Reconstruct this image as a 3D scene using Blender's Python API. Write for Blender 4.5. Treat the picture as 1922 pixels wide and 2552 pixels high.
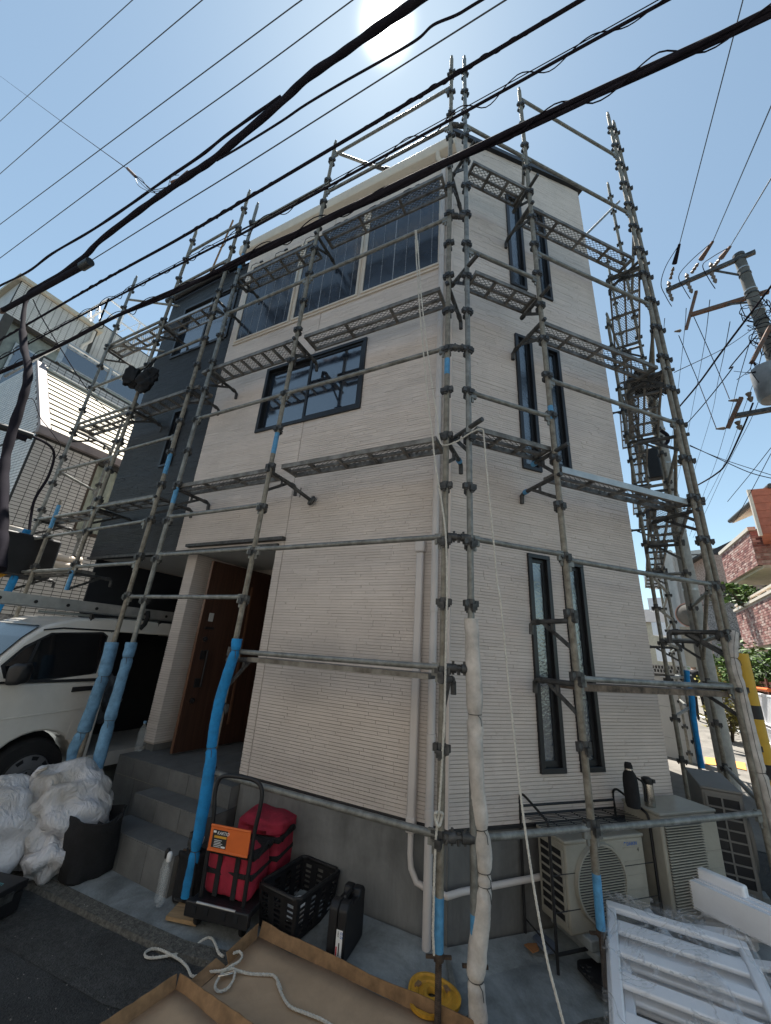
import bpy, bmesh, math, random
from mathutils import Vector, Matrix
random.seed(7)
PI = math.pi
for o in list(bpy.data.objects): bpy.data.objects.remove(o)
SC = bpy.context.scene; COL = SC.collection

# ------------------------------------------------------------------ camera
FPX = 958.88; PITCH = 0.345344; ROLL = 0.0691098; CAMZ = 1.74; IW, IH = 1922, 2552
fw = Vector((0, math.cos(PITCH), math.sin(PITCH)))
up0 = Vector((0, -math.sin(PITCH), math.cos(PITCH))); ri0 = Vector((1, 0, 0))
ri = ri0*math.cos(ROLL) + up0*math.sin(ROLL); up = -ri0*math.sin(ROLL) + up0*math.cos(ROLL)
cam = bpy.data.cameras.new('camera'); camo = bpy.data.objects.new('camera', cam); COL.objects.link(camo)
cam.sensor_fit = 'HORIZONTAL'; cam.sensor_width = 36; cam.lens = 36*FPX/IW; cam.clip_end = 3000; cam.clip_start = .02
mw = Matrix(((ri.x, up.x, -fw.x, 0), (ri.y, up.y, -fw.y, 0), (ri.z, up.z, -fw.z, CAMZ), (0, 0, 0, 1)))
camo.matrix_world = mw
SC.camera = camo
# ------------------------------------------------------------------ world, sun, exposure
SUN_AZ = math.radians(-9.3); SUN_EL = math.radians(71.2)
W = bpy.data.worlds.new('World'); SC.world = W; W.use_nodes = True
nt = W.node_tree; nt.nodes.clear()
sk = nt.nodes.new('ShaderNodeTexSky'); sk.sky_type = 'NISHITA'; sk.sun_disc = False
sk.sun_elevation = SUN_EL; sk.sun_rotation = SUN_AZ; sk.altitude = 50; sk.air_density = 1.0; sk.dust_density = 0.2; sk.ozone_density = 0.8
bg = nt.nodes.new('ShaderNodeBackground'); bg.inputs[1].default_value = 0.06
ow = nt.nodes.new('ShaderNodeOutputWorld')
# glow added to the sky colour round the sun, imitating its disc and glare
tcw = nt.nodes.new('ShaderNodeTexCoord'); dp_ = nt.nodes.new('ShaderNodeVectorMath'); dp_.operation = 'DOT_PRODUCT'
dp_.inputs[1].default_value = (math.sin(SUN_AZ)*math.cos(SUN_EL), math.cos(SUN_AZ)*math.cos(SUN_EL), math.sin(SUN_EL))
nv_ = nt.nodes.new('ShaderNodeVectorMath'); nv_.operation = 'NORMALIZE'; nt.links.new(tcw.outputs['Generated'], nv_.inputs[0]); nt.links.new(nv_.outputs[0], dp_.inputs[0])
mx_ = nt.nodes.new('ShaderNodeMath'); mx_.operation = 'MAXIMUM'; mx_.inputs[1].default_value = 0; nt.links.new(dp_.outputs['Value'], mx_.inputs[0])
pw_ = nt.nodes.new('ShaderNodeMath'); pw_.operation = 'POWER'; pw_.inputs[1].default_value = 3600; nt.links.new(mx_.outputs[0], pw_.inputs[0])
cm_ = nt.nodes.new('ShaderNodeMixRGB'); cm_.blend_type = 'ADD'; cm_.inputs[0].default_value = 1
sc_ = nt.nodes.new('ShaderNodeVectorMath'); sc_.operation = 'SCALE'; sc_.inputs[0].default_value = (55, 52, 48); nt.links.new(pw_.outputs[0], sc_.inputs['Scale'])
hs_ = nt.nodes.new('ShaderNodeHueSaturation'); hs_.inputs['Saturation'].default_value = .78; nt.links.new(sk.outputs[0], hs_.inputs['Color']); tn_ = nt.nodes.new('ShaderNodeMixRGB'); tn_.blend_type = 'MULTIPLY'; tn_.inputs[0].default_value = 1; tn_.inputs[2].default_value = (.93, 1.06, 1.0, 1); nt.links.new(hs_.outputs[0], tn_.inputs[1]); nt.links.new(tn_.outputs[0], cm_.inputs[1]); nt.links.new(sc_.outputs[0], cm_.inputs[2])
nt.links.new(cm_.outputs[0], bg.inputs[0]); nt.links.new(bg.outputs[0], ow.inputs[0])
sl = bpy.data.lights.new('sun', 'SUN'); so = bpy.data.objects.new('sun', sl); COL.objects.link(so)
sl.energy = 5.0; sl.angle = math.radians(.53); sl.color = (1, .95, .87)
sd = Vector((math.sin(SUN_AZ)*math.cos(SUN_EL), math.cos(SUN_AZ)*math.cos(SUN_EL), math.sin(SUN_EL)))
so.rotation_euler = sd.to_track_quat('Z', 'Y').to_euler(); so.location = sd*60
SC.view_settings.view_transform = 'Standard'; SC.view_settings.look = 'None'; SC.view_settings.gamma = 1
SC.view_settings.exposure = 1.6; SC.view_settings.use_curve_mapping = False

# ------------------------------------------------------------------ frames measured from the place
V3 = lambda p, z=0.0: Vector((p[0], p[1], z))
CX = Vector((0.57763578, 3.24905169)); DA = Vector((-0.8905502, 0.45488497)); NA = Vector((-0.45488497, -0.8905502))
DB = Vector((0.9475886, 0.3194931)); NB = Vector((0.3194931, -0.9475886))
def WL(s, o, z): p = CX + DA*s + NA*o; return Vector((p.x, p.y, z))     # along the street facade
def WR(s, o, z): p = CX + DB*s + NB*o; return Vector((p.x, p.y, z))     # along the side facade
def ray(x, y): return ri*((x - IW/2)/FPX) - up*((y - IH/2)/FPX) + fw
def PW(x, y, o, d, n):
    r = ray(x, y); q = CX + n*o; k = (q.dot(n))/(r.xy.dot(n)); return Vector((0, 0, CAMZ)) + r*k
def PL(x, y, o): return PW(x, y, o, DA, NA)
def PR(x, y, o): return PW(x, y, o, DB, NB)
def PG(x, y, z=0.0): r = ray(x, y); return Vector((0, 0, CAMZ)) + r*((z - CAMZ)/r.z)
def PD(x, y, D): r = ray(x, y); return Vector((0, 0, CAMZ)) + r*(D/r.xy.length)
def crop(ox, oy, k): return lambda x, y: (ox + x*k, oy + y*k)
UZ = Vector((0, 0, 1))
FA = (V3(DA), V3(NA), UZ); FB = (V3(DB), V3(NB), UZ)
C3 = V3(CX)

# ------------------------------------------------------------------ mesh builder
class MB:
    def __init__(s): s.v = []; s.f = []; s.uv = None
    def add(s, vs, fs):
        n = len(s.v); s.v += [Vector(v) for v in vs]; s.f += [tuple(i+n for i in f) for f in fs]; return s
    def box(s, org, fr, x0, x1, y0, y1, z0, z1):
        X, Y, Z = fr; P = [org + X*x + Y*y + Z*z for z in (z0, z1) for x, y in ((x0, y0), (x1, y0), (x1, y1), (x0, y1))]
        return s.add(P, [(3, 2, 1, 0), (4, 5, 6, 7), (0, 1, 5, 4), (1, 2, 6, 5), (2, 3, 7, 6), (3, 0, 4, 7)])
    def wbox(s, x0, x1, y0, y1, z0, z1): return s.box(Vector(), (Vector((1,0,0)), Vector((0,1,0)), UZ), x0, x1, y0, y1, z0, z1)
    def cbox(s, c, fr, hx, hy, hz): return s.box(c, fr, -hx, hx, -hy, hy, -hz, hz)
    def tube(s, pts, r, n=8, cap=True, closed=False):
        pts = [Vector(p) for p in pts]; R = r if hasattr(r, '__len__') else [r]*len(pts)
        base = len(s.v); m = len(pts); prev = None
        for i, p in enumerate(pts):
            if closed: t = pts[(i+1) % m] - pts[i-1]
            else: t = pts[min(i+1, m-1)] - pts[max(i-1, 0)]
            t = t.normalized() if t.length > 1e-9 else UZ
            if prev is None:
                u = t.cross(UZ);
                if u.length < .05: u = t.cross(Vector((1, 0, 0)))
            else:
                u = prev - t*prev.dot(t)
                if u.length < 1e-4: u = t.cross(UZ)
            u.normalize(); prev = u; w = t.cross(u)
            for k in range(n):
                a = 2*PI*k/n; s.v.append(p + (u*math.cos(a) + w*math.sin(a))*R[i])
        rng = m if closed else m-1
        for i in range(rng):
            j = (i+1) % m
            for k in range(n): s.f.append((base+i*n+k, base+i*n+(k+1) % n, base+j*n+(k+1) % n, base+j*n+k))
        if cap and not closed:
            s.f.append(tuple(base+k for k in range(n))[::-1]); s.f.append(tuple(base+(m-1)*n+k for k in range(n)))
        return s
    def bar(s, p, q, w, h, upv=UZ):
        p = Vector(p); q = Vector(q); t = (q-p); L = t.length; t.normalize(); u = t.cross(upv)
        if u.length < .05: u = t.cross(Vector((1, 0, 0)))
        u.normalize(); v = u.cross(t); return s.box(p, (t, u, v), 0, L, -w/2, w/2, -h/2, h/2)
    def lathe(s, org, prof, n=16, axis=UZ, cap=True):
        axis = Vector(axis).normalized(); u = axis.cross(Vector((1, 0, 0)))
        if u.length < .1: u = axis.cross(Vector((0, 1, 0)))
        u.normalize(); w = axis.cross(u); base = len(s.v)
        for r, h in prof:
            for k in range(n):
                a = 2*PI*k/n; s.v.append(Vector(org) + axis*h + (u*math.cos(a)+w*math.sin(a))*r)
        m = len(prof)
        for i in range(m-1):
            for k in range(n): s.f.append((base+i*n+k, base+i*n+(k+1) % n, base+(i+1)*n+(k+1) % n, base+(i+1)*n+k))
        if cap:
            s.f.append(tuple(base+k for k in range(n))[::-1]); s.f.append(tuple(base+(m-1)*n+k for k in range(n)))
        return s
    def prism(s, poly, fr, org, d0, d1):
        X, Y, Z = fr; n = len(poly); b = len(s.v)
        s.v += [org + X*x + Y*y + Z*d0 for x, y in poly] + [org + X*x + Y*y + Z*d1 for x, y in poly]
        s.f.append(tuple(b+i for i in range(n))[::-1]); s.f.append(tuple(b+n+i for i in range(n)))
        for i in range(n): j = (i+1) % n; s.f.append((b+i, b+j, b+n+j, b+n+i))
        return s
    def quad(s, *p): return s.add(p, [tuple(range(len(p)))])

ORG = {}
def mesh_of(mb, name, org, smooth):
    me = bpy.data.meshes.new(name); me.from_pydata([v-org for v in mb.v], [], mb.f); me.update()
    bm = bmesh.new(); bm.from_mesh(me); bmesh.ops.recalc_face_normals(bm, faces=bm.faces[:]); bm.to_mesh(me); bm.free()
    if smooth:
        for p in me.polygons: p.use_smooth = True
        try: me.set_sharp_from_angle(angle=math.radians(38))
        except Exception: pass
    return me
def thing(name, label, cat, loc=(0, 0, 0), group=None):
    o = bpy.data.objects.new(name, None); o.empty_display_size = .1; COL.objects.link(o); o.location = loc
    o['label'] = label; o['category'] = cat
    if group: o['group'] = group
    ORG[o.name] = Vector(loc); return o
def tag(o, label, cat, group=None, kind=None):
    o['label'] = label; o['category'] = cat
    if group: o['group'] = group
    if kind: o['kind'] = kind
    return o
def obj(name, mb, mat, parent=None, smooth=False, bevel=0, label=None, kind=None, loc=None):
    if parent is not None: org = ORG[parent.name]
    elif loc is not None: org = Vector(loc)
    else: org = Vector()
    o = bpy.data.objects.new(name, mesh_of(mb, name, org, smooth)); COL.objects.link(o)
    o.data.materials.append(mat); ORG[o.name] = org
    if parent is not None: o.parent = parent
    else: o.location = org
    if bevel:
        b = o.modifiers.new('bevel', 'BEVEL'); b.width = bevel; b.segments = 2; b.limit_method = 'ANGLE'; b.angle_limit = math.radians(40)
        if not smooth:
            for p in o.data.polygons: p.use_smooth = True
            o.data.set_sharp_from_angle(angle=math.radians(50))
    if label: o['label'] = label
    if kind: o['kind'] = kind
    return o
def inst(name, me, mat_world, parent):
    o = bpy.data.objects.new(name, me); COL.objects.link(o); o.parent = parent; org = ORG[parent.name]
    m = mat_world.copy(); m.translation = m.translation - org; o.matrix_local = m; ORG[o.name] = org; return o
def frame_mat(fr, loc):
    X, Y, Z = fr; return Matrix(((X.x, Y.x, Z.x, loc.x), (X.y, Y.y, Z.y, loc.y), (X.z, Y.z, Z.z, loc.z), (0, 0, 0, 1)))
def structure(o): o['kind'] = 'structure'; return o

# ------------------------------------------------------------------ materials
MATS = {}
def mat(name, col, rough=.6, metal=0, var=.12, scale=6, bump=0, bscale=60, spec=.5, col2=None, alpha=1, trans=0, ior=1.45, coat=0, stretch=None, island=0, macro=None):
    if name in MATS: return MATS[name]
    m = bpy.data.materials.new(name); m.use_nodes = True; n = m.node_tree; b = n.nodes['Principled BSDF']
    b.inputs['Roughness'].default_value = rough; b.inputs['Metallic'].default_value = metal
    b.inputs['Specular IOR Level'].default_value = spec; b.inputs['IOR'].default_value = ior
    b.inputs['Alpha'].default_value = alpha; b.inputs['Transmission Weight'].default_value = trans; b.inputs['Coat Weight'].default_value = coat
    tc = n.nodes.new('ShaderNodeTexCoord'); src = tc.outputs['Object']
    if stretch:
        mp = n.nodes.new('ShaderNodeMapping'); mp.inputs['Scale'].default_value = stretch; n.links.new(src, mp.inputs[0]); src = mp.outputs[0]
    nz = n.nodes.new('ShaderNodeTexNoise'); nz.inputs['Scale'].default_value = scale; nz.inputs['Detail'].default_value = 6; nz.inputs['Roughness'].default_value = .65
    n.links.new(src, nz.inputs['Vector'])
    rp = n.nodes.new('ShaderNodeValToRGB'); e = rp.color_ramp.elements
    c2 = col2 or tuple(c*(1-var*2) for c in col); c1 = col if col2 else tuple(min(1, c*(1+var)) for c in col)
    e[0].position = .33; e[0].color = (*c2, 1); e[1].position = .67; e[1].color = (*c1, 1)
    n.links.new(nz.outputs['Fac'], rp.inputs[0]); out = rp.outputs[0]
    if island:
        g = n.nodes.new('ShaderNodeNewGeometry'); mx = n.nodes.new('ShaderNodeMixRGB'); mx.blend_type = 'MULTIPLY'; mx.inputs[0].default_value = 1
        mr = n.nodes.new('ShaderNodeMapRange'); mr.inputs[3].default_value = 1-island; mr.inputs[4].default_value = 1
        n.links.new(g.outputs['Random Per Island'], mr.inputs[0]); n.links.new(out, mx.inputs[1]); n.links.new(mr.outputs[0], mx.inputs[2]); out = mx.outputs[0]
    if macro:   # large soft stains and wear
        na = n.nodes.new('ShaderNodeTexNoise'); na.inputs['Scale'].default_value = macro[0]; na.inputs['Detail'].default_value = 5; na.inputs['Roughness'].default_value = .7; na.inputs['Distortion'].default_value = .6; n.links.new(tc.outputs['Object'], na.inputs['Vector'])
        ma = n.nodes.new('ShaderNodeMapRange'); ma.inputs[1].default_value = .36; ma.inputs[2].default_value = .6; ma.inputs[3].default_value = 1-macro[1]; ma.inputs[4].default_value = 1; n.links.new(na.outputs['Fac'], ma.inputs[0])
        mm = n.nodes.new('ShaderNodeMixRGB'); mm.blend_type = 'MULTIPLY'; mm.inputs[0].default_value = 1; n.links.new(out, mm.inputs[1]); n.links.new(ma.outputs[0], mm.inputs[2]); out = mm.outputs[0]
    n.links.new(out, b.inputs['Base Color'])
    rr = n.nodes.new('ShaderNodeMapRange'); rr.inputs[3].default_value = max(0, rough-.08); rr.inputs[4].default_value = min(1, rough+.08)
    n.links.new(nz.outputs['Fac'], rr.inputs[0]); n.links.new(rr.outputs[0], b.inputs['Roughness'])
    if bump:
        nb = n.nodes.new('ShaderNodeTexNoise'); nb.inputs['Scale'].default_value = bscale; nb.inputs['Detail'].default_value = 4; n.links.new(src, nb.inputs['Vector'])
        bp = n.nodes.new('ShaderNodeBump'); bp.inputs['Strength'].default_value = bump; bp.inputs['Distance'].default_value = .01
        n.links.new(nb.outputs['Fac'], bp.inputs['Height']); n.links.new(bp.outputs[0], b.inputs['Normal'])
    MATS[name] = m; return m
M_SIDING = mat('beige_siding', (.68, .615, .575), .8, var=.05, scale=1.4, bump=.5, bscale=140, island=.07, macro=(.7, .07))
M_DARK = mat('charcoal_siding', (.028, .033, .042), .55, var=.2, scale=3, bump=.4, bscale=140, island=.25)
M_WALLB = mat('siding_base', (.42, .37, .33), .85, var=.1)
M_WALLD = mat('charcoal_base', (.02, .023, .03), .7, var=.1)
M_FOUND = mat('foundation_render', (.185, .187, .185), .9, var=.16, scale=3.2, bump=.3, bscale=50, stretch=(1, 1, .22), macro=(1.6, .3))
M_CREAM = mat('cream_trim', (.62, .545, .46), .5, var=.04)
M_PVC = mat('beige_pvc', (.55, .51, .49), .45, var=.04, scale=2)
M_BLACKAL = mat('black_aluminium', (.016, .017, .02), .38, var=.1)
M_GLASSD = mat('window_glass', (.012, .018, .03), .05, var=.1, spec=.8, ior=2.2)
M_GLASSF = mat('patterned_glass', (.03, .05, .075), .14, var=.35, scale=9, bump=.35, bscale=45, spec=.8, ior=2.0)
M_PV = mat('solar_glass', (.022, .030, .045), .2, var=.25, scale=2, spec=.7)
M_PVL = mat('solar_line', (.32, .34, .38), .4, var=.2, scale=40)
M_STEEL = mat('scaffold_steel', (.27, .275, .26), .5, metal=.4, var=.35, scale=14, bump=.25, bscale=90, col2=(.12, .12, .11))
M_STEELW = mat('weathered_pole', (.29, .27, .225), .62, metal=.35, var=.4, scale=18, bump=.35, bscale=70, col2=(.14, .12, .095))
M_STEELD = mat('dark_steel', (.085, .085, .085), .55, metal=.5, var=.3, scale=16)
M_DECK = mat('deck_galvanised', (.26, .25, .23), .55, metal=.5, var=.3, scale=10, col2=(.09, .08, .07))
M_RUST = mat('rusty_thread', (.085, .06, .045), .8, metal=.3, var=.3, scale=30)
M_BLUEP = mat('blue_paint', (.08, .27, .48), .5, var=.15, scale=20)
M_FOAMB = mat('bright_blue_foam', (.012, .215, .50), .8, var=.16, scale=9, bump=.5, bscale=26)
M_FOAML = mat('faded_blue_foam', (.14, .28, .43), .9, var=.2, scale=11, bump=.6, bscale=24)
M_FOAMW = mat('white_foam', (.52, .48, .44), .9, var=.16, scale=9, bump=.6, bscale=22)
M_ROPE = mat('white_rope', (.60, .57, .51), .85, var=.12, scale=60, bump=.8, bscale=160)
M_CABLE = mat('black_cable', (.020, .018, .024), .95, spec=.06, var=.15)
M_CABLEG = mat('grey_cable', (.06, .065, .072), .5, var=.1)
M_ASPH = mat('asphalt', (.062, .063, .063), .92, scale=60, bump=1.2, bscale=110, col2=(.03, .031, .032), macro=(2.2, .4))
M_CONC = mat('pale_concrete', (.29, .315, .32), .9, var=.2, scale=7, bump=.5, bscale=60, col2=(.19, .205, .21), macro=(2.6, .4))
M_KERB = mat('exposed_aggregate', (.15, .142, .125), .95, scale=42, bump=1.4, bscale=80, col2=(.05, .048, .042))
M_TILE = mat('step_tile', (.135, .138, .138), .75, var=.10, scale=4, bump=.25, bscale=90, macro=(3, .2))
M_GROUT = mat('tile_grout', (.20, .19, .175), .9, var=.1)
M_DOOR = mat('brown_door', (.058, .028, .019), .42, var=.2, scale=3, stretch=(14, 14, .6))
M_DOORE = mat('door_edge', (.15, .075, .045), .45, var=.1)
M_BLACK = mat('black_plastic', (.012, .012, .014), .5, var=.2)
M_BLACKF = mat('black_fabric', (.012, .012, .014), .9, var=.3, bump=.5, bscale=60)
M_VAN = mat('white_van_paint', (.60, .58, .54), .32, var=.04, scale=2.5, coat=.5, macro=(1.5, .12))
M_TYRE = mat('tyre_rubber', (.014, .014, .015), .85, var=.2, bump=.3)
M_HUB = mat('grey_hubcap', (.16, .16, .165), .45, metal=.3, var=.08)
M_ALU = mat('aluminium', (.42, .42, .41), .42, metal=.7, var=.1, scale=8)
M_BAG = mat('white_bag_film', (.68, .68, .71), .24, var=.10, scale=3.5, bump=.35, bscale=26, spec=.6, col2=(.50, .47, .43), coat=.2)
M_RED = mat('red_fabric', (.32, .016, .04), .8, var=.18, scale=8, bump=.5, bscale=40)
M_ORANGE = mat('orange_panel', (.62, .13, .025), .5, var=.06)
M_CARD = mat('cardboard', (.42, .295, .19), .85, var=.08, scale=3, bump=.15, bscale=40, macro=(2.5, .14))
M_CARDE = mat('cardboard_edge', (.26, .155, .08), .9, var=.2, scale=12)
M_WOOD = mat('plywood', (.32, .21, .11), .8, var=.2, scale=5, stretch=(1, 8, 8))
M_YELLOW = mat('yellow_base_plate', (.58, .30, .03), .6, var=.2, scale=9)
M_ACW = mat('ivory_ac_casing', (.31, .295, .25), .5, var=.05, scale=2, macro=(4, .15))
M_ACG = mat('grey_ac_casing', (.16, .155, .145), .55, var=.08, scale=3)
M_WHITE = mat('white_plastic', (.80, .81, .84), .4, var=.03)
M_PAPER = mat('white_label', (.7, .7, .7), .6, var=.03)
M_TEXTB = mat('blue_print', (.02, .12, .42), .5, var=.02)
M_TEXTW = mat('white_print', (.75, .75, .75), .5, var=.02)
M_TEXTK = mat('black_print', (.02, .02, .02), .5, var=.02)
M_TEXTR = mat('red_print', (.5, .03, .05), .5, var=.02)
M_STAINLESS = mat('stainless', (.5, .47, .42), .25, metal=1, var=.1, scale=3)
M_NTILE = mat('white_wall_tile', (.60, .58, .55), .4, var=.06, scale=2, island=.12)
M_NBACK = mat('tile_backing', (.055, .053, .05), .9, var=.1)
M_NMETAL = mat('pale_metal_panel', (.40, .365, .28), .6, var=.10, spec=.2, scale=4)
M_BRICK = mat('red_brick', (.33, .15, .12), .85, var=.2, scale=9, island=.6)
M_MORTAR = mat('brick_mortar', (.36, .30, .26), .9, var=.1)
M_BEIGEW = mat('beige_render', (.50, .45, .36), .9, var=.08)
M_GREYW = mat('grey_render', (.42, .42, .41), .9, var=.08, scale=1)
M_ROUGHW = mat('rough_plaster', (.30, .30, .31), .95, var=.35, scale=22, bump=.5, bscale=30)
M_PINKW = mat('pink_plaster', (.45, .36, .32), .95, var=.25, scale=22, bump=.4)
M_POLE = mat('concrete_pole', (.13, .125, .115), .85, var=.15, scale=5, bump=.2, bscale=60)
M_POLEC = mat('street_pole_concrete', (.36, .35, .32), .85, var=.15, scale=5, bump=.2, bscale=60)
M_PORC = mat('brown_porcelain', (.17, .135, .11), .5, spec=.3, var=.15)
M_RUSTI = mat('rusted_iron', (.20, .085, .045), .85, metal=.3, var=.5, scale=18, col2=(.13, .12, .115))
M_LEAF = mat('leaf_green', (.10, .19, .03), .6, var=.5, scale=3, island=.6)
M_LEAFY = mat('leaf_yellow', (.30, .26, .05), .6, var=.4, scale=3, island=.6)
M_BARK = mat('bark', (.09, .07, .05), .9, var=.3)
M_YPOLE = mat('yellow_guard', (.60, .36, .03), .5, var=.08)
M_SKIN = mat('skin', (.45, .28, .20), .6, var=.05)

def bag_film():
    m = bpy.data.materials.new('thin_white_film'); m.use_nodes = True; n = m.node_tree; b = n.nodes['Principled BSDF']; L = n.links.new
    tc = n.nodes.new('ShaderNodeTexCoord'); mp = n.nodes.new('ShaderNodeMapping'); mp.inputs['Scale'].default_value = (1, 1, .55); L(tc.outputs['Object'], mp.inputs[0])
    a = n.nodes.new('ShaderNodeTexNoise'); a.inputs['Scale'].default_value = 3; a.inputs['Detail'].default_value = 3; L(mp.outputs[0], a.inputs['Vector'])
    r = n.nodes.new('ShaderNodeValToRGB'); r.color_ramp.elements[0].position = .35; r.color_ramp.elements[0].color = (.42, .38, .33, 1); r.color_ramp.elements[1].position = .6; r.color_ramp.elements[1].color = (.72, .72, .76, 1); L(a.outputs['Fac'], r.inputs[0]); L(r.outputs[0], b.inputs['Base Color'])
    c = n.nodes.new('ShaderNodeTexNoise'); c.inputs['Scale'].default_value = 7; c.inputs['Detail'].default_value = 7; c.inputs['Roughness'].default_value = .55; c.inputs['Distortion'].default_value = 2.2; L(mp.outputs[0], c.inputs['Vector'])
    v = n.nodes.new('ShaderNodeMath'); v.operation = 'SUBTRACT'; v.inputs[1].default_value = .5; L(c.outputs['Fac'], v.inputs[0]); w = n.nodes.new('ShaderNodeMath'); w.operation = 'ABSOLUTE'; L(v.outputs[0], w.inputs[0])
    bp = n.nodes.new('ShaderNodeBump'); bp.inputs['Strength'].default_value = 1; bp.inputs['Distance'].default_value = .055; bp.invert = True; L(w.outputs[0], bp.inputs['Height']); L(bp.outputs[0], b.inputs['Normal'])
    b.inputs['Roughness'].default_value = .28; b.inputs['Specular IOR Level'].default_value = .6; b.inputs['Alpha'].default_value = .82
    b.inputs['Subsurface Weight'].default_value = .25; b.inputs['Subsurface Radius'].default_value = (.05, .05, .05)
    return m
M_BAG = bag_film()
# ------------------------------------------------------------------ ground
G40 = Vector((math.sin(math.radians(40)), math.cos(math.radians(40))))
def zg(x, y): return -.12 + .035*max(0, min(60, Vector((x, y)).dot(G40) - 4))
def grid(name, xs, ys, m, zf):
    mb = MB(); n = len(xs)
    mb.v = [Vector((x, y, zf(x, y))) for y in ys for x in xs]
    mb.f = [(j*n+i, j*n+i+1, (j+1)*n+i+1, (j+1)*n+i) for j in range(len(ys)-1) for i in range(n-1)]
    return obj(name, mb, m)
structure(grid('road', [-300, -120, -60, -40] + [-30+i*2 for i in range(41)] + [60, 80, 120, 300], [-300, -100, -50] + [-30+i*2 for i in range(51)] + [80, 100, 160, 400], M_ASPH, zg))
# concrete apron round the house, falling to the kerb
def strip(mb, path_in, path_out):
    b = len(mb.v); mb.v += path_in + path_out; n = len(path_in)
    for i in range(n-1): mb.f.append((b+i, b+i+1, b+n+i+1, b+n+i))
ap = MB()
inn = [WL(6.6, 0, .0), WL(3.7, 0, .0), WL(2.95, 0, -.02), WL(1.9, 0, -.02), WL(1.4, 0, -.02), WL(.9, 0, -.02), WL(.3, 0, -.02), Vector((CX.x, CX.y, -.02)), WR(.45, 0, -.02), WR(.9, 0, -.02), WR(2.3, 0, -.02), WR(2.6, -.8, -.03)]
edge = [WL(6.6, 1.25, -.05), WL(3.8, 1.1, -.07), WL(2.9, .84, -.085), WL(2.2, .79, -.09), WL(1.5, .73, -.09), WL(1.0, .60, -.09), WL(.3, .58, -.09), WL(-.30, .64, -.09), WR(.55, .56, -.09), WR(1.1, .60, -.09), WR(2.3, .7, -.09), WR(3.3, .6, -.07)]
NE = [NA]*7 + [(NA+NB).normalized()] + [NB]*4
def off(p, n, d, z): return Vector((p.x + n.x*d, p.y + n.y*d, z))
midp = [Vector((*(a.xy.lerp(b.xy, .3)), a.z + (b.z-a.z)*.75)) for a, b in zip(inn, edge)]
strip(ap, inn, midp); strip(ap, midp, edge)
strip(ap, [WL(6.6, -4.2, .0), WL(6.6, 0, .0)], [WL(3.3, -4.2, .0), WL(3.3, 0, .0)])
structure(obj('pavement', ap, M_CONC, smooth=True))
kb = MB()
k1 = [off(p, n, 0.001, p.z+.004) for p, n in zip(edge, NE)]
k2 = [off(p, n, .10, p.z-.002) for p, n in zip(edge, NE)]
k3 = [off(p, n, .13, -.16) for p, n in zip(edge, NE)]
strip(kb, k1, k2); strip(kb, k2, k3)
structure(obj('kerb', kb, M_KERB, smooth=True))
# worn asphalt repair strip along the kerb
rp = MB(); strip(rp, [off(p, n, .12, -.115) for p, n in zip(edge, NE)][1:8], [off(p, n, .5, -.1155) for p, n in zip(edge, NE)][1:8])
M_ASPH2 = mat('patched_asphalt', (.085, .085, .082), .95, scale=48, bump=1.3, bscale=95, col2=(.035, .035, .034), macro=(3, .35))
structure(obj('road_patch', rp, M_ASPH2))

# ------------------------------------------------------------------ house
HOUSE = thing('house', 'three storey house with beige ribbed siding and a charcoal left section', 'house', C3)
def cells(x0, x1, z0, z1, ops):
    xs = sorted({x0, x1, *[v for o in ops for v in o[:2] if x0 < v < x1]}); zs = sorted({z0, z1, *[v for o in ops for v in o[2:] if z0 < v < z1]})
    for i in range(len(xs)-1):
        for j in range(len(zs)-1):
            cx = (xs[i]+xs[i+1])/2; cz = (zs[j]+zs[j+1])/2
            if not any(o[0] < cx < o[1] and o[2] < cz < o[3] for o in ops): yield xs[i], xs[i+1], zs[j], zs[j+1]
def wallbox(mb, fr, x0, x1, z0, z1, ops, o0, o1, org=C3):
    for a, b, c, d in cells(x0, x1, z0, z1, ops): mb.box(org, fr, a, b, o0, o1, c, d)
def siding(mb, fr, x0, x1, z0, z1, ops, pitch=.0262, org=C3, o0=-.008, seams=(), ztop=None, lo=.10, hi=.50, jit=.0018):
    z = z0; row = 0
    while z < z1 - .006:
        h = min(pitch, z1 - z) - .0024
        zm = z + h/2; iv = [(x0, x1)]
        for o in ops:
            if o[2] < zm < o[3]:
                iv2 = []
                for p, q in iv:
                    if o[1] <= p or o[0] >= q: iv2.append((p, q)); continue
                    if o[0] > p: iv2.append((p, o[0]))
                    if o[1] < q: iv2.append((o[1], q))
                iv = iv2
        for sm in seams:
            iv2 = []
            for p, q in iv:
                if p < sm-.005 and q > sm+.005: iv2 += [(p, sm-.005), (sm+.005, q)]
                else: iv2.append((p, q))
            iv = iv2
        for p, q in iv:
            if ztop:
                while q > p and ztop(q) < z + h and ztop(p) < z + h: q = p
            x = p
            while x < q - .02:
                L = random.uniform(lo, hi); e = min(q, x + L)
                if q - e < .12: e = q
                t = random.uniform(-jit, jit)*.9; t2 = -.0022
                zz0 = z + random.uniform(0, .0022); zz1 = z + h - random.uniform(0, .0022)
                X, Y, Z = fr; g = .0012
                P = [org+X*xx+Y*oo+Z*zz for xx, oo, zz in ((x+g, t+t2, zz0), (e-g, t+t2, zz0), (e-g, t, zz1), (x+g, t, zz1), (x+g, o0, zz0), (e-g, o0, zz0), (e-g, o0, zz1), (x+g, o0, zz1))]
                mb.add(P, [(0, 1, 2, 3), (0, 4, 5, 1), (3, 2, 6, 7), (0, 3, 7, 4), (1, 5, 6, 2)])
                x = e
        z += pitch; row += 1
WIN_L = (1.06, 2.65, 4.31, 5.34); PORCH = (1.965, 3.7, 0, 2.775)
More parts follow.
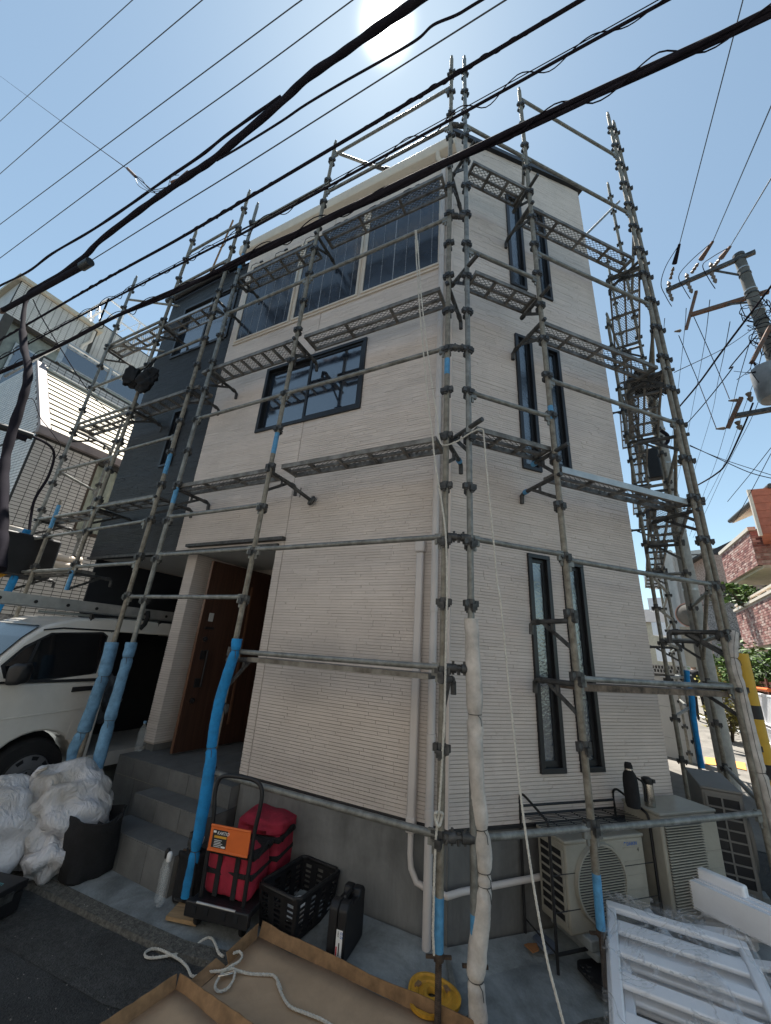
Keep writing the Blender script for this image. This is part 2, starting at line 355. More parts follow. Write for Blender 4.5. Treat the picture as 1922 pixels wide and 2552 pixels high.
WIN_R = [(.82, 1.07, 6.12, 7.82), (1.27, 1.47, 6.12, 7.84), (.83, 1.07, 3.58, 5.34), (1.26, 1.475, 3.68, 5.31), (.82, 1.07, .91, 2.69), (1.225, 1.475, .91, 2.67)]
DW1 = (3.74, 5.13, 6.32, 7.49); DW2 = (4.25, 4.53, 4.10, 5.10)
wb = MB(); wallbox(wb, FA, 0, 3.65, .6, 8.3, [WIN_L, PORCH], -.16, -.008); obj('wall', wb, M_WALLB, HOUSE)
wb = MB(); wallbox(wb, FB, .0, 2.235, .6, 8.55, WIN_R, -.16, -.008)
wb.prism([(0, 8.55), (2.235, 8.55), (2.235, 8.8), (0, 8.56)], (V3(DB), UZ, V3(NB)), C3, -.16, -.008); obj('wall', wb, M_WALLB, HOUSE)
wb = MB(); wallbox(wb, FA, 3.65, 5.6, 2.765, 7.95, [DW1, DW2], -.16, -.014); obj('wall', wb, M_WALLD, HOUSE, label='charcoal wall backing')
sb = MB(); siding(sb, FA, .004, 3.648, .6, 8.2, [WIN_L, PORCH], seams=(1.86,)); obj('siding', sb, M_SIDING, HOUSE, kind='stuff')
sb = MB(); siding(sb, FB, .004, 2.238, .6, 8.78, WIN_R, ztop=lambda x: 8.56 + .108*x); obj('siding', sb, M_SIDING, HOUSE, kind='stuff')
sb = MB(); siding(sb, FA, 3.654, 5.6, 2.77, 7.9, [DW1, DW2], pitch=.0262); obj('siding', sb, M_DARK, HOUSE, kind='stuff', label='charcoal ribbed siding')
# closed volume behind (rear walls and roof, irregular plot)
E_ = WR(2.235, 0, 0); D3 = Vector((math.sin(math.radians(31)), math.cos(math.radians(31)))); B1 = V3(E_.xy + D3*5.0)
B2 = WL(5.6, -6.5, 0); B3 = WL(5.6, 0, 0)
rw = MB()
def vwall(mb, p, q, z0, z1, th=.12):
    t = (q-p); t.z = 0; L = t.length; t.normalize(); n = Vector((-t.y, t.x, 0)); mb.box(Vector((p.x, p.y, 0)), (t, n, UZ), 0, L, 0, th, z0, z1)
vwall(rw, E_ + V3(D3)*.002, B1, .3, 8.75); vwall(rw, B1, B2, .3, 8.4); vwall(rw, B2, WL(5.6, -.17, 0), 2.77, 7.9)
obj('rear_wall', rw, M_WALLB, HOUSE)
rf = MB(); rf.add([WL(-.0, -.0, 8.36), WL(3.7, 0, 8.36), WL(3.7, -1, 8.36), WL(5.6, -.02, 8.0), B2+UZ*8.0, B1+UZ*8.9, E_+UZ*8.82], [(0, 1, 4, 5, 6)])
rf.add([WL(3.66, .0, 7.97), WL(5.66, .0, 7.97), WL(5.66, -6, 7.97), WL(3.66, -6, 7.97)], [(0, 1, 2, 3)])
obj('roof', rf, M_WALLD, HOUSE)
ev = MB(); prof = [(0, 8.10), (.03, 8.08), (.115, 8.12), (.125, 8.15), (.125, 8.30), (.10, 8.32), (0, 8.33)]
ev.prism(prof, (V3(NA), UZ, V3(DA)), C3, -.06, 3.83); obj('gutter', ev, M_CREAM, HOUSE, bevel=.006)
ge = MB(); ge.tube([WL(.18, .09, 8.12), WL(.18, .09, 8.02), WL(.13, .04, 7.93), WL(.12, .04, 7.8)], .033, 12); obj('gutter_outlet', ge, M_CREAM, HOUSE, smooth=True)
rt = MB(); rt.prism([(-.06, 8.54), (2.30, 8.80), (2.30, 8.87), (-.06, 8.62)], (V3(DB), UZ, V3(NB)), C3, -.1, .05); obj('verge_trim', rt, M_BLACKAL, HOUSE)
dg = MB(); dg.tube([WL(3.72, .07, 7.93), WL(4.7, .07, 7.90), WL(5.7, .07, 7.86)], .055, 12); obj('gutter', dg, M_BLACKAL, HOUSE, smooth=True, label='black gutter over the charcoal section')
fd = MB(); fd.box(C3, FA, -.0, 1.95, -.2, -.03, -.1, .58); fd.box(C3, FB, .0, 2.2, -.2, -.03, -.1, .58); obj('foundation', fd, M_FOUND, HOUSE)
fl = MB(); fl.box(C3, FA, 0, 1.96, -.03, .012, .578, .598); fl.box(C3, FB, 0, 2.235, -.03, .012, .578, .5985); obj('base_flashing', fl, M_BLACKAL, HOUSE)
# corner trim
ct = MB(); ct.box(C3, FA, -.01, .012, -.03, .0035, .6, 8.15); obj('corner_trim', ct, M_SIDING, HOUSE)
def window(fr, op, sashes, glass, fw_=.045, depth=.1, proud=.022, org=C3):
    x0, x1, z0, z1 = op; w = MB()
    w.box(org, fr, x0, x1, -depth, proud, z0, z0+fw_); w.box(org, fr, x0, x1, -depth, proud, z1-fw_, z1)
    w.box(org, fr, x0, x0+fw_, -depth, proud-.001, z0+fw_, z1-fw_); w.box(org, fr, x1-fw_, x1, -depth, proud-.001, z0+fw_, z1-fw_)
    f = obj('window', w, M_BLACKAL, HOUSE, bevel=.003)
    for a, b, o in sashes:
        s = MB(); t = .032; zz0 = z0+fw_; zz1 = z1-fw_
        s.box(org, fr, a, b, o-.03, o, zz0+.001, zz0+t+.01); s.box(org, fr, a, b, o-.03, o, zz1-t, zz1-.001)
        s.box(org, fr, a, a+t, o-.03, o-.001, zz0+t, zz1-t); s.box(org, fr, b-t, b, o-.03, o-.001, zz0+t, zz1-t)
        obj('sash', s, M_BLACKAL, f)
        g = MB(); g.box(org, fr, a+t, b-t, o-.022, o-.014, zz0+t, zz1-t); obj('pane', g, glass, f)
    bk = MB(); bk.box(org, fr, x0+.002, x1-.002, -.155, -.145, z0, z1); obj('blind', bk, M_BLACK, f)
    return f
x0, x1, z0, z1 = WIN_L
window(FA, WIN_L, [(x0+.045, 1.90, .005), (1.86, x1-.045, -.03)], M_GLASSD)
for op in WIN_R: window(FB, op, [(op[0]+.04, op[1]-.04, -.015)], M_GLASSF, fw_=.04)
x0, x1, z0, z1 = DW1; window(FA, DW1, [(x0+.045, 4.42, .0), (4.38, x1-.045, -.03)], M_GLASSD)
window(FA, DW2, [(DW2[0]+.04, DW2[1]-.04, -.015)], M_GLASSF, fw_=.04)
# thin pale sealant line round the windows
# solar panels on the street facade
clipz = 7.72
for i, (a, b) in enumerate(((.135, 1.225), (1.275, 2.365), (2.415, 3.49))):
    t = MB(); z0, z1 = 6.10, 7.72
    t.box(C3, FA, a, b, .002, .035, z0, z0+.028); t.box(C3, FA, a, b, .002, .035, z1-.028, z1)
    t.box(C3, FA, a, a+.03, .002, .034, z0+.028, z1-.028); t.box(C3, FA, b-.03, b, .002, .034, z0+.028, z1-.028)
    p = obj('solar_panel', t, M_CREAM, HOUSE)
    g = MB(); g.box(C3, FA, a+.03, b-.03, .004, .024, z0+.028, z1-.028); obj('panel_glass', g, M_PV, p)
    for k in range(6):
        x = a+.03 + (b-a-.06)*(k+.5)/6; ln = MB(); w_ = .005 if k == 3 else .0022
        if k == 3: ln.box(C3, FA, x-w_, x+w_, .0245, .0262, z0+.03, z1-.03)
        else:
            zz = z0 + .06
            while zz < z1-.06: ln.box(C3, FA, x-w_, x+w_, .0245, .026, zz, zz+.05); ln.box(C3, FA, x-.0045, x+.0045, .0245, .0268, zz+.052, zz+.060); zz += .066
        obj('cell_line', ln, M_PVL, p)
    for cx in (a+.35, b-.2):
        cl = MB(); cl.box(C3, FA, cx-.03, cx+.03, .01, .05, z1+.004, z1+.03)
        cl.tube([WL(cx+.03, .03, z1+.02), WL(cx+.12, .04, z1+.045), WL(cx+.2, .05, z1+.02), WL(cx+.22, .04, z1-.05)], .005, 5); obj('cable_clip', cl, M_BLACK, p)
    st = MB(); st.box(C3, FA, b, b+.05 if i < 2 else b+.045, .002, .016, 6.10, 7.72); obj('panel_trim', st, M_CREAM, HOUSE)
bt = MB(); bt.box(C3, FA, .12, 3.53, .002, .02, 6.062, 6.098); obj('panel_trim', bt, M_CREAM, HOUSE)
# downpipes
dp = MB(); dp.tube([WL(.115, .045, z) for z in (8.0, 7, 6, 5, 4, 3, 2, 1, .1, -.05)], .030, 14); obj('downpipe', dp, M_PVC, HOUSE, smooth=True)
for z in (7.2, 6.2, 5.2, 4.2, 3.2, 2.1, 1.15, .68):
    cr = MB(); cr.lathe(WL(.115, .045, z), [(.030, -.03), (.0335, -.028), (.0335, .028), (.030, .03)], 14); obj('pipe_collar', cr, M_PVC, HOUSE, smooth=True)
pc = MB(); pc.box(C3, FA, .222, .285, .004, .062, .56, 2.58); pc.box(C3, FA, .212, .297, .003, .075, 2.58, 2.70); pc.box(C3, FA, .219, .288, .0035, .066, .54, .64)
obj('pipe_cover', pc, M_PVC, HOUSE, bevel=.012)
hs = MB(); hp = [WL(.255, .03, .56), WL(.255, .03, .42), WL(.245, .03, .34), WL(.2, .035, .275), WL(.14, .02, .255), WL(.03, .02, .25), Vector((*(CX+(NA+NB)*.02), .255)), WR(.1, .02, .26), WR(.5, .02, .275), WR(.95, .02, .29)]
hs.tube(hp, .021, 10); obj('drain_hose', hs, M_PVC, HOUSE, smooth=True)
# porch and carport
sf = MB(); sf.box(C3, FA, 1.97, 5.58, -4.0, -.03, 2.775, 2.80); obj('porch_ceiling', sf, M_GREYW, HOUSE)
lt = MB(); lt.box(C3, FA, 1.93, 5.6, -.03, .03, 2.735, 2.768); obj('lintel_flashing', lt, M_STEELD, HOUSE)
lt = MB(); lt.box(C3, FA, 1.85, 3.4, -.012, .06, 2.80, 2.835); obj('canopy_rail', lt, M_STEELD, HOUSE)
pw = MB(); pw.box(C3, FA, 3.475, 3.64, -1.35, -.205, .58, 2.775); obj('porch_pillar', pw, M_WALLB, HOUSE)
ps = MB(); siding(ps, FA, 3.47, 3.645, .6, 2.77, [], org=C3+V3(NA)*-.193); 
FS = (-V3(NA), -V3(DA), UZ); siding(ps, FS, 0, 1.1, .6, 2.77, [], org=WL(3.463, -.195, 0), seams=(.28, .62)); obj('siding', ps, M_SIDING, HOUSE, kind='stuff')
pf = MB(); pf.box(C3, FA, 3.49, 3.63, -1.3, -.225, .50, .60); obj('pillar_base', pf, M_FOUND, HOUSE)
bw = MB(); wallbox(bw, FA, 1.97, 3.47, .5, 2.775, [(2.12, 3.06, .5, 2.62)], -1.35, -1.25); obj('porch_wall', bw, M_WALLB, HOUSE)
bw = MB(); bw.box(C3, FA, 1.80, 1.96, -1.25, -.165, .5, 2.775); obj('porch_wall', bw, M_WALLB, HOUSE)
df = MB(); df.box(C3, FA, 2.06, 2.12, -1.33, -1.2, .5, 2.66); df.box(C3, FA, 3.06, 3.12, -1.33, -1.2, .5, 2.66); df.box(C3, FA, 2.12, 3.06, -1.33, -1.2, 2.62, 2.68); obj('door_frame', df, M_DOOR, HOUSE)
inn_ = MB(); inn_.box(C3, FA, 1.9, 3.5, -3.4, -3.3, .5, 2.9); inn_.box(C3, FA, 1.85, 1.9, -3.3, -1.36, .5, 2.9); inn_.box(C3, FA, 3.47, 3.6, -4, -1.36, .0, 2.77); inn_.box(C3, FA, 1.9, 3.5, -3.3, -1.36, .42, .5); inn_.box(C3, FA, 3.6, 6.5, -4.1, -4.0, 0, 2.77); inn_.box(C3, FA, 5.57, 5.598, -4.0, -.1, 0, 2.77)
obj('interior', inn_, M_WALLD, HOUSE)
cl = MB()
for k in range(5): 
    x = 2.25 + k*.09; cl.tube([WL(x, -1.9, 1.9), WL(x+.01, -1.88, 1.6), WL(x-.01, -1.9, 1.1)], [.03, .05, .045], 7)
obj('hanging_coats', cl, mat('dark_coat', (.035, .03, .04), .9), HOUSE, smooth=True)
# open front door: hinged at the left jamb, swung out
dr = MB(); hinge = WL(3.10, -1.19, 0); free = WL(3.20, -.24, 0); dd = (free-hinge); dl = dd.length; dd.normalize(); dn = Vector((-dd.y, dd.x, 0))
if dn.dot(V3(DA)) > 0: dn = -dn
FD = (dd, dn, UZ)
dr.box(hinge, FD, 0, dl, -.02, .02, .53, 2.68); DOOR = obj('front_door', dr, M_DOOR, HOUSE)
de = MB(); de.box(hinge, FD, dl, dl+.006, -.019, .019, .53, 2.68); obj('door_edge', de, M_DOORE, DOOR)
de = MB(); de.box(hinge, FD, .28, .31, .02, .028, .75, 2.45); obj('door_moulding', de, M_DOORE, DOOR)
for z, r_ in ((1.73, .028), (1.05, .028)):
    k = MB(); k.lathe(hinge + dd*(dl-.10) + UZ*z, [(.03, .02), (.03, .04), (.012, .042), (.012, .065)], 12, axis=dn); obj('thumb_turn', k, M_BLACK, DOOR, smooth=True)
k = MB(); hx = dl-.14
k.tube([hinge+dd*(hx)+dn*.02+UZ*1.60, hinge+dd*hx+dn*.07+UZ*1.60, hinge+dd*hx+dn*.07+UZ*1.2, hinge+dd*hx+dn*.02+UZ*1.2], .011, 8)
k.cbox(hinge+dd*(hx+.03)+dn*.022+UZ*1.55, FD, .03, .012, .05); k.cbox(hinge+dd*(hx+.03)+dn*.022+UZ*1.24, FD, .03, .012, .05); obj('door_handle', k, M_BLACK, DOOR, smooth=True)
k = MB(); k.cbox(hinge+dd*(dl-.12)+dn*.022+UZ*1.99, FD, .03, .006, .05); obj('notice', k, M_GREYW, DOOR)
k = MB(); k.cbox(hinge+dd*(dl-.12)+dn*.026+UZ*1.86, FD, .06, .012, .014); obj('door_guard', k, M_BLACK, DOOR)
# wall tie of the scaffold pressed on the facade is part of the scaffold, built below

# ------------------------------------------------------------------ entrance steps
ST = thing('entrance_steps', 'grey tiled entrance steps rising to the open porch', 'steps', WL(2.4, .3, 0))
def tread(s0, s1, o0, o1, z0, z1, name='step'):
    core = MB(); core.box(C3, FA, s0+.004, s1-.004, o0, o1-.004, -.1, z1-.004); st_ = obj(name, core, M_GROUT, ST)
    n = max(1, round((s1-s0)/.3)); w = (s1-s0)/n
    for i in range(n):
        a = s0+i*w+.002; b = s0+(i+1)*w-.002
        t = MB(); t.box(C3, FA, a, b, o0, o1, z1-.008, z1); obj('tile', t, M_TILE, st_, bevel=.002)
        r = MB(); r.box(C3, FA, a, b, o1-.008, o1+.001, z0+.003 if z0 > .05 else -.1, z1-.010); obj('tile', r, M_TILE, st_, bevel=.002)
    t = MB(); t.box(C3, FA, s1-.006, s1+.001, o0, o1-.009, -.08, z1-.01); obj('tile', t, M_TILE, st_)
tread(1.965, 2.93, -.1, .53, 0, .17); tread(1.965, 2.93, -.1, .28, .17, .34)
tread(1.965, 3.62, -1.24, .06, .34, .51, 'landing')
rr_ = MB()
for i in range(2): 
    t = MB(); t.box(C3, FA, 2.935+i*.34, 3.27+i*.34, .051, .061, -.08, .335); obj('tile', t, M_TILE, ST)

gr_m = MB(); gr_r = random.Random(3)
for _ in range(420):
    s_, o_ = gr_r.uniform(-.6, 3.2), gr_r.uniform(.7, 1.9); q_ = WL(s_, o_, 0); z_ = -.118 if o_ > .95 else -.088; k_ = gr_r.uniform(.002, .006)
    gr_m.add([q_+Vector((-k_, 0, z_)), q_+Vector((k_*.7, -k_, z_)), q_+Vector((k_, k_*.8, z_)), q_+Vector((-k_*.3, k_, z_)), q_+Vector((0, 0, z_+k_*1.1))], [(0, 1, 4), (1, 2, 4), (2, 3, 4), (3, 0, 4)])
gro = obj('grit', gr_m, mat('pale_grit', (.22, .21, .19), .95, var=.3)); tag(gro, 'pale loose grit scattered over the asphalt along the kerb', 'grit', kind='stuff')
# ------------------------------------------------------------------ scaffolds
cm = MB()   # wedge coupler: ring with four pockets
cm.lathe(Vector((0, 0, 0)), [(.0265, -.03), (.028, -.028), (.028, .028), (.0265, .03)], 10)
for i, (ux, uy, dz) in enumerate(((1, 0, .0), (-1, 0, .0), (0, 1, -.028), (0, -1, -.028))):
    u = Vector((ux, uy, 0)); v = Vector((-uy, ux, 0))
    cm.box(u*.024 + UZ*dz, (u, v, UZ), 0, .030, -.019, .019, -.020, .022); cm.box(u*.03 + UZ*dz, (u, v, UZ), 0, .014, -.012, .012, -.034, -.018)
CME = mesh_of(cm, 'coupler', Vector(), False); CME.materials.append(M_STEELD)
def post(S, p, q, fr, r=.0243, zc0=.29, m=None, n=0, blue=None, couplers=True, zmin=0):
    mb = MB(); mb.tube([p, (p+q)/2, q], r, 12)
    mb.lathe(q, [(r, -.001), (r*.72, .004), (r*.72, .07), (r*.5, .085)], 10)
    o = obj('post', mb, m or M_STEELW, S, smooth=True)
    k = 0; z = zc0
    while z < q.z - .02:
        if z > max(p.z + .03, zmin) and couplers:
            t = (z-p.z)/(q.z-p.z); inst('coupler', CME, frame_mat(fr, p.lerp(q, t)), o)
        z += .45
    if blue:
        for z0, z1 in blue:
            b = MB(); f = lambda z: p.lerp(q, (z-p.z)/(q.z-p.z)); b.tube([f(z0), f(z1)], r+.0012, 12, cap=False); obj('paint_band', b, M_BLUEP, o, smooth=True)
    return o
def rail(S, p, q, r=.0212, m=None, ends=True):
    mb = MB(); t = (q-p).normalized(); mb.tube([p+t*.03, p.lerp(q, .5) - UZ*.002, q-t*.03], r, 10)
    if ends:
        for e, d in ((p, t), (q, -t)):
            n = d.cross(UZ).normalized(); mb.box(e, (d, n, UZ), .022, .075, -.012, .012, -.055, .026); mb.box(e, (d, n, UZ), .03, .05, -.007, .007, -.095, -.05)
    return obj('rail', mb, m or M_STEEL, S, smooth=True)
def plank(S, fr, org, x0, x1, o0, o1, z, bars=3, shiny=False, mid=True):
    sr = MB()
    for a, b in ((o0, o0+.022), (o1-.022, o1)):
        sr.box(org, fr, x0, x1, a, b, z, z+.045)
    sr.box(org, fr, x0, x0+.03, o0+.022, o1-.022, z+.004, z+.04); sr.box(org, fr, x1-.03, x1, o0+.022, o1-.022, z+.004, z+.04)
    P = obj('deck_plank', sr, M_ALU if shiny else M_DECK, S)
    ms = MB(); X, Y, Z = fr; w = o1-o0-.044; sl_ = w*1.75; cell = .060; zt = z+.036; th = .003
    k = -int(sl_/cell)-1
    while k*cell < (x1-x0):
        for sg in (1, -1):
            xa = x0 + k*cell; xb = xa + sl_
            ya, yb = (o0+.022, o1-.022) if sg > 0 else (o1-.022, o0+.022)
            ta = max(0, (x0-xa)/sl_); tb = min(1, (x1-xa)/sl_)
            if tb - ta < .03: continue
            p = org + X*(xa+sl_*ta) + Y*(ya+(yb-ya)*ta) + Z*(zt+.002*sg); q = org + X*(xa+sl_*tb) + Y*(ya+(yb-ya)*tb) + Z*(zt+.002*sg)
            d = (q-p).normalized(); n = d.cross(Z)*.0021
            ms.add([p-n, p+n, q+n, q-n, p-n+Z*th, p+n+Z*th, q+n+Z*th, q-n+Z*th], [(3, 2, 1, 0), (4, 5, 6, 7), (0, 1, 5, 4), (2, 3, 7, 6)])
        k += 1
    obj('mesh', ms, M_DECK, P, kind='stuff')
    for i in range(bars):
        x = x0 + (x1-x0)*(i+1)/(bars+1); cb = MB(); cb.box(org, fr, x-.014, x+.014, o0+.02, o1-.02, z+.002, z+.03); obj('crossbar', cb, M_DECK, P)
    if mid:
        cb = MB(); ym = (o0+o1)/2; cb.box(org, fr, x0+.03, x1-.03, ym-.012, ym+.012, z-.001, z+.028); obj('runner', cb, M_DECK, P)
    return P
def bracket(S, p, d, L=.40, back=.05, hook=True, blue=False, brace=True):
    d = d.normalized(); mb = MB(); e = p + d*L
    mb.tube([p - d*back, e, ] + ([e + d*.03 - UZ*.02, e + d*.035 - UZ*.10] if hook else []), .0205, 9)
    if brace:
        n = d.cross(UZ); mb.bar(p - UZ*.20 + d*.02, p + d*(L*.72) - UZ*.015, .012, .03); mb.bar(p + d*(L*.5) - UZ*.085, p + d*(L*.5) - UZ*.01, .02, .02)
    o = obj('bracket', mb, M_STEELD, S, smooth=True)
    b = MB(); b.tube([p + d*(L-.05), p + d*(L-.01)], .026, 9); obj('bracket_clip', b, M_BLUEP if blue else M_STEELD, o)
    return o
def clamp(S, p, q):
    mb = MB(); t = (q-p).normalized(); mb.tube([p, p+t*.07], .03, 10); mb.tube([q, q-t*.07], .03, 10); mb.tube([p, q], .017, 8); m_ = (p+q)/2
    mb.tube([m_-UZ*.04, m_+UZ*.025], .012, 6); mb.tube([p+t*.05-UZ*.04, p+t*.05+UZ*.045], .009, 6); mb.tube([q-t*.05-UZ*.04, q-t*.05+UZ*.045], .009, 6)
    return obj('swivel_clamp', mb, M_STEELD, S, smooth=True)

# --- along the beige street facade
SA = thing('scaffold', 'steel pipe scaffold in front of the beige street facade left of the corner', 'scaffold', WL(1.7, .49, 0), 'scaffolds round the house')
pl0, pl1 = WL(-.11, .49, .44), WL(-.12, .49, 9.17); p10, p11 = WL(1.83, .49, .22), WL(1.665, .49, 8.80); p20, p21 = WL(3.27, .49, -.02), WL(3.10, .49, 8.34)
on = lambda p, q: (lambda z: p.lerp(q, (z-p.z)/(q.z-p.z)))
fL, f1, f2b = on(pl0, pl1), on(p10, p11), on(p20, p21)
post(SA, pl0, pl1, FA, blue=[(4.05, 4.22)]); post(SA, p10, p11, FA, zc0=.31, blue=[(3.6, 3.85)]); post(SA, p20, p21, FA, zc0=.30, zmin=1.8, m=M_STEEL, blue=[(6.95, 7.25), (3.2, 3.4)])
for a, b, zs in ((fL, f1, (.74, 2.57, 4.35, 6.08, 7.70, 8.52)), (f1, f2b, (2.58, 3.03, 4.35, 6.08, 7.9))):
    for z in zs: rail(SA, a(z), b(z))
rail(SA, f1(2.12), WL(3.55, .49, 2.12), m=M_STEEL); rail(SA, fL(1.66), f1(1.65))
pk = MB(); pk.box(C3, FA, .0, 1.66, .23, .46, 1.575, 1.61); obj('deck_plank', pk, M_DECK, SA)
for z in (3.42, 5.12, 6.88): plank(SA, FA, C3, -.02, 1.64, .235, .47, z, 2 if z > 4 else 4)
plank(SA, FA, C3, 1.84, 3.3, .235, .47, 3.41, 2); plank(SA, FA, C3, 1.78, 3.36, .225, .48, 5.12, 8, mid=False); plank(SA, FA, C3, 1.78, 3.2, .235, .47, 6.77, 4)
for z in (3.40, 5.10, 6.86):
    bracket(SA, fL(z), -V3(NA), .42, blue=z < 4); bracket(SA, f1(z), -V3(NA), .40, blue=False); bracket(SA, f2b(z-.02), -V3(NA), .44)
bracket(SA, f1(1.58), -V3(NA), .30, hook=False); bracket(SA, fL(1.58), -V3(NA), .22)
# roof guard outrigger on top
rail(SA, f1(8.62), WL(.3, -.95, 8.95), m=M_STEEL); clamp(SA, WL(1.2, .02, 8.72), WL(1.05, -.1, 8.75))
# wall tie
tie = MB(); t0_ = WL(1.70, .40, 3.36); t1_ = WL(1.535, .03, 3.215); tie.tube([t0_, t1_], .020, 9); dt = (t1_-t0_).normalized(); tie.lathe(t1_-dt*.02, [(.03, -.015), (.055, -.005), (.06, .01), (.05, .025)], 16, axis=dt)
tie.tube([t0_.lerp(t1_, .62)+UZ*.055, t0_.lerp(t1_, .62)-UZ*.055], .006, 6); obj('wall_tie', tie, M_STEELD, SA, smooth=True)
# jacks
def jack(S, top, zbot, plate=True, m=M_RUST):
    mb = MB(); n = int((top.z-zbot)/.008); base = Vector((top.x, top.y, zbot))
    prof = []
    for i in range(n): prof += [(.0165, i*.008), (.0185, i*.008+.003), (.0165, i*.008+.006)]
    mb.lathe(base, prof, 10); mb.bar(top + Vector((-.07, 0, -.02)), top + Vector((.07, 0, -.02)), .014, .014)
    mb.lathe(top, [(.028, -.035), (.028, 0.0)], 10)
    o = obj('jack', mb, m, S, smooth=False)
    if plate:
        b = MB(); b.lathe(base, [(.07, 0), (.07, .008), (.03, .012), (.02, .03)], 20); obj('base_plate', b, M_STEELD, o)
    return o
bb = MB(); bb.tube([WL(-.11, .49, .21), WL(-.11, .49, .46)], .0262, 12); obj('jack_sleeve', bb, M_BLUEP, SA, smooth=True)
jack(SA, WL(-.11, .49, .225), -.07, False); jack(SA, WL(1.84, .49, .24), -.05, True)
bb = MB(); bb.tube([WL(1.835, .49, .20), WL(1.832, .49, .30)], .0262, 12); obj('jack_sleeve', bb, M_BLUEP, SA, smooth=True)

# --- along the charcoal section and the neighbour
SD = thing('scaffold', 'steel pipe scaffold in front of the charcoal house section at left', 'scaffold', WL(4.6, .49, 0), 'scaffolds round the house')
q20, q21 = WL(3.58, .50, -.02), WL(3.39, .50, 8.84); q30, q31 = WL(4.86, .49, 2.2), WL(4.63, .49, 8.62); q40, q41 = WL(6.36, .49, 2.3), WL(6.2, .49, 8.22); q50, q51 = WL(5.92, .49, -.08), WL(5.86, .49, 3.46)
g2, g3, g4, g5 = on(q20, q21), on(q30, q31), on(q40, q41), on(q50, q51)
post(SD, q20, q21, FA, zc0=.34, zmin=1.8, blue=[(3.62, 3.9)]); post(SD, q30, q31, FA, zc0=.3, blue=[(2.2, 2.45)]); post(SD, q40, q41, FA, zc0=.3, m=M_STEEL); post(SD, q50, q51, FA, zc0=.3, blue=[(3.1, 3.46)])
iq = on(WL(5.1, -.25, 2.0), WL(5.0, -.25, 7.4)); post(SD, iq(3.1), iq(7.4), FA, zc0=.2, m=M_STEEL)
iq2 = on(WL(6.75, -.3, 2.5), WL(6.65, -.3, 5.4)); post(SD, iq2(2.6), iq2(5.5), FA, zc0=.2, m=M_STEEL)
for a, b, zs in ((g2, g3, (2.50, 3.32, 4.16, 5.77, 7.30, 8.10)), (g3, g4, (2.47, 3.28, 4.09, 4.95, 5.68, 6.6))):
    for z in zs: rail(SD, a(z), b(z))
rb_ = MB(); rb_.tube([PL(581, 549, -1.9), PL(556, 608, -1.9), PL(505, 725, -1.9)], .026, 10); obj('post', rb_, mat('rusty_post', (.30, .17, .09), .8, metal=.2, var=.4, scale=14), SD, smooth=True, label='rusty orange post rising behind the roof')
rail(SD, WL(3.6, .49, 3.02), WL(6.6, .49, 2.955)); rail(SD, g4(6.62), iq(6.62)); rail(SD, g4(4.95), iq2(4.95)); rail(SD, g4(3.28), iq2(3.28)); rail(SD, g4(4.1), iq2(4.1)); rail(SD, g3(5.0), iq(5.0)); rail(SD, g4(7.7), iq(7.7), ends=False)
plank(SD, FA, C3, 3.36, 4.90, .235, .47, 4.90, 6, mid=False); plank(SD, FA, C3, 3.58, 4.68, .235, .47, 6.48, 3, shiny=True)
plank(SD, FA, C3, 3.62, 4.82, .225, .47, 3.33, 3); plank(SD, FA, C3, 4.9, 6.32, .235, .47, 3.27, 3)
plank(SD, FA, C3, 4.84, 6.3, .235, .47, 2.43, 3); plank(SD, FA, C3, 4.78, 6.26, .235, .47, 4.86, 3); plank(SD, FA, C3, 4.74, 6.24, .235, .47, 6.52, 3)
for f, zs in ((g3, (2.42, 4.88, 6.46, 3.3)), (g2, (3.31, 4.88, 6.47)), (g4, (2.42, 3.26, 4.84, 6.5))):
    for z in zs: bracket(SD, f(z), -V3(NA), .46)

# --- along the side facade right of the corner
SB = thing('scaffold', 'steel pipe scaffold in front of the narrow side wall right of the corner', 'scaffold', WR(1.2, .49, 0), 'scaffolds round the house')
r00, r01 = WR(-.09, .49, .2), WR(-.11, .49, 9.17); r10, r11 = WR(.80, .49, .42), WR(.765, .49, 9.2); r20, r21 = WR(2.525, .49, -.1), WR(2.54, .49, 10.08)
h0, h1, h2 = on(r00, r01), on(r10, r11), on(r20, r21)
post(SB, r00, r01, FB, m=M_STEEL, zmin=2.0); post(SB, r10, r11, FB, zc0=.31, blue=[(3.85, 4.0)]); post(SB, r20, r21, FB, zc0=.28, zmin=1.95)
for a, b, zs in ((h0, h1, (.74, 2.57, 3.88, 5.62, 7.71)), (h1, h2, (.73, 1.64, 2.53, 4.31, 6.04, 7.73, 9.02))):
    for z in zs: rail(SB, a(z), b(z))
pk = MB(); pk.box(C3, FB, .86, 2.48, .24, .47, 1.555, 1.60); obj('deck_plank', pk, mat('rusty_deck', (.17, .13, .10), .7, metal=.3, var=.4, scale=12), SB)
for z, a, b in ((7.15, .02, .76), (5.38, .02, .77), (3.54, .0, .78)): plank(SB, FB, C3, a, b, .235, .46, z, 2)
for z in (6.84, 5.05, 3.34): plank(SB, FB, C3, .80 if z > 4 else .87, 2.48, .235, .465, z, 3, shiny=False)
sp = MB(); sp.box(C3, FB, .87, 2.47, .466, .474, 3.34, 3.40); obj('toe_plate', sp, M_ALU, SB)
for z in (7.13, 5.36, 3.52): bracket(SB, h0(z), (V3(NB)*-.6 - V3(DB)*.1).normalized(), .25, back=.16, hook=False); bracket(SB, h1(z), -V3(NB), .3, back=.16, hook=False, blue=z < 4)
for z in (6.82, 5.03, 3.28): bracket(SB, h1(z), -V3(NB), .44, blue=z < 4); bracket(SB, h2(z), -V3(NB), .44)
for z in (2.05, 1.6): bracket(SB, h1(z), (-V3(NB) - V3(DB)*.15).normalized(), .36, hook=True)
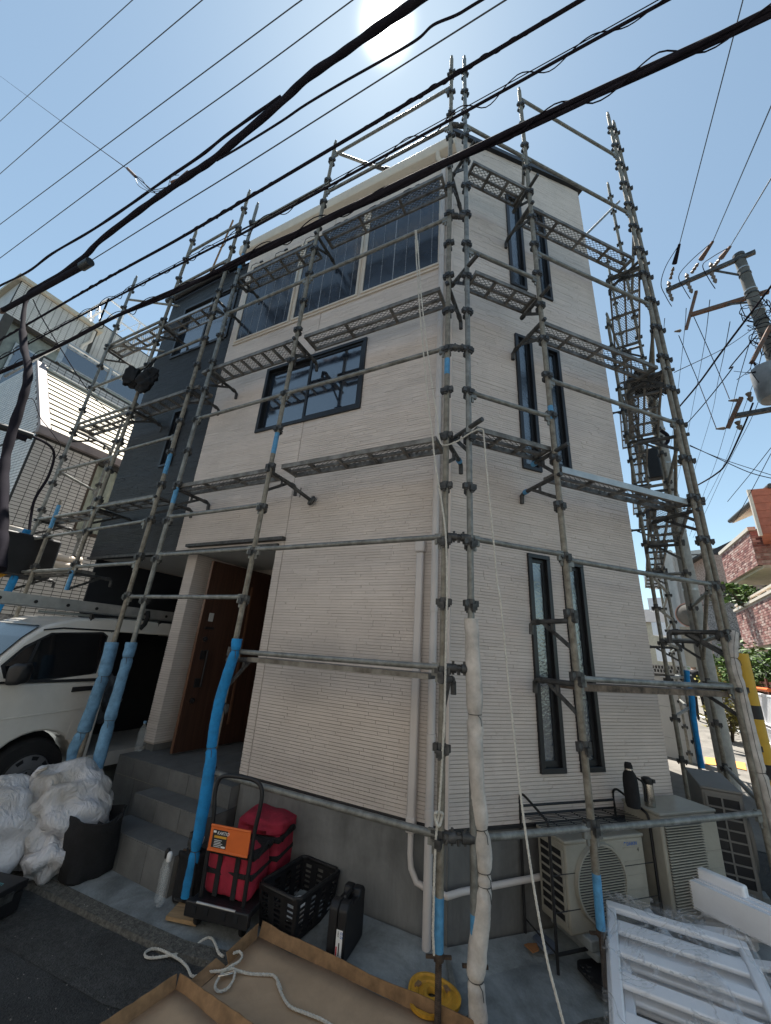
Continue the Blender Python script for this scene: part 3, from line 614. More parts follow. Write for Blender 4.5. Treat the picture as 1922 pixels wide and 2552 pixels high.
for z in (2.1, 1.62): bracket(SB, h2(z), -V3(NB), .45)
for z in (.74, 1.66, 2.57, 4.35, 6.1, 7.7): clamp(SB, fL(z) + V3(DA)*-.02, h0(z))
rail(SB, h1(8.05), WR(1.75, -.75, 8.6), ends=False); clamp(SB, WR(1.45, -.45, 8.4), WR(1.5, -.52, 8.43))
b = MB(); b.tube([WR(.795, .49, .2), WR(.80, .49, .5)], .0262, 12); obj('jack_sleeve', b, M_BLUEP, SB, smooth=True); jack(SB, WR(.795, .49, .23), -.06)
b = MB(); b.tube([WR(-.09, .49, .16), WR(-.09, .49, .4)], .0255, 12); obj('jack_sleeve', b, M_BLUEP, SB, smooth=True); jack(SB, WR(-.09, .49, .2), -.06)

# --- behind, along the third side
D3R = Vector((math.sin(math.radians(33)), math.cos(math.radians(33)))); N3 = Vector((math.cos(math.radians(33)), -math.sin(math.radians(33))))
FC = (V3(D3R), V3(N3), UZ); E3 = V3(E_.xy)
W3 = lambda s, o, z: E3 + V3(D3R)*s + V3(N3)*o + UZ*z
pol_ = lambda a, D, z: Vector((math.sin(math.radians(a))*D, math.cos(math.radians(a))*D, z))
SR = thing('scaffold', 'steel pipe scaffold receding along the far side of the house at right', 'scaffold', W3(1.5, .4, 0), 'scaffolds round the house')
t00, t01 = W3(.02, .62, -.08), W3(.05, .64, 10.0); u0, u1 = W3(1.70, .18, -.05), W3(1.70, .18, 7.6); v0, v1 = pol_(39.0, 6.5, -.05), pol_(39.0, 6.5, 11.0); w0, w1 = W3(3.58, .47, 0), W3(3.58, .47, 11.2)
y0, y1 = W3(5.5, .48, .1), W3(5.5, .48, 8.8)
i0, i1, i2, i3, i4 = on(t00, t01), on(u0, u1), on(v0, v1), on(w0, w1), on(y0, y1)
for p, q in ((t00, t01), (u0, u1), (v0, v1), (w0, w1), (y0, y1)): post(SR, p, q, FC, zc0=.3)
for z in (.74, 1.64, 2.1, 2.55, 4.3, 6.05, 7.8): rail(SR, i0(z), i2(z))
for z in (1.2, 1.65, 2.1, 2.55, 3.0, 4.3, 6.05, 7.8): rail(SR, i1(z), i3(z)); rail(SR, i3(z), i4(z))
for z in (2.12, 2.98, 4.3, 6.1, 7.6): rail(SR, i1(z), i2(z), ends=False)
for z in (3.4, 5.1, 6.85): plank(SR, FC, E3, .1, 1.62, .2, .58, z, 3, mid=True); plank(SR, FC, E3, 1.75, 3.5, .2, .45, z, 3); plank(SR, FC, E3, 3.65, 5.4, .2, .45, z, 3)
for z in (4.2, 6.0): plank(SR, FC, E3, 1.75, 3.5, .2, .45, z, 3)
for z in (2.1, 3.38, 5.08, 6.83, 4.2): bracket(SR, i0(z), -V3(N3), .42); bracket(SR, i2(z), -V3(N3), .36); bracket(SR, i3(z), -V3(N3), .42)
rr0 = crop(1222, 0, 700/1666); rail(SR, PD(*rr0(560, 1400), 5.6), PD(*rr0(768, 1192), 6.6), ends=False)
for z in (1.9, 3.7, 5.4): 
    d_ = MB(); d_.tube([i0(z+1.0), i2(z)], .020, 8); obj('brace', d_, M_STEELW, SR, smooth=True)

# ------------------------------------------------------------------ foam sleeves, ropes, hung bags
def catmull(P, n=6):
    out = []
    for i in range(len(P)-1):
        a = P[max(i-1, 0)]; b = P[i]; c = P[i+1]; d = P[min(i+2, len(P)-1)]
        for k in range(n):
            t = k/n; out.append(.5*((2*b) + (-a+c)*t + (2*a-5*b+4*c-d)*t*t + (-a+3*b-3*c+d)*t**3))
    return out + [P[-1]]
def sleeve(name, label, pts, r, m, ties, grp=None):
    P = catmull([Vector(p) for p in pts], 16); n = len(P); R = []; rj = random.Random(len(label))
    for i in range(n):
        u = i/(n-1); rr = r*(1 + .03*math.sin(u*13) + .015*math.sin(u*41+1) + rj.uniform(-.012, .012))
        for t in ties: rr *= 1 - .22*math.exp(-((u-t)/.012)**2)
        R.append(rr)
    root = thing(name, label, 'foam sleeve', P[-1], grp)
    mb = MB(); mb.tube(P, R, 20)
    for i, v in enumerate(mb.v): k = i//20; a = (i % 20)/20*2*PI; c = P[min(k, n-1)]; mb.v[i] = c + (v-c)*(1 + .05*math.sin(2*a+k*.13) + .03*math.sin(3*a+k*.41+1) + .02*math.sin(7*a+k*.9))
    seam = MB(); seam.tube([P[k] + (mb.v[k*20+12]-P[k])*1.0 for k in range(n)], .0022, 5); obj('seam', seam, M_STEELD, root)
    obj('foam', mb, m, root, smooth=True)
    for t in ties:
        i = min(n-2, max(1, int(t*(n-1)))); d = (P[i+1]-P[i-1]).normalized(); u_ = d.cross(Vector((0, 1, 0))).normalized(); w_ = d.cross(u_)
        tb = MB(); rr = R[i]+.002; ring = [P[i]+(u_*math.cos(a)+w_*math.sin(a))*rr for a in [2*PI*k/14 for k in range(14)]]
        tb.tube(ring, .0025, 5, closed=True); e = ring[3]; tb.tube([e, e+Vector((.015, -.01, -.02)), e+Vector((.02, -.012, -.06))], .0025, 5); obj('tie_wire', tb, M_STEELD, root)
    return root
a1 = crop(0, 1200, 700/1666); g_ = crop(0, 1852, 700/1666); p_ = crop(300, 1350, 420/1666); d_c = crop(400, 1900, 360/1666); b1 = crop(500, 1200, 700/1666); h_ = crop(600, 1852, 700/1666); w_c = crop(1572, 1350, 350/1666); x_c = crop(1572, 1700, 350/1666); r2_ = crop(1222, 1200, 700/1666)
sleeve('pole_sleeve', 'faded blue foam sleeve on the post nearest the van door', [PL(*q, .52) for q in (a1(665, 955), a1(625, 1120), a1(560, 1300), a1(500, 1470), g_(440, 60), g_(425, 215), g_(395, 330))], .058, M_FOAML, (.2, .52))
sleeve('pole_sleeve', 'faded blue foam sleeve on the post beside the tiled steps', [PL(*q, .52) for q in (a1(780, 955), a1(755, 1060), a1(710, 1210), a1(655, 1400), g_(590, 90), g_(555, 230), g_(530, 330))], .050, M_FOAML, (.15, .52))
sleeve('pole_sleeve', 'bright blue foam sleeve bowing off the post in front of the door', [PL(*q, .53) for q in (p_(1155, 960), p_(1130, 1100), p_(1025, 1420), p_(955, 1700), p_(905, 2000), d_c(575, 20), d_c(490, 560), d_c(420, 940), d_c(350, 1320), d_c(310, 1545))], .042, M_FOAMB, (.1, .47, .8))
sleeve('pole_sleeve', 'bright blue foam sleeve at the left edge above the ladder', [PL(*q, .52) for q in (a1(165, 285), a1(130, 360), a1(122, 440), a1(90, 560), a1(20, 700), a1(-40, 800))], .045, M_FOAMB, (.35, .6))
sleeve('pole_sleeve', 'white foam sleeve on the corner post beside the white rope', [PR(*q, .50) for q in (b1(1605, 815), b1(1612, 980), b1(1628, 1400), h_(1392, 0), h_(1402, 260), h_(1425, 520), h_(1442, 760), h_(1430, 980), h_(1405, 1250), h_(1395, 1400), h_(1405, 1560), h_(1410, 1700))], .049, M_FOAMW, (.18, .45, .55, .58, .82))
sleeve('pole_sleeve', 'white foam sleeve on the post at the right edge beside the yellow guard', [PR(*q, .50) for q in (w_c(1210, 1080), w_c(1195, 1320), w_c(1240, 1560), x_c(1290, 50), x_c(1390, 500), x_c(1480, 880), x_c(1570, 1200), x_c(1650, 1500), x_c(1720, 1750), x_c(1790, 2000))], .046, M_FOAMW, (.14, .62))
sleeve('pole_sleeve', 'blue foam sleeve on a far post beside the grey garden wall', [PD(*q, 8.1) for q in (r2_(1165, 1120), r2_(1172, 1200), r2_(1192, 1260), r2_(1206, 1400), r2_(1232, 1560), r2_(1255, 1700))], .038, M_FOAMB, (.35,))
def rope(name, label, pts, r=.0065, m=None, twist=True):
    P = catmull([Vector(p) for p in pts], 10); mb = MB()
    # three laid strands
    if twist:
        L = [0]
        for i in range(1, len(P)): L.append(L[-1]+(P[i]-P[i-1]).length)
        dense = []; tot = L[-1]; n = min(900, max(30, int(tot/.011))); j = 0
        for k in range(n+1):
            d = tot*k/n
            while j < len(L)-2 and L[j+1] < d: j += 1
            sgm = max(1e-6, L[j+1]-L[j]); dense.append(P[j].lerp(P[j+1], (d-L[j])/sgm))
        for sidx in range(3):
            Q = []
            for k, p in enumerate(dense):
                t = (dense[min(k+1, n)]-dense[max(k-1, 0)]).normalized(); u = t.cross(Vector((.3, .9, .2))).normalized(); v = t.cross(u); a = 2*PI*(k*tot/n/.055 + sidx/3)
                Q.append(p + (u*math.cos(a)+v*math.sin(a))*r*.5)
            mb.tube(Q, r*.56, 5)
    else: mb.tube(P, r, 8)
    o = obj(name, mb, m or M_ROPE, None, smooth=True, loc=P[-1]); tag(o, label, 'rope'); return o
b0 = crop(500, 600, 700/1666); t0 = crop(600, 0, 700/1666); q_ = crop(1060, 1060, 400/1666); r3_ = crop(1222, 1852, 700/1666); n_ = crop(960, 1780, 320/1666); yy = crop(980, 2280, 300/1666)
rope('rope', 'white rope hanging down the corner post to a knot near the ground', [PL(*q, .535) for q in (t0(1035, 1365), t0(1045, 1500), b0(1275, 0), b0(1300, 400), b0(1345, 900), b0(1375, 1150), b0(1390, 1300), b1(1430, 120), b1(1455, 330), b1(1462, 640), b1(1455, 1000), b1(1445, 1500), n_(765, 100), n_(735, 700), n_(700, 1250), n_(690, 1330), n_(660, 1600), n_(640, 2000), yy(555, 60), yy(550, 250), yy(560, 450), yy(565, 560))], .0075)
kn = MB(); c_ = PL(*n_(695, 1330), .54); kn.tube([c_+Vector((.022*math.cos(a), -.01*math.sin(3*a), .03*math.sin(a*1)+.012*math.cos(2*a))) for a in [2*PI*k/20 for k in range(20)]], .0085, 7, closed=True)
tag(obj('rope_knot', kn, M_ROPE, None, smooth=True, loc=c_), 'bulky knot tied in the white rope low on the corner post', 'knot')
rope('rope', 'second strand of white rope looping across to the right corner post', [PL(*q, .54) for q in (t0(1042, 1365), t0(1058, 1560), b0(1288, 0), b0(1312, 350), b0(1365, 800), b0(1405, 1050), b0(1415, 1160), b0(1440, 1212))] + [PL(*b0(1520, 1190), .5), PR(*b0(1610, 1135), .58), PR(*q_(590, 40), .60), PR(*q_(612, 140), .60), PR(*q_(640, 480), .62), PR(*q_(680, 900), .64), PR(*q_(715, 1250), .66), PR(*q_(750, 1640), .68), PR(*r2_(60, 700), .72), PR(*r2_(115, 1250), .76), PR(*r3_(148, 0), .80), PR(*r3_(190, 380), .85), PR(*r3_(250, 800), .92), PR(*r3_(330, 1250), 1.0), PR(*r3_(400, 1530), 1.05), PR(*r3_(450, 1720), 1.08)], .0065)
# tool bag hanging on the charcoal-side scaffold
def blob(c, rx, ry, rz, seed, amp=.18, nu=22, nv=14, sq=1.0, zmin=None, fn=None):
    rnd = random.Random(seed); ph = [(rnd.uniform(-1, 1), rnd.uniform(-1, 1), rnd.uniform(-1, 1), rnd.uniform(1.5, 5.5), rnd.uniform(0, 6.3)) for _ in range(9)]
    mb = MB()
    for j in range(nv+1):
        th = PI*j/nv
        for i in range(nu):
            a = 2*PI*i/nu; d = Vector((math.sin(th)*math.cos(a), math.sin(th)*math.sin(a), math.cos(th)))
            k = 1
            for x, y, z, f, p in ph: k += amp/4*math.sin(f*(d.x*x+d.y*y+d.z*z)*2.2+p)
            e = Vector([math.copysign(abs(t)**sq, t) for t in d])
            v = Vector((c[0]+e.x*rx*k, c[1]+e.y*ry*k, c[2]+e.z*rz*k))
            if zmin is not None: v.z = max(zmin, v.z)
            if fn: v = fn(v, d)
            mb.v.append(v)
    for j in range(nv):
        for i in range(nu): mb.f.append((j*nu+i, j*nu+(i+1) % nu, (j+1)*nu+(i+1) % nu, (j+1)*nu+i))
    return mb
hb = PL(355, 945, .55); HB = thing('tool_pouch', 'black tool pouches hung in a bundle on the charcoal-side scaffold', 'tool bag', hb)
obj('pouch', blob(hb+Vector((-.16, 0, .02)), .10, .08, .15, 3, .2, 40, 26, sq=.6), M_BLACKF, HB, smooth=True); obj('pouch', blob(hb+Vector((.06, .0, -.06)), .12, .09, .16, 9, .28, 40, 26), M_BLACKF, HB, smooth=True)
obj('pouch', blob(hb+Vector((.10, .02, .10)), .10, .07, .12, 5, .25, 40, 26), M_BLACKF, HB, smooth=True); st = MB(); st.tube([hb+Vector((.02, 0, .1)), hb+Vector((.06, 0, .25)), hb+Vector((.10, 0, .40))], .012, 6); st.tube([hb+Vector((-.1, 0, .12)), hb+Vector((0, 0, .22)), hb+Vector((.08, 0, .36))], .010, 6); obj('strap', st, M_BLACKF, HB)
v_c = crop(1540, 900, 320/1666)
for (x, y, l, sx, sz, D) in ((370, 290, 'black tool bags hung under the middle deck of the right scaffold', .16, .26, 5.9),):
    c_ = PD(*v_c(x, y), D); R_ = thing('tool_pouch', l, 'tool bag', c_); obj('pouch', blob(c_+Vector((-.12, 0, 0)), .09, .08, .2, 21, .5), M_BLACKF, R_, smooth=True); obj('pouch', blob(c_+Vector((.18, 0, .06)), .13, .09, .09, 22, .4), M_BLACKF, R_, smooth=True); obj('pouch', blob(c_+Vector((.1, 0, -.12)), .12, .08, .08, 24, .6), M_BLACKF, R_, smooth=True)
    pn = MB(); pn.cbox(c_+Vector((-.02, -.02, .02)), (Vector((1, 0, .35)).normalized(), Vector((0, 1, 0)), Vector((-.35, 0, 1)).normalized()), .02, .01, .17); obj('panel', pn, M_ALU, R_)
# ------------------------------------------------------------------ overhead cables
t1 = crop(0, 0, 700/1666); a0 = crop(0, 600, 700/1666); r0_ = crop(1222, 0, 700/1666); r1_ = crop(1222, 600, 700/1666); y_c = crop(0, 640, 350/1666); y2c = crop(0, 1000, 350/1666); X_c = crop(1572, 600, 350/1666); w2c = crop(1572, 1000, 350/1666)
def cable(label, pts, o, r, m=None, ext=(1.0, 1.0), wrap=None, n=8, name='overhead_cable', smoothp=True, group=None):
    P = [PL(*q, o) for q in pts] if o is not None else [Vector(q) for q in pts]
    if ext[0]: P.insert(0, P[0] + (P[0]-P[1]).normalized()*ext[0])
    if ext[1]: P.append(P[-1] + (P[-1]-P[-2]).normalized()*ext[1])
    P = catmull(P, 6) if smoothp else P
    mb = MB(); mb.tube(P, r, n); c_ = P[len(P)//2]
    if wrap is None:
        o_ = obj(name, mb, m or M_CABLE, None, smooth=True, loc=c_); tag(o_, label, 'cable', group); return o_
    R = thing(name, label, 'cable', c_, group)
    if r > .03:   # a bundle of laid cables
        mb = MB(); T = 0; D_ = [0]
        for i in range(1, len(P)): D_.append(D_[-1]+(P[i]-P[i-1]).length)
        N2 = int(D_[-1]/.07); Z_ = []; j = 0
        for k in range(N2+1):
            d = D_[-1]*k/N2
            while j < len(D_)-2 and D_[j+1] < d: j += 1
            Z_.append(P[j].lerp(P[j+1], (d-D_[j])/max(1e-6, D_[j+1]-D_[j])))
        for q in range(5):
            mb.tube([z_ + UZ*(r*.5*math.sin(2*PI*(k*.07/(2.6+.5*q) + q/5))) + V3(NA)*(r*.5*math.cos(2*PI*(k*.07/(2.6+.5*q) + q/5))) for k, z_ in enumerate(Z_)], r*(.46 if q % 2 else .56), 8)
    obj('cable', mb, m or M_CABLE, R, smooth=True)
    rad, pitch, rw = wrap
    L = [0]
    for i in range(1, len(P)): L.append(L[-1]+(P[i]-P[i-1]).length)
    N = int(L[-1]/pitch*14); Q = []; j = 0
    for k in range(N+1):
        d = L[-1]*k/N
        while j < len(L)-2 and L[j+1] < d: j += 1
        p = P[j].lerp(P[j+1], (d-L[j])/max(1e-6, L[j+1]-L[j])); a = 2*PI*d/pitch + .6*math.sin(d*1.7); rr_w = rad*(1+.35*math.sin(d*2.3+1))
        Q.append(p + UZ*(rr_w*math.sin(a)*(1 if math.sin(a) > 0 else .5)) + V3(NA)*rr_w*.6*math.cos(a))
    wb_ = MB(); wb_.tube(Q, rw, 5); obj('hanger_wire', wb_, M_CABLE, R, smooth=True); return R
OFF = lambda p: 3.1562 - p
cable('thickest black cable, lowest of the parallel cables, crossing from upper right corner to left edge', [(0, 930), (240, 815), (600, 648), (960, 478), (1300, 320), (1600, 180), (1922, 28)], OFF(1.75), .0305, ext=(2.5, 1.5), wrap=(.055, .62, .0045), n=12)
cable('black cable closely wrapped with hanger loops passing just in front of the scaffold tops', [(0, 848), (252, 702), (437, 600), (600, 504), (860, 350), (1123, 193), (1300, 88), (1440, 5)], OFF(1.85), .0165, ext=(2.5, 1.0), wrap=(.022, .24, .005))
cable('thin black cable with wide open spiral loops between the wrapped cable and the thickest cable', [(0, 895), (252, 760), (563, 600), (600, 584), (900, 420), (1222, 244), (1440, 122), (1663, 0)], OFF(1.87), .012, ext=(2.5, 1.0), wrap=(.050, .52, .0042))
cable('bare messenger wire running along the cable with open spiral loops', [(0, 888), (563, 592), (600, 576), (900, 411), (1222, 233), (1440, 112), (1640, 0)], OFF(1.87), .004, ext=(2.5, 1.0))
cable('fat black cable bundle crossing straight below the sun', [(84, 722), (147, 686), (210, 640), (248, 601), (332, 536), (399, 487), (470, 438), (525, 402), (600, 340), (700, 255), (768, 192), (850, 135), (932, 76), (1020, 16), (1080, -25)], OFF(1.5), [.028]*1, ext=(0, 1.2)) if False else None
def fat(label, pts, o, r0f, r1f, name='overhead_cable'):
    P = catmull([PL(*q, o) for q in pts], 8); n = len(P); mb = MB()
    mb.tube(P, [(r0f+(r1f-r0f)*i/(n-1))*(1+.07*math.sin(i*.9)+.05*math.sin(i*.37)) for i in range(n)], 12)
    return tag(obj(name, mb, M_CABLE, None, smooth=True, loc=P[n//2]), label, 'cable')
fat('fat black cable bundle crossing straight below the sun', [(57, 830), (58, 790), (66, 745), (84, 722), (147, 686), (210, 640), (248, 601), (332, 536), (399, 487), (470, 438), (525, 402), (600, 340), (700, 255), (768, 192), (850, 135), (932, 76), (1020, 16), (1120, -50)], OFF(1.5), .028, .039)
fat('black cable running just above the fat bundle until they merge', [(-60, 745), (0, 712), (71, 676), (130, 632), (227, 575), (320, 513), (403, 454), (500, 388), (560, 340), (640, 282), (700, 240)], OFF(1.5)-.03, .016, .016)
cl_ = thing('cable_closure', 'long black cable closure tube with an end cap at upper left', 'cable closure', PL(115, 712, OFF(1.5)+.06))
m_ = MB(); m_.tube([PL(6, 774, OFF(1.5)+.06), PL(115, 714, OFF(1.5)+.06), PL(205, 664, OFF(1.5)+.06)], .036, 14); obj('tube', m_, M_CABLE, cl_, smooth=True)
m_ = MB(); m_.tube([PL(204, 665, OFF(1.5)+.06), PL(225, 652, OFF(1.5)+.06)], .052, 14); obj('end_cap', m_, M_BLACK, cl_, smooth=True)
m_ = MB(); m_.tube([PL(9, 772, OFF(1.5)+.06), PL(2, 776, OFF(1.5)+.06)], .040, 12); obj('end_seal', m_, M_RUSTI, cl_, smooth=True)
fat('thick black drop cable hanging down past the tiled building at far left', [(57, 826), (60, 870), (69, 905), (69, 945), (55, 1000), (31, 1073), (14, 1140), (8, 1200), (7, 1294), (4, 1350), (0, 1420)], OFF(1.5), .042, .046)
cable('highest thin wire cutting the upper left corner of the sky', [(0, 302), (160, 155), (330, 0)], OFF(.7), .006, M_CABLEG, ext=(3, 2))
cable('second thin wire from the upper left corner of the sky', [(0, 433), (250, 215), (504, 0)], OFF(1.05), .0065, M_CABLEG, ext=(3, 2))
cable('third thin wire from the upper left corner of the sky', [(0, 559), (350, 298), (700, 38), (760, -6)], OFF(1.35), .0065, M_CABLEG, ext=(3, 2))
cable('fourth thin wire from the upper left, left of the sun', [(0, 643), (300, 420), (600, 206), (879, 0)], OFF(1.4), .006, M_CABLEG, ext=(3, 2))
cable('slightly wavy black cable passing right below the sun', [(540, 400), (600, 365), (700, 303), (760, 262), (850, 208), (960, 146), (1040, 98), (1080, 62), (1140, 36), (1200, 0)], OFF(1.5), .0105, ext=(0, 1))
cable('thin straight wire below the wavy cable right of the sun', [(226, 650), (420, 529), (600, 418), (900, 228), (1260, 0)], OFF(1.55), .006, M_CABLEG, ext=(0, 1))
# service drop crossing the others at upper left
R = thing('service_wire', 'service wire crossing the parallel wires at upper left to a clamp on the fat bundle', 'wire', PL(311, 416, OFF(1.45)))
m_ = MB(); P = [PL(391, 484, OFF(1.48)), PL(335, 436, OFF(1.45)), PL(311, 416, OFF(1.42)), PL(150, 300, OFF(1.2)), PL(0, 189, OFF(.6))]; P.append(P[-1]+(P[-1]-P[-2])*1.5); m_.tube(P, .006, 7); obj('wire', m_, M_CABLE, R, smooth=True)
m_ = MB(); m_.tube([PL(318, 420, OFF(1.43)), PL(338, 440, OFF(1.45))], .02, 8); m_.tube([PL(428, 455, OFF(1.5)), PL(446, 448, OFF(1.5)), PL(470, 428, OFF(1.5))], .02, 7); obj('clamp', m_, M_RUSTI, R, smooth=True)
m_ = MB()
for k in range(3): m_.tube(catmull([PL(336, 437, OFF(1.45)), PL(345+4*k, 462-8*k, OFF(1.46)), PL(375, 478-3*k, OFF(1.48)), PL(400+8*k, 482-8*k, OFF(1.5))]), .0045, 5)
m_.tube(catmull([PL(420, 462, OFF(1.5)), PL(428, 440, OFF(1.5)), PL(446, 436, OFF(1.5))]), .004, 5); obj('jumper', m_, M_CABLEG, R, smooth=True)
def dwire(label, pts, r, m=None, name='wire', group=None):
    P = catmull([PD(x, y, D) for x, y, D in pts], 6); mb = MB(); mb.tube(P, r, 6); return tag(obj(name, mb, m or M_CABLE, None, smooth=True, loc=P[0]), label, 'wire', group)
dwire('twisted thin wire slanting across the tiled building at upper left', [(*y_c(390, 500), 8.2), (*y_c(480, 690), 8.3), (*y_c(690, 1040), 8.4), (*y_c(1020, 1550), 8.6), (*y2c(1300, 140), 8.8)], .009)
cb_ = thing('cable_closure', 'black cable closure box hanging before the tiled building at left edge', 'cable closure', PD(*y2c(180, 350), 8.0))
m_ = MB(); m_.tube([PD(*y2c(-60, 280), 8.0), PD(*y2c(180, 350), 8.0), PD(*y2c(390, 420), 8.0)], .055, 10); obj('body', m_, M_BLACK, cb_, smooth=True)
m_ = MB(); m_.tube([PD(*y2c(190, 400), 7.98), PD(*y2c(320, 450), 7.98)], .05, 10); obj('splice', m_, M_CABLE, cb_, smooth=True)
m_ = MB(); m_.tube([PD(*y2c(-60, 262), 8.0), PD(*y2c(400, 405), 8.0)], .012, 6); obj('messenger', m_, M_ALU, cb_)
dwire('black cable curving from the closure box down the tiled wall', [(*y2c(380, 415), 8.0), (*y2c(520, 480), 8.2), (*y2c(620, 560), 8.4), (*y2c(640, 680), 8.5), (*y2c(570, 900), 8.5), (*y2c(420, 1150), 8.5), (*y2c(370, 1350), 8.5), (*y2c(340, 1600), 8.4)], .022)
dwire('thin looped wire at the tiled wall corner beside the black cable', [(*y_c(320, 1680), 8.0), (*y_c(400, 1700), 8.1), (*y2c(470, 180), 8.3), (*y2c(560, 300), 8.5), (*y2c(650, 420), 8.6), (*y2c(720, 540), 8.6), (*y2c(640, 700), 8.6)], .006)

# ------------------------------------------------------------------ utility pole at right with its gear
ub = PD(1922, 870, 9.0); ux, uy = ub.x, ub.y
UP = thing('utility_pole', 'concrete utility pole with crossarms and transformer at the right edge', 'utility pole', (ux, uy, zg(ux, uy)))
utop = PD(1842, 640, 9.0)
m_ = MB(); m_.tube([Vector((ux, uy, 0)), Vector((utop.x, utop.y, utop.z))], [.15, .088], 18); obj('pole', m_, M_POLE, UP, smooth=True)
m_ = MB(); m_.tube([utop - UZ*.02, utop + UZ*.05], .10, 18); obj('pole_cap', m_, M_STEELD, UP, smooth=True)
for k, z in enumerate((.35, .5, .95, 1.05, 1.5, 1.75)):
    m_ = MB(); m_.tube([utop - UZ*(z+.03), utop - UZ*z], .098+.004*k, 16); obj('band', m_, M_STEELD if k % 2 else M_ALU, UP, smooth=True)
def arm(a, b, z, w=.075, m=M_STEELD):
    p, q = PG(*a, z), PG(*b, z); m_ = MB(); m_.bar(p, q, w, w); return obj('crossarm', m_, m, UP), p, q
az1 = utop.z - .1; A1, p1, q1 = arm(X_c(420, 590), X_c(1480, 130), az1)
az2 = utop.z - .95; A2, p2, q2 = arm(X_c(710, 880), X_c(1640, 600), az2, .075, M_RUSTI)
def insul(p, ax, n=2, r=.05, L=.09, m=M_PORC, par=UP):
    r *= .78
    m_ = MB(); ax = Vector(ax).normalized()
    prof = []
    for i in range(n): prof += [(r*.45, i*L), (r, i*L+L*.15), (r*.8, i*L+L*.5), (r*.4, i*L+L*.95)]
    m_.lathe(p, prof, 12, axis=ax); return obj('insulator', m_, m, par, smooth=True)
def pa(x, y, zz): return PG(*X_c(x, y), zz)
for t in (.27, .55, .05): insul(p1.lerp(q1, t) + UZ*.04, UZ, 2, .055, .09, M_PORC)
for t in (.03, .26, .53): insul(p1.lerp(q1, t) - UZ*.06, (0, -.1, -1), 3, .05, .11)
ends_up = [(X_c(580, 40), (1852, 0)), (X_c(975, 10), (1922, 265)), (X_c(1180, 70), (1922, 445))]
for k, t in enumerate((.02, .24, .52)):
    st = p1.lerp(q1, t); x, y = ends_up[k][0]; mid = PD(x, y, st.xy.length*.9); x2, y2 = ends_up[k][1]; far = PD(x2, y2, st.xy.length*.55)
    insul(st + (mid-st)*.25, (mid-st), 3, .045, .09); m_ = MB(); m_.tube([st + (mid-st)*.6, mid], [.05, .025], 8); obj('strain_clamp', m_, M_RUSTI if k else M_CABLE, UP, smooth=True)
    far2 = far + (far-mid)*1.2; m_ = MB(); m_.tube([mid, far, far2], .008, 6)
    tag(obj('overhead_wire', m_, M_CABLEG, None, smooth=True, loc=mid), ['leftmost thin wire rising steeply from the right-hand pole to the top edge', 'thin wire rising from the middle insulator of the right-hand pole to the right edge', 'thin wire rising from the top insulator of the right-hand pole to the right edge'][k], 'wire')
    m_ = MB(); s2 = st + UZ*.15; m_.tube(catmull([mid, mid.lerp(st, .5) + Vector((-.15, 0, .05)), s2 + Vector((-.12, 0, .02)), st - UZ*.2 + Vector((-.08, 0, 0)), st - UZ*.5]), .008, 6); obj('jumper', m_, M_CABLE, UP, smooth=True)
m_ = MB(); m_.bar(p1.lerp(q1, .55), utop - UZ*.55, .03, .03); obj('arm_brace', m_, M_STEELD, UP); m_ = MB(); m_.bar(p2.lerp(q2, .45), utop - UZ*1.25, .03, .03); obj('arm_brace', m_, M_STEELD, UP)
# rusty hanger bracket at the end of the lower arm
pa1 = PD(*X_c(780, 600), p2.xy.length); pa2 = PD(*X_c(660, 1050), p2.xy.length); m_ = MB(); m_.bar(pa1, pa2, .06, .05); obj('hanger_bar', m_, M_RUSTI, UP)
insul(PD(*X_c(600, 1065), p2.xy.length), (-1, .2, -.1), 1, .045, .14)
# transformer and its bracket
tc_ = PD(1926, 955, 8.7); m_ = MB(); m_.lathe(tc_, [(.0, .36), (.16, .36), (.24, .33), (.25, .28), (.25, -.25), (.22, -.32), (0, -.32)], 24, cap=False); obj('transformer', m_, mat('transformer_grey', (.24, .25, .26), .5, var=.15, scale=5), UP, smooth=True)
m_ = MB(); m_.lathe(tc_ + Vector((-.12, -.2, .05)), [(.045, 0), (.045, .12), (.03, .16)], 10, axis=(-.6, -.5, .2)); obj('bushing', m_, M_RUSTI, UP, smooth=True)
ba = PD(*r1_(1450, 1040), 8.6); m_ = MB(); m_.bar(ba, PD(*r1_(1700, 995), 8.7), .09, .07); obj('lower_arm', m_, M_STEELD, UP)
bt_ = PD(*r1_(1490, 930), 8.55); bb_ = PD(*r1_(1410, 1110), 8.55); m_ = MB(); m_.bar(bt_, bb_, .07, .06); obj('hanger_bar', m_, M_RUSTI, UP)
insul(PD(*r1_(1530, 900), 8.55), (.05, 0, -1), 2, .06, .1); insul(PD(*r1_(1465, 1070), 8.55), (.1, 0, -1), 2, .06, .09); insul(PD(*r1_(1470, 945), 8.55), (-1, .1, -.1), 1, .04, .17); insul(PD(*r1_(1395, 1112), 8.55), (-1, .1, -.1), 1, .04, .17)
bs = MB(); rs = random.Random(4)
for k in range(26):   # tangle of thin leads round the pole
    c = utop - UZ*rs.uniform(1.3, 2.4); a = rs.uniform(0, 6.28); pp = [c + Vector((math.cos(a+j*.9)*rs.uniform(.12, .26), math.sin(a+j*.9)*rs.uniform(.12, .26), rs.uniform(-.18, .18))) for j in range(5)]
    bs.tube(catmull(pp, 4), .008, 4)
obj('lead_tangle', bs, M_CABLE, UP, smooth=True)
rb1 = PD(*X_c(1650, 1030), 8.7); rb2 = PD(*X_c(1440, 1440), 8.5); m_ = MB(); m_.bar(rb1, rb2, .10, .06); obj('hanger_bar', m_, M_RUSTI, UP)
m_ = MB()
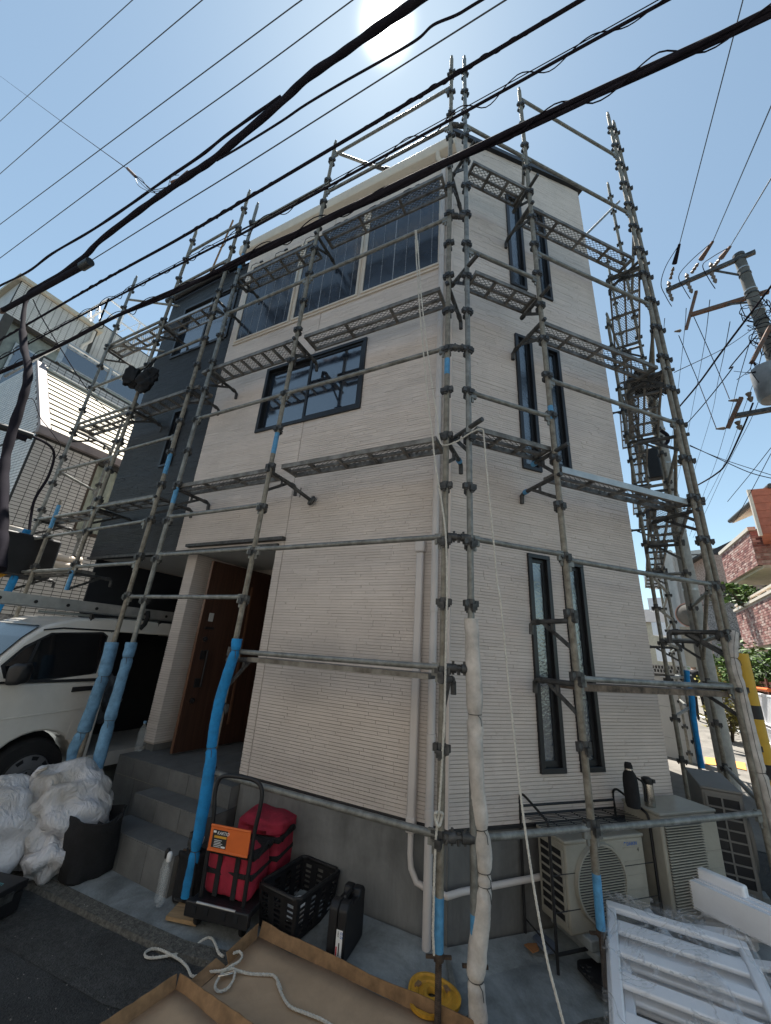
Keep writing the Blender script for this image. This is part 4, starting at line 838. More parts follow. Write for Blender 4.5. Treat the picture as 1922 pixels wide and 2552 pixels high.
for k in range(8):
    m_.tube(catmull([rb2 + Vector((rs.uniform(-.05, .05), 0, rs.uniform(-.03, .05))), rb2 + Vector((rs.uniform(-.2, .25), 0, rs.uniform(-.25, -.1))), rb2 + Vector((rs.uniform(-.4, .3), 0, rs.uniform(-.5, -.2)))]), .006, 4)
obj('loose_lead', m_, M_CABLE, UP, smooth=True)
# wires leaving the pole down the far street
GR = 'thin wires running from the right-hand pole down the far street'; LB = 'thin wire running from the right-hand pole down the far street'
for pts in ([X_c(405, 920), X_c(395, 1040), X_c(385, 1160), X_c(330, 1800)], [X_c(660, 800), X_c(640, 1060), X_c(570, 1700), w2c(480, 500), w2c(380, 1000)], [X_c(940, 700), X_c(880, 1200), X_c(780, 1750), w2c(640, 560), w2c(520, 1100)],
            [X_c(1180, 960), X_c(1110, 1330), X_c(1030, 1700), w2c(960, 160), w2c(770, 780), w2c(640, 1200)], [X_c(1420, 1180), X_c(1270, 1700), w2c(1210, 40), w2c(1020, 700), w2c(850, 1150), w2c(700, 1600)],
            [X_c(1580, 1250), X_c(1480, 1620), w2c(1360, 50), w2c(1130, 700), w2c(870, 1230), w2c(720, 1550)], [X_c(1660, 1300), w2c(1480, 100), w2c(1130, 790), w2c(900, 1290), w2c(740, 1620)]):
    n = len(pts); dwire(LB, [(*q, 8.6 + 22*(k/(n-1))**1.3) for k, q in enumerate(pts)], .0075, M_CABLE, 'overhead_wire', GR)
dwire('heavy black cable slanting down from the right edge behind the right scaffold', [(1960, 660, 8.0), (*X_c(1666, 540), 8.2), (*X_c(1100, 1290), 9), (*X_c(810, 1690), 10), (*v_c(800, 590), 11)], .02)
dwire('pair of cables drooping from the right-hand pole to the right scaffold top', [(*X_c(1500, 1120), 8.7), (*X_c(1180, 1500), 9.2), (*v_c(1480, 100), 9.5), (*v_c(1150, 520), 10.5), (*v_c(880, 830), 12)], .012)
dwire('black cable curving down from under the transformer to the right scaffold', [(*r1_(1560, 960), 8.6), (*r1_(1500, 1110), 8.9), (*r1_(1400, 1320), 9.5), (*r1_(1330, 1390), 10), (*r1_(1230, 1450), 11)], .016)
dwire('faint wire pair crossing low above the brick building', [(*w2c(700, 520), 12), (*w2c(1000, 660), 12), (*w2c(1400, 840), 12), (*w2c(1700, 920), 12)], .010)
dwire('thin wire crossing behind the scaffold below the wire pair', [(*w2c(700, 530), 12.5), (*w2c(1100, 690), 12.5), (*w2c(1700, 885), 12.5)], .008)
for k, (s, e) in enumerate((((1666, 550), (1150, 1190)), ((1666, 620), (1250, 1400)))):
    dwire(['thin wire ending in a small curl above the brick building', 'thin straight wire running down to the eave of the brick building'][k], [(*w2c(*s), 12), (*w2c((s[0]+e[0])/2, (s[1]+e[1])/2+8), 13), (*w2c(*e), 15)], .008)
dwire('thin crossing wire from the rusty hanger down to the left', [(*X_c(570, 1120), 8.6), (*X_c(700, 1430), 9), (*X_c(800, 1666), 9.5), (*w2c(1020, 330), 8.6)], .007)
dwire('thin crossing wire from the lower crossarm down to the lower bracket', [(*X_c(750, 900), 8.6), (*X_c(900, 1230), 9), (*X_c(1060, 1600), 9.3), (*v_c(1450, 490), 8.6)], .007)
dwire('thin wire from the pole tangle slanting left to the scaffold post', [(*X_c(1430, 1060), 8.7), (*X_c(1100, 1280), 8), (*X_c(520, 1560), 6)], .006)
# concrete pole behind the right scaffold
cpb = PD(1753, 1623, 8.8); CP = thing('utility_pole', 'bare concrete pole standing behind the right scaffold', 'utility pole', (cpb.x, cpb.y, zg(cpb.x, cpb.y)))
m_ = MB(); m_.tube([Vector((cpb.x, cpb.y, -.1)), Vector((cpb.x, cpb.y, 7.9))], [.125, .098], 20); obj('pole', m_, M_POLEC, CP, smooth=True)
for z in (3.1, 4.2, 4.9, 5.6, 6.4): m_ = MB(); m_.tube([Vector((cpb.x, cpb.y, z)), Vector((cpb.x, cpb.y, z+.04))], .118, 18); obj('band', m_, M_ALU, CP, smooth=True)
bx_ = PD(*v_c(450, 1340), 8.6); m_ = MB(); m_.cbox(bx_, (Vector((.8, -.6, 0)), Vector((.6, .8, 0)), UZ), .13, .10, .33); obj('meter_box', m_, M_BLACK, CP, bevel=.02)
m_ = MB(); m_.cbox(bx_ + Vector((-.13, 0, 0)), (Vector((.8, -.6, 0)), Vector((.6, .8, 0)), UZ), .02, .11, .36); obj('box_flange', m_, M_GREYW, CP)
for k in range(9):
    z = 2.4 + k*.45; a = .9 if k % 2 else -.9; m_ = MB(); m_.tube([Vector((cpb.x, cpb.y, z)), Vector((cpb.x+.24*a, cpb.y-.18*a, z))], .010, 6); obj('step_bolt', m_, M_STEELD, CP)
m_ = MB(); m_.tube(catmull([PD(*v_c(560, 900), 8.5), PD(*v_c(640, 960), 8.5), PD(*v_c(650, 1040), 8.5), PD(*v_c(600, 1090), 8.5)]), .035, 8); obj('conduit', m_, M_CABLE, CP, smooth=True)
# ------------------------------------------------------------------ things on the ground
def text(parent, s, m, org, X, Y, h, name='lettering', shear=0):
    cu = bpy.data.curves.new('t', 'FONT'); cu.body = s; cu.size = h; cu.extrude = .0004; cu.shear = shear; cu.align_x = 'LEFT'
    to = bpy.data.objects.new('t', cu); COL.objects.link(to); bpy.context.view_layer.update()
    me = bpy.data.meshes.new_from_object(to.evaluated_get(bpy.context.evaluated_depsgraph_get())); bpy.data.objects.remove(to); bpy.data.curves.remove(cu)
    X = Vector(X).normalized(); Y = Vector(Y).normalized(); Z = X.cross(Y); me.transform(frame_mat((X, Y, Z), Vector(org) - ORG[parent.name])); me.materials.clear(); me.materials.append(m)
    o = bpy.data.objects.new(name, me); COL.objects.link(o); o.parent = parent; ORG[o.name] = ORG[parent.name]; return o
def zap(p):
    o = max((p.xy-CX).dot(NA), (p.xy-CX).dot(NB)); return -.1*max(0, min(1, o/.8))
# --- folding cart with its bags
A_ = Vector((-1.075, 3.42, 0)); uX = Vector((.974, -.237, 0)).normalized(); uY = Vector((-uX.y, uX.x, 0)); FCt = (uX, uY, UZ)
CT = thing('hand_cart', 'black folding platform cart with an orange panel on its handle', 'cart', A_ + uX*.16 + UZ*-.08)
m_ = MB(); m_.box(A_, FCt, -.05, .40, -.06, .66, .035, .075); m_.box(A_, FCt, -.06, .41, -.10, -.05, .0, .085); obj('platform', m_, M_BLACK, CT, bevel=.008)
for x in (0.0, .09, .22, .31): m_ = MB(); m_.box(A_, FCt, x+.0, x+.03, -.105, -.055, .03, .07); obj('bumper_rib', m_, M_BLACKAL, CT)
hp = [A_+uX*x+uY*y+UZ*z for x, y, z in ((0, -.02, .04), (0.0, -.03, .3), (-.005, -.035, .55), (-.022, -.04, .66), (-.015, -.04, .75), (.03, -.04, .79), (.16, -.04, .80), (.29, -.04, .79), (.345, -.04, .74), (.352, -.04, .64), (.335, -.035, .5), (.33, -.03, .3), (.325, -.02, .04))]
m_ = MB(); m_.tube(catmull(hp, 5), .0145, 12); obj('handle', m_, M_BLACK, CT, smooth=True)
m_ = MB(); m_.tube([A_+uX*.02+uY*-.09+UZ*.08, A_+uX*.31+uY*-.09+UZ*.08], .009, 10); obj('release_bar', m_, M_ALU, CT, smooth=True)
m_ = MB(); m_.box(A_, FCt, .008, .318, -.058, -.050, .355, .495); m_.tube([A_+uX*.008+uY*-.056+UZ*.495, A_+uX*.318+uY*-.056+UZ*.495], .008, 8); m_.tube([A_+uX*.008+uY*-.056+UZ*.355, A_+uX*.318+uY*-.056+UZ*.355], .008, 8); PN = obj('sign_panel', m_, M_ORANGE, CT, smooth=True)
m_ = MB(); m_.box(A_, FCt, .03, .145, -.0598, -.0583, .372, .474); obj('sticker', m_, M_TEXTK, PN)
m_ = MB(); m_.box(A_, FCt, .045, .142, -.0608, -.0599, .428, .441); obj('sticker_band', m_, M_YELLOW, PN)
m_ = MB(); m_.box(A_, FCt, .108, .14, -.0608, -.0599, .376, .386); m_.box(A_, FCt, .034, .056, -.0608, -.0599, .456, .468); obj('sticker_box', m_, M_PAPER, PN)
text(PN, 'KARTIO', M_TEXTW, A_+uX*.064+uY*-.0606+UZ*.449, uX, UZ, .026, shear=.2)
for i in range(5): m_ = MB(); m_.box(A_, FCt, .05, .10+.008*(i % 3), -.0606, -.0599, .378+.009*i, .381+.009*i); obj('fine_print', m_, M_PAPER, PN)
for x, y in ((.0, .0), (.34, .0), (.0, .58), (.34, .58)):
    c = A_ + uX*x + uY*y + UZ*-.03; m_ = MB(); m_.lathe(c - uX*.014, [(.008, 0), (.046, .002), (.05, .008), (.05, .02), (.046, .026), (.008, .028)], 18, axis=uX); w_ = obj('wheel', m_, M_TYRE, CT, smooth=True)
    m_ = MB(); m_.box(c, FCt, -.022, -.017, -.02, .02, -.01, .07); m_.box(c, FCt, .017, .022, -.02, .02, -.01, .07); obj('fork', m_, M_BLACKAL, w_)
def softbox(org, fr, x0, x1, y0, y1, z0, z1, seed, amp=.012, n=9, open_top=False, pw=.25):
    rnd = random.Random(seed); ph = [(rnd.uniform(3, 16), rnd.uniform(3, 16), rnd.uniform(3, 16), rnd.uniform(0, 6)) for _ in range(6)]
    mb = blob((0, 0, 0), 1, 1, 1, seed, 0, nu=40, nv=26, sq=pw)
    cx, cy, cz = (x0+x1)/2, (y0+y1)/2, (z0+z1)/2
    for i, v in enumerate(mb.v):
        d = sum(math.sin(a*v.x*.5+b*v.y*.5+c*v.z*.5+p) for a, b, c, p in ph)/6*amp
        w = Vector((cx+v.x*(x1-x0)/2, cy+v.y*(y1-y0)/2, cz+v.z*(z1-z0)/2)); w += Vector((v.x, v.y, v.z))*d
        mb.v[i] = org + fr[0]*w.x + fr[1]*w.y + fr[2]*w.z
    return mb
def redbag(lab, x0, x1, y0, y1, z0, z1, seed, lid):
    B = thing('tool_bag', lab, 'bag', A_ + uX*(x0+x1)/2 + uY*(y0+y1)/2 + UZ*z0)
    obj('body', softbox(A_, FCt, x0, x1, y0, y1, z0, z1, seed, .014), M_RED, B, smooth=True)
    zm = z0+(z1-z0)*.52
    for z in (zm,) : m_ = MB(); m_.box(A_, FCt, x0-.006, x1+.006, y0-.006, y1+.006, z-.014, z+.014); obj('belt', m_, M_BLACKF, B, bevel=.004)
    for x in (x0+(x1-x0)*.3, x0+(x1-x0)*.68):
        m_ = MB(); m_.box(A_, FCt, x-.018, x+.018, y0-.010, y0-.004, z0+.01, z1-.03); obj('strap', m_, M_BLACKF, B)
    m_ = MB(); m_.box(A_, FCt, x0-.005, x1+.005, y0-.005, y1+.005, z1-.035, z1-.004); obj('rim_tape', m_, M_BLACKF, B, bevel=.006)
    if lid: 
        L_ = softbox(A_, FCt, x0-.01, x1+.01, y0, y1+.04, z1-.02, z1+.09, seed+5, .03, pw=.5); obj('lid', L_, M_RED, B, smooth=True)
    m_ = MB(); hh = [A_+uX*x1*1.0+uY*(y0+.05)+UZ*(z1-.03), A_+uX*(x1+.02)+uY*((y0+y1)/2)+UZ*(z1+.03), A_+uX*x1+uY*(y1-.05)+UZ*(z1-.03)]; m_.tube(catmull(hh), .012, 6); obj('grip', m_, M_BLACKF, B, smooth=True)
    return B
redbag('red tool bag with black straps at the front of the cart', -.02, .345, .0, .27, .078, .345, 31, False)
redbag('red tool bag with a bulging lid at the back of the cart', -.01, .385, .29, .62, .078, .345, 37, True)
# --- basket
bo = Vector((-.425, 3.52, -.065)); bX = Vector((.86, -.51, 0)).normalized(); bY = Vector((-bX.y, bX.x, 0)); FBk = (bX, bY, UZ)
BK = thing('basket', 'black slotted plastic basket holding white gloves', 'basket', bo)
def frus(x, y, z): k = .86+.14*z/.235; return bo + bX*x*k + bY*y*k + UZ*z
hx, hy, hz = .175, .235, .235
m_ = MB(); m_.add([frus(-hx, -hy, .008), frus(hx, -hy, .008), frus(hx, hy, .008), frus(-hx, hy, .008), frus(-hx, -hy, 0), frus(hx, -hy, 0), frus(hx, hy, 0), frus(-hx, hy, 0)], [(0, 1, 2, 3), (7, 6, 5, 4), (0, 4, 5, 1), (1, 5, 6, 2), (2, 6, 7, 3), (3, 7, 4, 0)]); obj('floor', m_, M_BLACK, BK)
m_ = MB(); rim = [frus(x, y, hz) for x, y in ((-hx+.03, -hy), (hx-.03, -hy), (hx, -hy+.03), (hx, hy-.03), (hx-.03, hy), (-hx+.03, hy), (-hx, hy-.03), (-hx, -hy+.03))]; m_.tube(rim, .013, 8, closed=True); obj('rim', m_, M_BLACK, BK, smooth=True)
def lattice(P, Q, cols, rows):   # wall from P to Q (xy local), slots left open
    m_ = MB(); 
    pt = lambda t, z: frus(P[0]+(Q[0]-P[0])*t, P[1]+(Q[1]-P[1])*t, z)
    nn = (Vector(Q)-Vector(P)); nrm = Vector((nn.y, -nn.x)).normalized(); nw = (bX*nrm.x + bY*nrm.y)*.004
    def slab(t0, t1, z0, z1):
        a, b, c, d = pt(t0, z0), pt(t1, z0), pt(t1, z1), pt(t0, z1); m_.add([a-nw, b-nw, c-nw, d-nw, a+nw, b+nw, c+nw, d+nw], [(0, 1, 2, 3), (7, 6, 5, 4), (0, 4, 5, 1), (1, 5, 6, 2), (2, 6, 7, 3), (3, 7, 4, 0)])
    sw = .5/cols
    slab(0, 1, 0, .03); slab(0, 1, hz-.035, hz)
    for i in range(cols+1):
        t = i/cols; slab(max(0, t-sw*.5), min(1, t+sw*.5), .03, hz-.035)
    zh = (hz-.065)/rows
    for j in range(1, rows):
        for i in range(cols):
            slab((i)/cols+sw*.5, (i+1)/cols-sw*.5, .03+j*zh-.006, .03+j*zh+.006)
    return m_
cs = [(-hx, -hy), (hx, -hy), (hx, hy), (-hx, hy)]
for i in range(4): obj('side', lattice(cs[i], cs[(i+1) % 4], 3 if i % 2 == 0 else 4, 6), M_BLACK, BK)
gl = blob(bo + bX*.02 + bY*-.02 + UZ*.06, .10, .08, .055, 11, .35); tag(obj('work_gloves', gl, M_PAPER, None, smooth=True, loc=bo+UZ*.02), 'white ribbed work gloves lying inside the black basket', 'gloves')
# --- standing drill case
c0 = Vector((-.184, 3.164, -.072)); cXv = Vector((.118, -.047, 0)).normalized(); cY = Vector((-cXv.y, cXv.x, 0)); FK = (cXv, cY, UZ)
KC = thing('tool_case', 'black plastic tool case standing upright with a white side label', 'tool case', c0 + cXv*.06 + cY*.15)
m_ = MB(); m_.prism([(0, 0), (.30, 0), (.30, .255), (.27, .285), (.215, .285), (.20, .25), (.10, .25), (.085, .285), (.03, .285), (0, .255)], (cY, UZ, cXv), c0, .0, .06); obj('shell_half', m_, M_BLACK, KC, bevel=.010)
m_ = MB(); m_.prism([(0, 0), (.30, 0), (.30, .255), (.27, .285), (.215, .285), (.20, .25), (.10, .25), (.085, .285), (.03, .285), (0, .255)], (cY, UZ, cXv), c0, .063, .125); obj('shell_half', m_, M_BLACK, KC, bevel=.010)
m_ = MB(); m_.tube([c0+cXv*.062+cY*.09+UZ*.255, c0+cXv*.062+cY*.10+UZ*.278, c0+cXv*.062+cY*.20+UZ*.278, c0+cXv*.062+cY*.21+UZ*.255], .012, 8); obj('carry_handle', m_, M_BLACK, KC, smooth=True)
m_ = MB(); m_.box(c0, FK, .066, .108, -.003, -.001, .035, .165); LBc = obj('label_sticker', m_, M_PAPER, KC)
text(LBc, '0.0', M_TEXTB, c0+cXv*.092+cY*-.0036+UZ*.158, -UZ, cXv, .026); text(LBc, 'HEX', M_TEXTK, c0+cXv*.075+cY*-.0036+UZ*.158, -UZ, cXv, .014)
m_ = MB(); m_.box(c0, FK, .068, .077, -.004, -.0031, .038, .085); obj('red_mark', m_, M_TEXTR, LBc)
m_ = MB(); m_.box(c0, FK, .085, .092, -.004, -.0031, .045, .105); obj('fine_print', m_, M_TEXTK, LBc)
text(KC, 'A', M_TEXTB, c0+cXv*.07+cY*-.0036+UZ*.012, cXv, UZ, .03)
# --- toolbox cut by the left edge
q0 = PG(75, 2188, .07); qb = (PG(0, 2171, .07) - q0).normalized(); qf = (PG(0, 2224, .07) - q0); qf = (qf - qb*qf.dot(qb)).normalized()
TB = thing('tool_case', 'flat black tool case with teal lettering cut by the left edge', 'tool case', q0 - UZ*.17)
FT = (qb, qf, UZ)
m_ = MB(); m_.box(q0, FT, 0, .42, 0, .34, -.05, 0); obj('lid', m_, M_BLACK, TB, bevel=.008)
m_ = MB(); m_.box(q0, FT, 0.01, .41, .01, .33, -.175, -.057); obj('tray', m_, M_BLACK, TB, bevel=.008)
m_ = MB(); m_.box(q0, FT, .02, .40, .331, .345, -.06, -.045); m_.box(q0, FT, .0-.012, -.001, .1, .2, -.08, -.03); obj('latch', m_, M_STEELD, TB)
M_TEAL = mat('teal_print', (.10, .32, .34), .5, var=.05); text(TB, 'mmmm', M_TEAL, q0 + qb*.075 + qf*.13 + UZ*.001, qb, -qf, .055, shear=.35); text(TB, 'Z', M_PAPER, q0 + qb*.20 + qf*.21 + UZ*.001, qb, -qf, .05)
# --- garbage bags and black bucket
def crumple(mb, seed, a=.02, f=9, gather=None):
    rnd = random.Random(seed); rv = lambda: Vector((rnd.gauss(0, 1), rnd.gauss(0, 1), rnd.gauss(0, 1))).normalized()
    L1 = [(rv()*f*rnd.uniform(.5, 1.2), rnd.uniform(0, 6)) for _ in range(6)]; L2 = [(rv()*f*rnd.uniform(1.8, 3.6), rnd.uniform(0, 6)) for _ in range(9)]; wv = [(rv()*f*.7, rv()*.05) for _ in range(3)]
    c = sum(mb.v, Vector())/len(mb.v)
    for i, v in enumerate(mb.v):
        p = v.copy()
        for d, w in wv: p += w*math.sin(d.dot(v))
        k = sum(math.sin(d.dot(p)+q) for d, q in L1)/6; k2 = sum((1-abs(math.sin(d.dot(p)+q)))**6 for d, q in L2)/9 - .1
        g = 0
        if gather is not None:
            r = v - gather; th = math.atan2(r.y, r.x); ds = r.length; g = .35*math.sin(th*23+3*math.sin(th*5))*math.exp(-ds/.28)
        mb.v[i] = v + (v-c).normalized()*(k*a*3.0 + k2*a*3.2 + g*a)
    return mb
gA = thing('garbage_bag', 'white garbage bag slumped over the black fabric bucket', 'garbage bag', (-2.57, 4.03, -.06))
bagB = crumple(blob((-2.57, 4.03, .25), .37, .30, .36, 41, .16, 170, 110, zmin=-.06), 5, .0085, 10, Vector((-2.78, 3.9, .55))); obj('film', bagB, M_BAG, gA, smooth=True)
kk = MB(); kk.tube(catmull([Vector((-2.84, 3.92, .50)), Vector((-2.80, 3.89, .57)), Vector((-2.75, 3.87, .60)), Vector((-2.70, 3.86, .63))]), [.03]*6+[.018]*6+[.012]*6+[.015], 8); obj('tied_neck', kk, M_BAG, gA, smooth=True)
gB = thing('garbage_bag', 'white garbage bag at the left edge in front of the van wheel', 'garbage bag', (-2.98, 3.80, -.06))
obj('film', crumple(blob((-2.98, 3.80, .20), .36, .34, .33, 47, .16, 170, 110, zmin=-.06), 8, .0085, 10, Vector((-2.8, 3.75, .48))), M_BAG, gB, smooth=True)
gC = blob((-2.45, 3.82, .05), .15, .12, .15, 44, .3, 40, 26, zmin=-.08); gC = crumple(gC, 9, .006, 14); obj('loose_tail', gC, M_BAG, gA, smooth=True)
kc = Vector((-2.20, 3.92, -.085)); FBT = thing('fabric_bucket', 'black fabric bucket beside the tiled steps', 'bucket', kc)
m_ = MB(); prof = [(.0, .0), (.155, 0), (.172, .02), (.178, .15), (.188, .30), (.195, .40), (.188, .405), (.178, .30), (.165, .03), (0, .02)]; m_.lathe(kc, prof, 30, cap=False)
for i, v in enumerate(m_.v): a = math.atan2(v.y-kc.y, v.x-kc.x); m_.v[i] = v + Vector((0, 0, .015*math.sin(2*a+.8)*max(0, v.z-kc.z)/.4)) + Vector((math.cos(a), math.sin(a), 0))*.022*math.sin(3*a+v.z*9+1) + Vector((math.cos(a), math.sin(a), 0))*.010*math.sin(7*a+v.z*22)
obj('wall', m_, M_BLACKF, FBT, smooth=True)
m_ = MB(); m_.tube(catmull([kc+Vector((.10, -.17, .40)), kc+Vector((.17, -.11, .36)), kc+Vector((.20, -.02, .41))]), .010, 6); obj('handle', m_, M_BLACKF, FBT, smooth=True)
# --- small black tool bag with bottles on the apron
tb = PG(*d_c(205, 1640), -.07); TBG = thing('tool_bag', 'small black tool bag with markers next to the bright blue sleeve', 'bag', tb)
FTB = ((V3(DA)*-1), V3(NA)*-1, UZ)
obj('body', softbox(tb + V3(NA)*-.05, FTB, -.09, .11, -.05, .07, 0, .30, 51, .02), M_BLACKF, TBG, smooth=True)
m_ = MB(); m_.tube([tb+V3(NA)*-.05+Vector((.02, 0, .22)), tb+V3(NA)*-.05+Vector((.045, 0, .345))], .010, 8); obj('red_marker', m_, M_TEXTR, TBG, smooth=True)
m_ = MB(); m_.tube([tb+V3(NA)*-.05+Vector((.045, 0, .345)), tb+V3(NA)*-.05+Vector((.052, 0, .385))], .013, 8); obj('marker_cap', m_, M_PAPER, TBG, smooth=True)
for k in range(3): m_ = MB(); m_.tube([tb+V3(NA)*-.05+Vector((.06+.02*k, .02, .2)), tb+V3(NA)*-.05+Vector((.09+.03*k, .03, .33-.02*k))], .006, 6); obj('screwdriver', m_, M_STAINLESS, TBG, smooth=True)
M_CLEAR = mat('clear_plastic', (.75, .8, .82), .12, var=.02, alpha=.13, spec=.7)
for k, (dx, dy, capm, lab) in enumerate(((-.16, .02, M_BLACK, 'clear spray bottle with a dark cap left of the small black tool bag'), (-.12, -.03, M_PAPER, 'clear bottle with a white cap left of the small black tool bag'))):
    c = tb + Vector((dx, dy, 0)); Bt = thing('spray_bottle', lab, 'bottle', c); m_ = MB(); m_.lathe(c, [(.0, 0), (.024, .002), (.026, .03), (.023, .1), (.027, .18), (.019, .22), (.012, .24), (.012, .26)], 16); obj('body', m_, M_CLEAR, Bt, smooth=True); m_ = MB(); m_.lathe(c, [(.016, .255), (.018, .26), (.018, .30), (.012, .31)], 12); obj('cap', m_, capm, Bt, smooth=True)
# --- plywood pad under the post
pp = [PG(*g_(*q), -.075) for q in ((980, 1050), (1160, 1090), (1200, 1010), (1060, 965))]
m_ = MB(); m_.add([p for p in pp] + [p + UZ*.022 for p in pp], [(3, 2, 1, 0), (4, 5, 6, 7), (0, 1, 5, 4), (1, 2, 6, 5), (2, 3, 7, 6), (3, 0, 4, 7)]); tag(obj('plywood_pad', m_, M_WOOD, None, loc=pp[0]), 'square plywood pad under the jack of the post before the door', 'wood pad')
# --- yellow base plate
yc = PG(1078, 2487, -.06); YP = thing('base_plate', 'yellow plastic jack base plate behind the cardboard at the corner', 'base plate', yc)
m_ = MB(); n = 40; rings = [(.145, 0), (.148, .018), (.135, .02), (.128, .012), (.105, .012), (.10, .02), (.088, .02), (.082, .011), (.06, .011), (.055, .024), (.034, .024), (.028, .0)]
m_.lathe(yc, rings, n, cap=False)
for i, v in enumerate(m_.v): a = math.atan2(v.y-yc.y, v.x-yc.x); k = 1 + .07*math.cos(3*a+.5); m_.v[i] = Vector((yc.x+(v.x-yc.x)*k, yc.y+(v.y-yc.y)*k, v.z))
obj('disc', m_, M_YELLOW, YP, smooth=True)
for k in range(3): a = .4+k*2.1; c = yc + Vector((math.cos(a), math.sin(a), 0))*.094; m_ = MB(); m_.cbox(c + UZ*.018, (Vector((math.cos(a), math.sin(a), 0)), Vector((-math.sin(a), math.cos(a), 0)), UZ), .012, .02, .006); obj('lug', m_, M_CARDE, YP)
sp_ = MB(); sp_.bar(PG(*yy(705, 400), -.03), PG(*yy(860, 1100), -.06), .03, .012); tag(obj('steel_bar', sp_, M_STEEL, None, loc=PG(*yy(705, 400), -.03)), 'flat grey bar lying on the concrete behind the corner jack', 'bar')
# --- cardboard trays
def tray(lab, corner, dx, dy, lx, ly, z, rim, sides, seed):
    rnd = random.Random(seed); R = thing('cardboard_tray', lab, 'cardboard', corner); fr = (dx, dy, UZ)
    m_ = MB(); nx, ny = 14, 10
    for j in range(ny+1):
        for i in range(nx+1): m_.v.append(corner + dx*lx*i/nx + dy*ly*j/ny + UZ*(z - corner.z + .004*math.sin(i*1.3+seed)*math.cos(j*.9)))
    m_.f = [(j*(nx+1)+i, j*(nx+1)+i+1, (j+1)*(nx+1)+i+1, (j+1)*(nx+1)+i) for j in range(ny) for i in range(nx)]
    o_ = obj('sheet', m_, M_CARD, R, smooth=True); sm = o_.modifiers.new('thick', 'SOLIDIFY'); sm.thickness = .005
    for s in sides:
        m_ = MB(); n = 24
        for i in range(n+1):
            t = i/n; base = {'x': corner + dx*lx*t, 'y': corner + dy*ly*t}[s]; base = Vector((base.x, base.y, z)); out = {'x': -dy, 'y': -dx}[s]
            h = rim*(1+.04*math.sin(t*19+seed)) + rnd.uniform(-.004, .003); lean = .012 + .012*math.sin(t*5+seed)
            for a, b in ((0, 0), (lean, h), (lean+.006, h-.001), (.006, 0)): m_.v.append(base + out*a + UZ*b)
        for i in range(n):
            for k in range(4): m_.f.append((i*4+k, i*4+(k+1) % 4, (i+1)*4+(k+1) % 4, (i+1)*4+k))
        obj('flap', m_, M_CARDE, R, label=None)
    return R
c2a = PG(*crop(200, 2300, 500/1666)(1480, 120), -.066); c2x = Vector((1.19, -.575, 0)).normalized(); c2y = Vector((-.575, -1.19, 0)).normalized()
tray('large brown cardboard tray with the white rope lying across it', c2a, c2x, c2y, 1.75, 1.05, -.066, .068, ('x',), 2)
m_ = MB(); fl0 = c2a + c2y*.12; pts = [c2a + c2y*.02, c2a + c2y*.26, c2a + c2y*.27 + UZ*.05 - c2x*.02, c2a + c2y*.01 + UZ*.072 - c2x*.012]; m_.add(pts + [p + c2x*.006 for p in pts], [(0, 1, 2, 3), (7, 6, 5, 4), (0, 4, 5, 1), (1, 5, 6, 2), (2, 6, 7, 3), (3, 7, 4, 0)])
m_.add([c2a+c2y*.28, c2a+c2y*.55, c2a+c2y*.54-c2x*.07+UZ*.012, c2a+c2y*.29-c2x*.07+UZ*.02], [(0, 1, 2, 3)])
cb = tag(obj('cardboard_scrap', m_, M_CARDE, None, loc=c2a), 'torn bent flap at the left end of the large cardboard tray', 'cardboard')
c1a = PG(*crop(200, 2300, 500/1666)(790, 560), -.054); c1x = Vector((.86, -.51, 0)).normalized(); c1y = Vector((-.51, -.86, 0)).normalized()
tray('nearer brown cardboard tray at the bottom edge overlapping the large one', c1a, c1x, c1y, 1.2, .9, -.054, .062, ('x', 'y'), 6)
bxc = crop(200, 2300, 500/1666)
rp_ = [(1190, 280, 0), (1150, 250, .0), (1125, 180, 0), (1090, 128, 0), (1030, 135, 0), (940, 205, 0), (850, 250, .0), (740, 272, .004), (620, 290, 0), (550, 285, 0), (540, 250, 0), (590, 218, 0), (660, 222, 0), (740, 258, .012), (830, 310, 0), (890, 370, 0), (925, 440, 0), (990, 440, .004), (1080, 408, .02), (1190, 395, .022), (1260, 355, .02), (1320, 320, .02), (1345, 275, .022), (1320, 240, .03), (1270, 255, .03)]
def rp(x, y, h): return PG(*bxc(x, y), -.098+h) + UZ*.0
P_ = [PG(*bxc(x, y), (-.102 if x < 1060 and y > 150 else -.082 if x < 1100 else -.054)+h) for x, y, h in rp_]
rope('rope', 'white rope looped on the asphalt beside the cardboard trays', P_, .0075)
P_ = [PG(*bxc(x, y), -.054+h) for x, y, h in ((1235, 530, 0), (1270, 480, .006), (1285, 410, .012), (1270, 380, .016), (1200, 400, .014), (1150, 460, .004), (1120, 530, 0), (1150, 570, 0), (1210, 555, .004), (1245, 520, .012))]
rope('rope', 'small eye loop of the white rope on the cardboard', P_, .0075)
P_ = [PG(*bxc(x, y), -.054+h) for x, y, h in ((1275, 385, .02), (1330, 405, .004), (1420, 425, 0), (1530, 430, 0), (1600, 435, 0), (1640, 480, 0), (1670, 560, 0))] + [PG(*h_(x, y), -.054) for x, y in ((215, 1410), (240, 1480), (290, 1560), (380, 1600), (480, 1640), (560, 1690))]
rope('rope', 'white rope end running across the large cardboard tray to the bottom edge', P_, .0075)
ck = MB(); ckc = PG(*bxc(1215, 425), -.044); ck.tube([ckc+Vector((math.cos(a)*.035+.02*math.sin(a), math.sin(a)*.014+.012*math.cos(a), 0)) for a in [2*PI*k/16 for k in range(16)]], .004, 6, closed=True); tag(obj('snap_hook', ck, M_STAINLESS, None, smooth=True, loc=ckc), 'steel snap hook on the rope loop on the cardboard', 'hook')
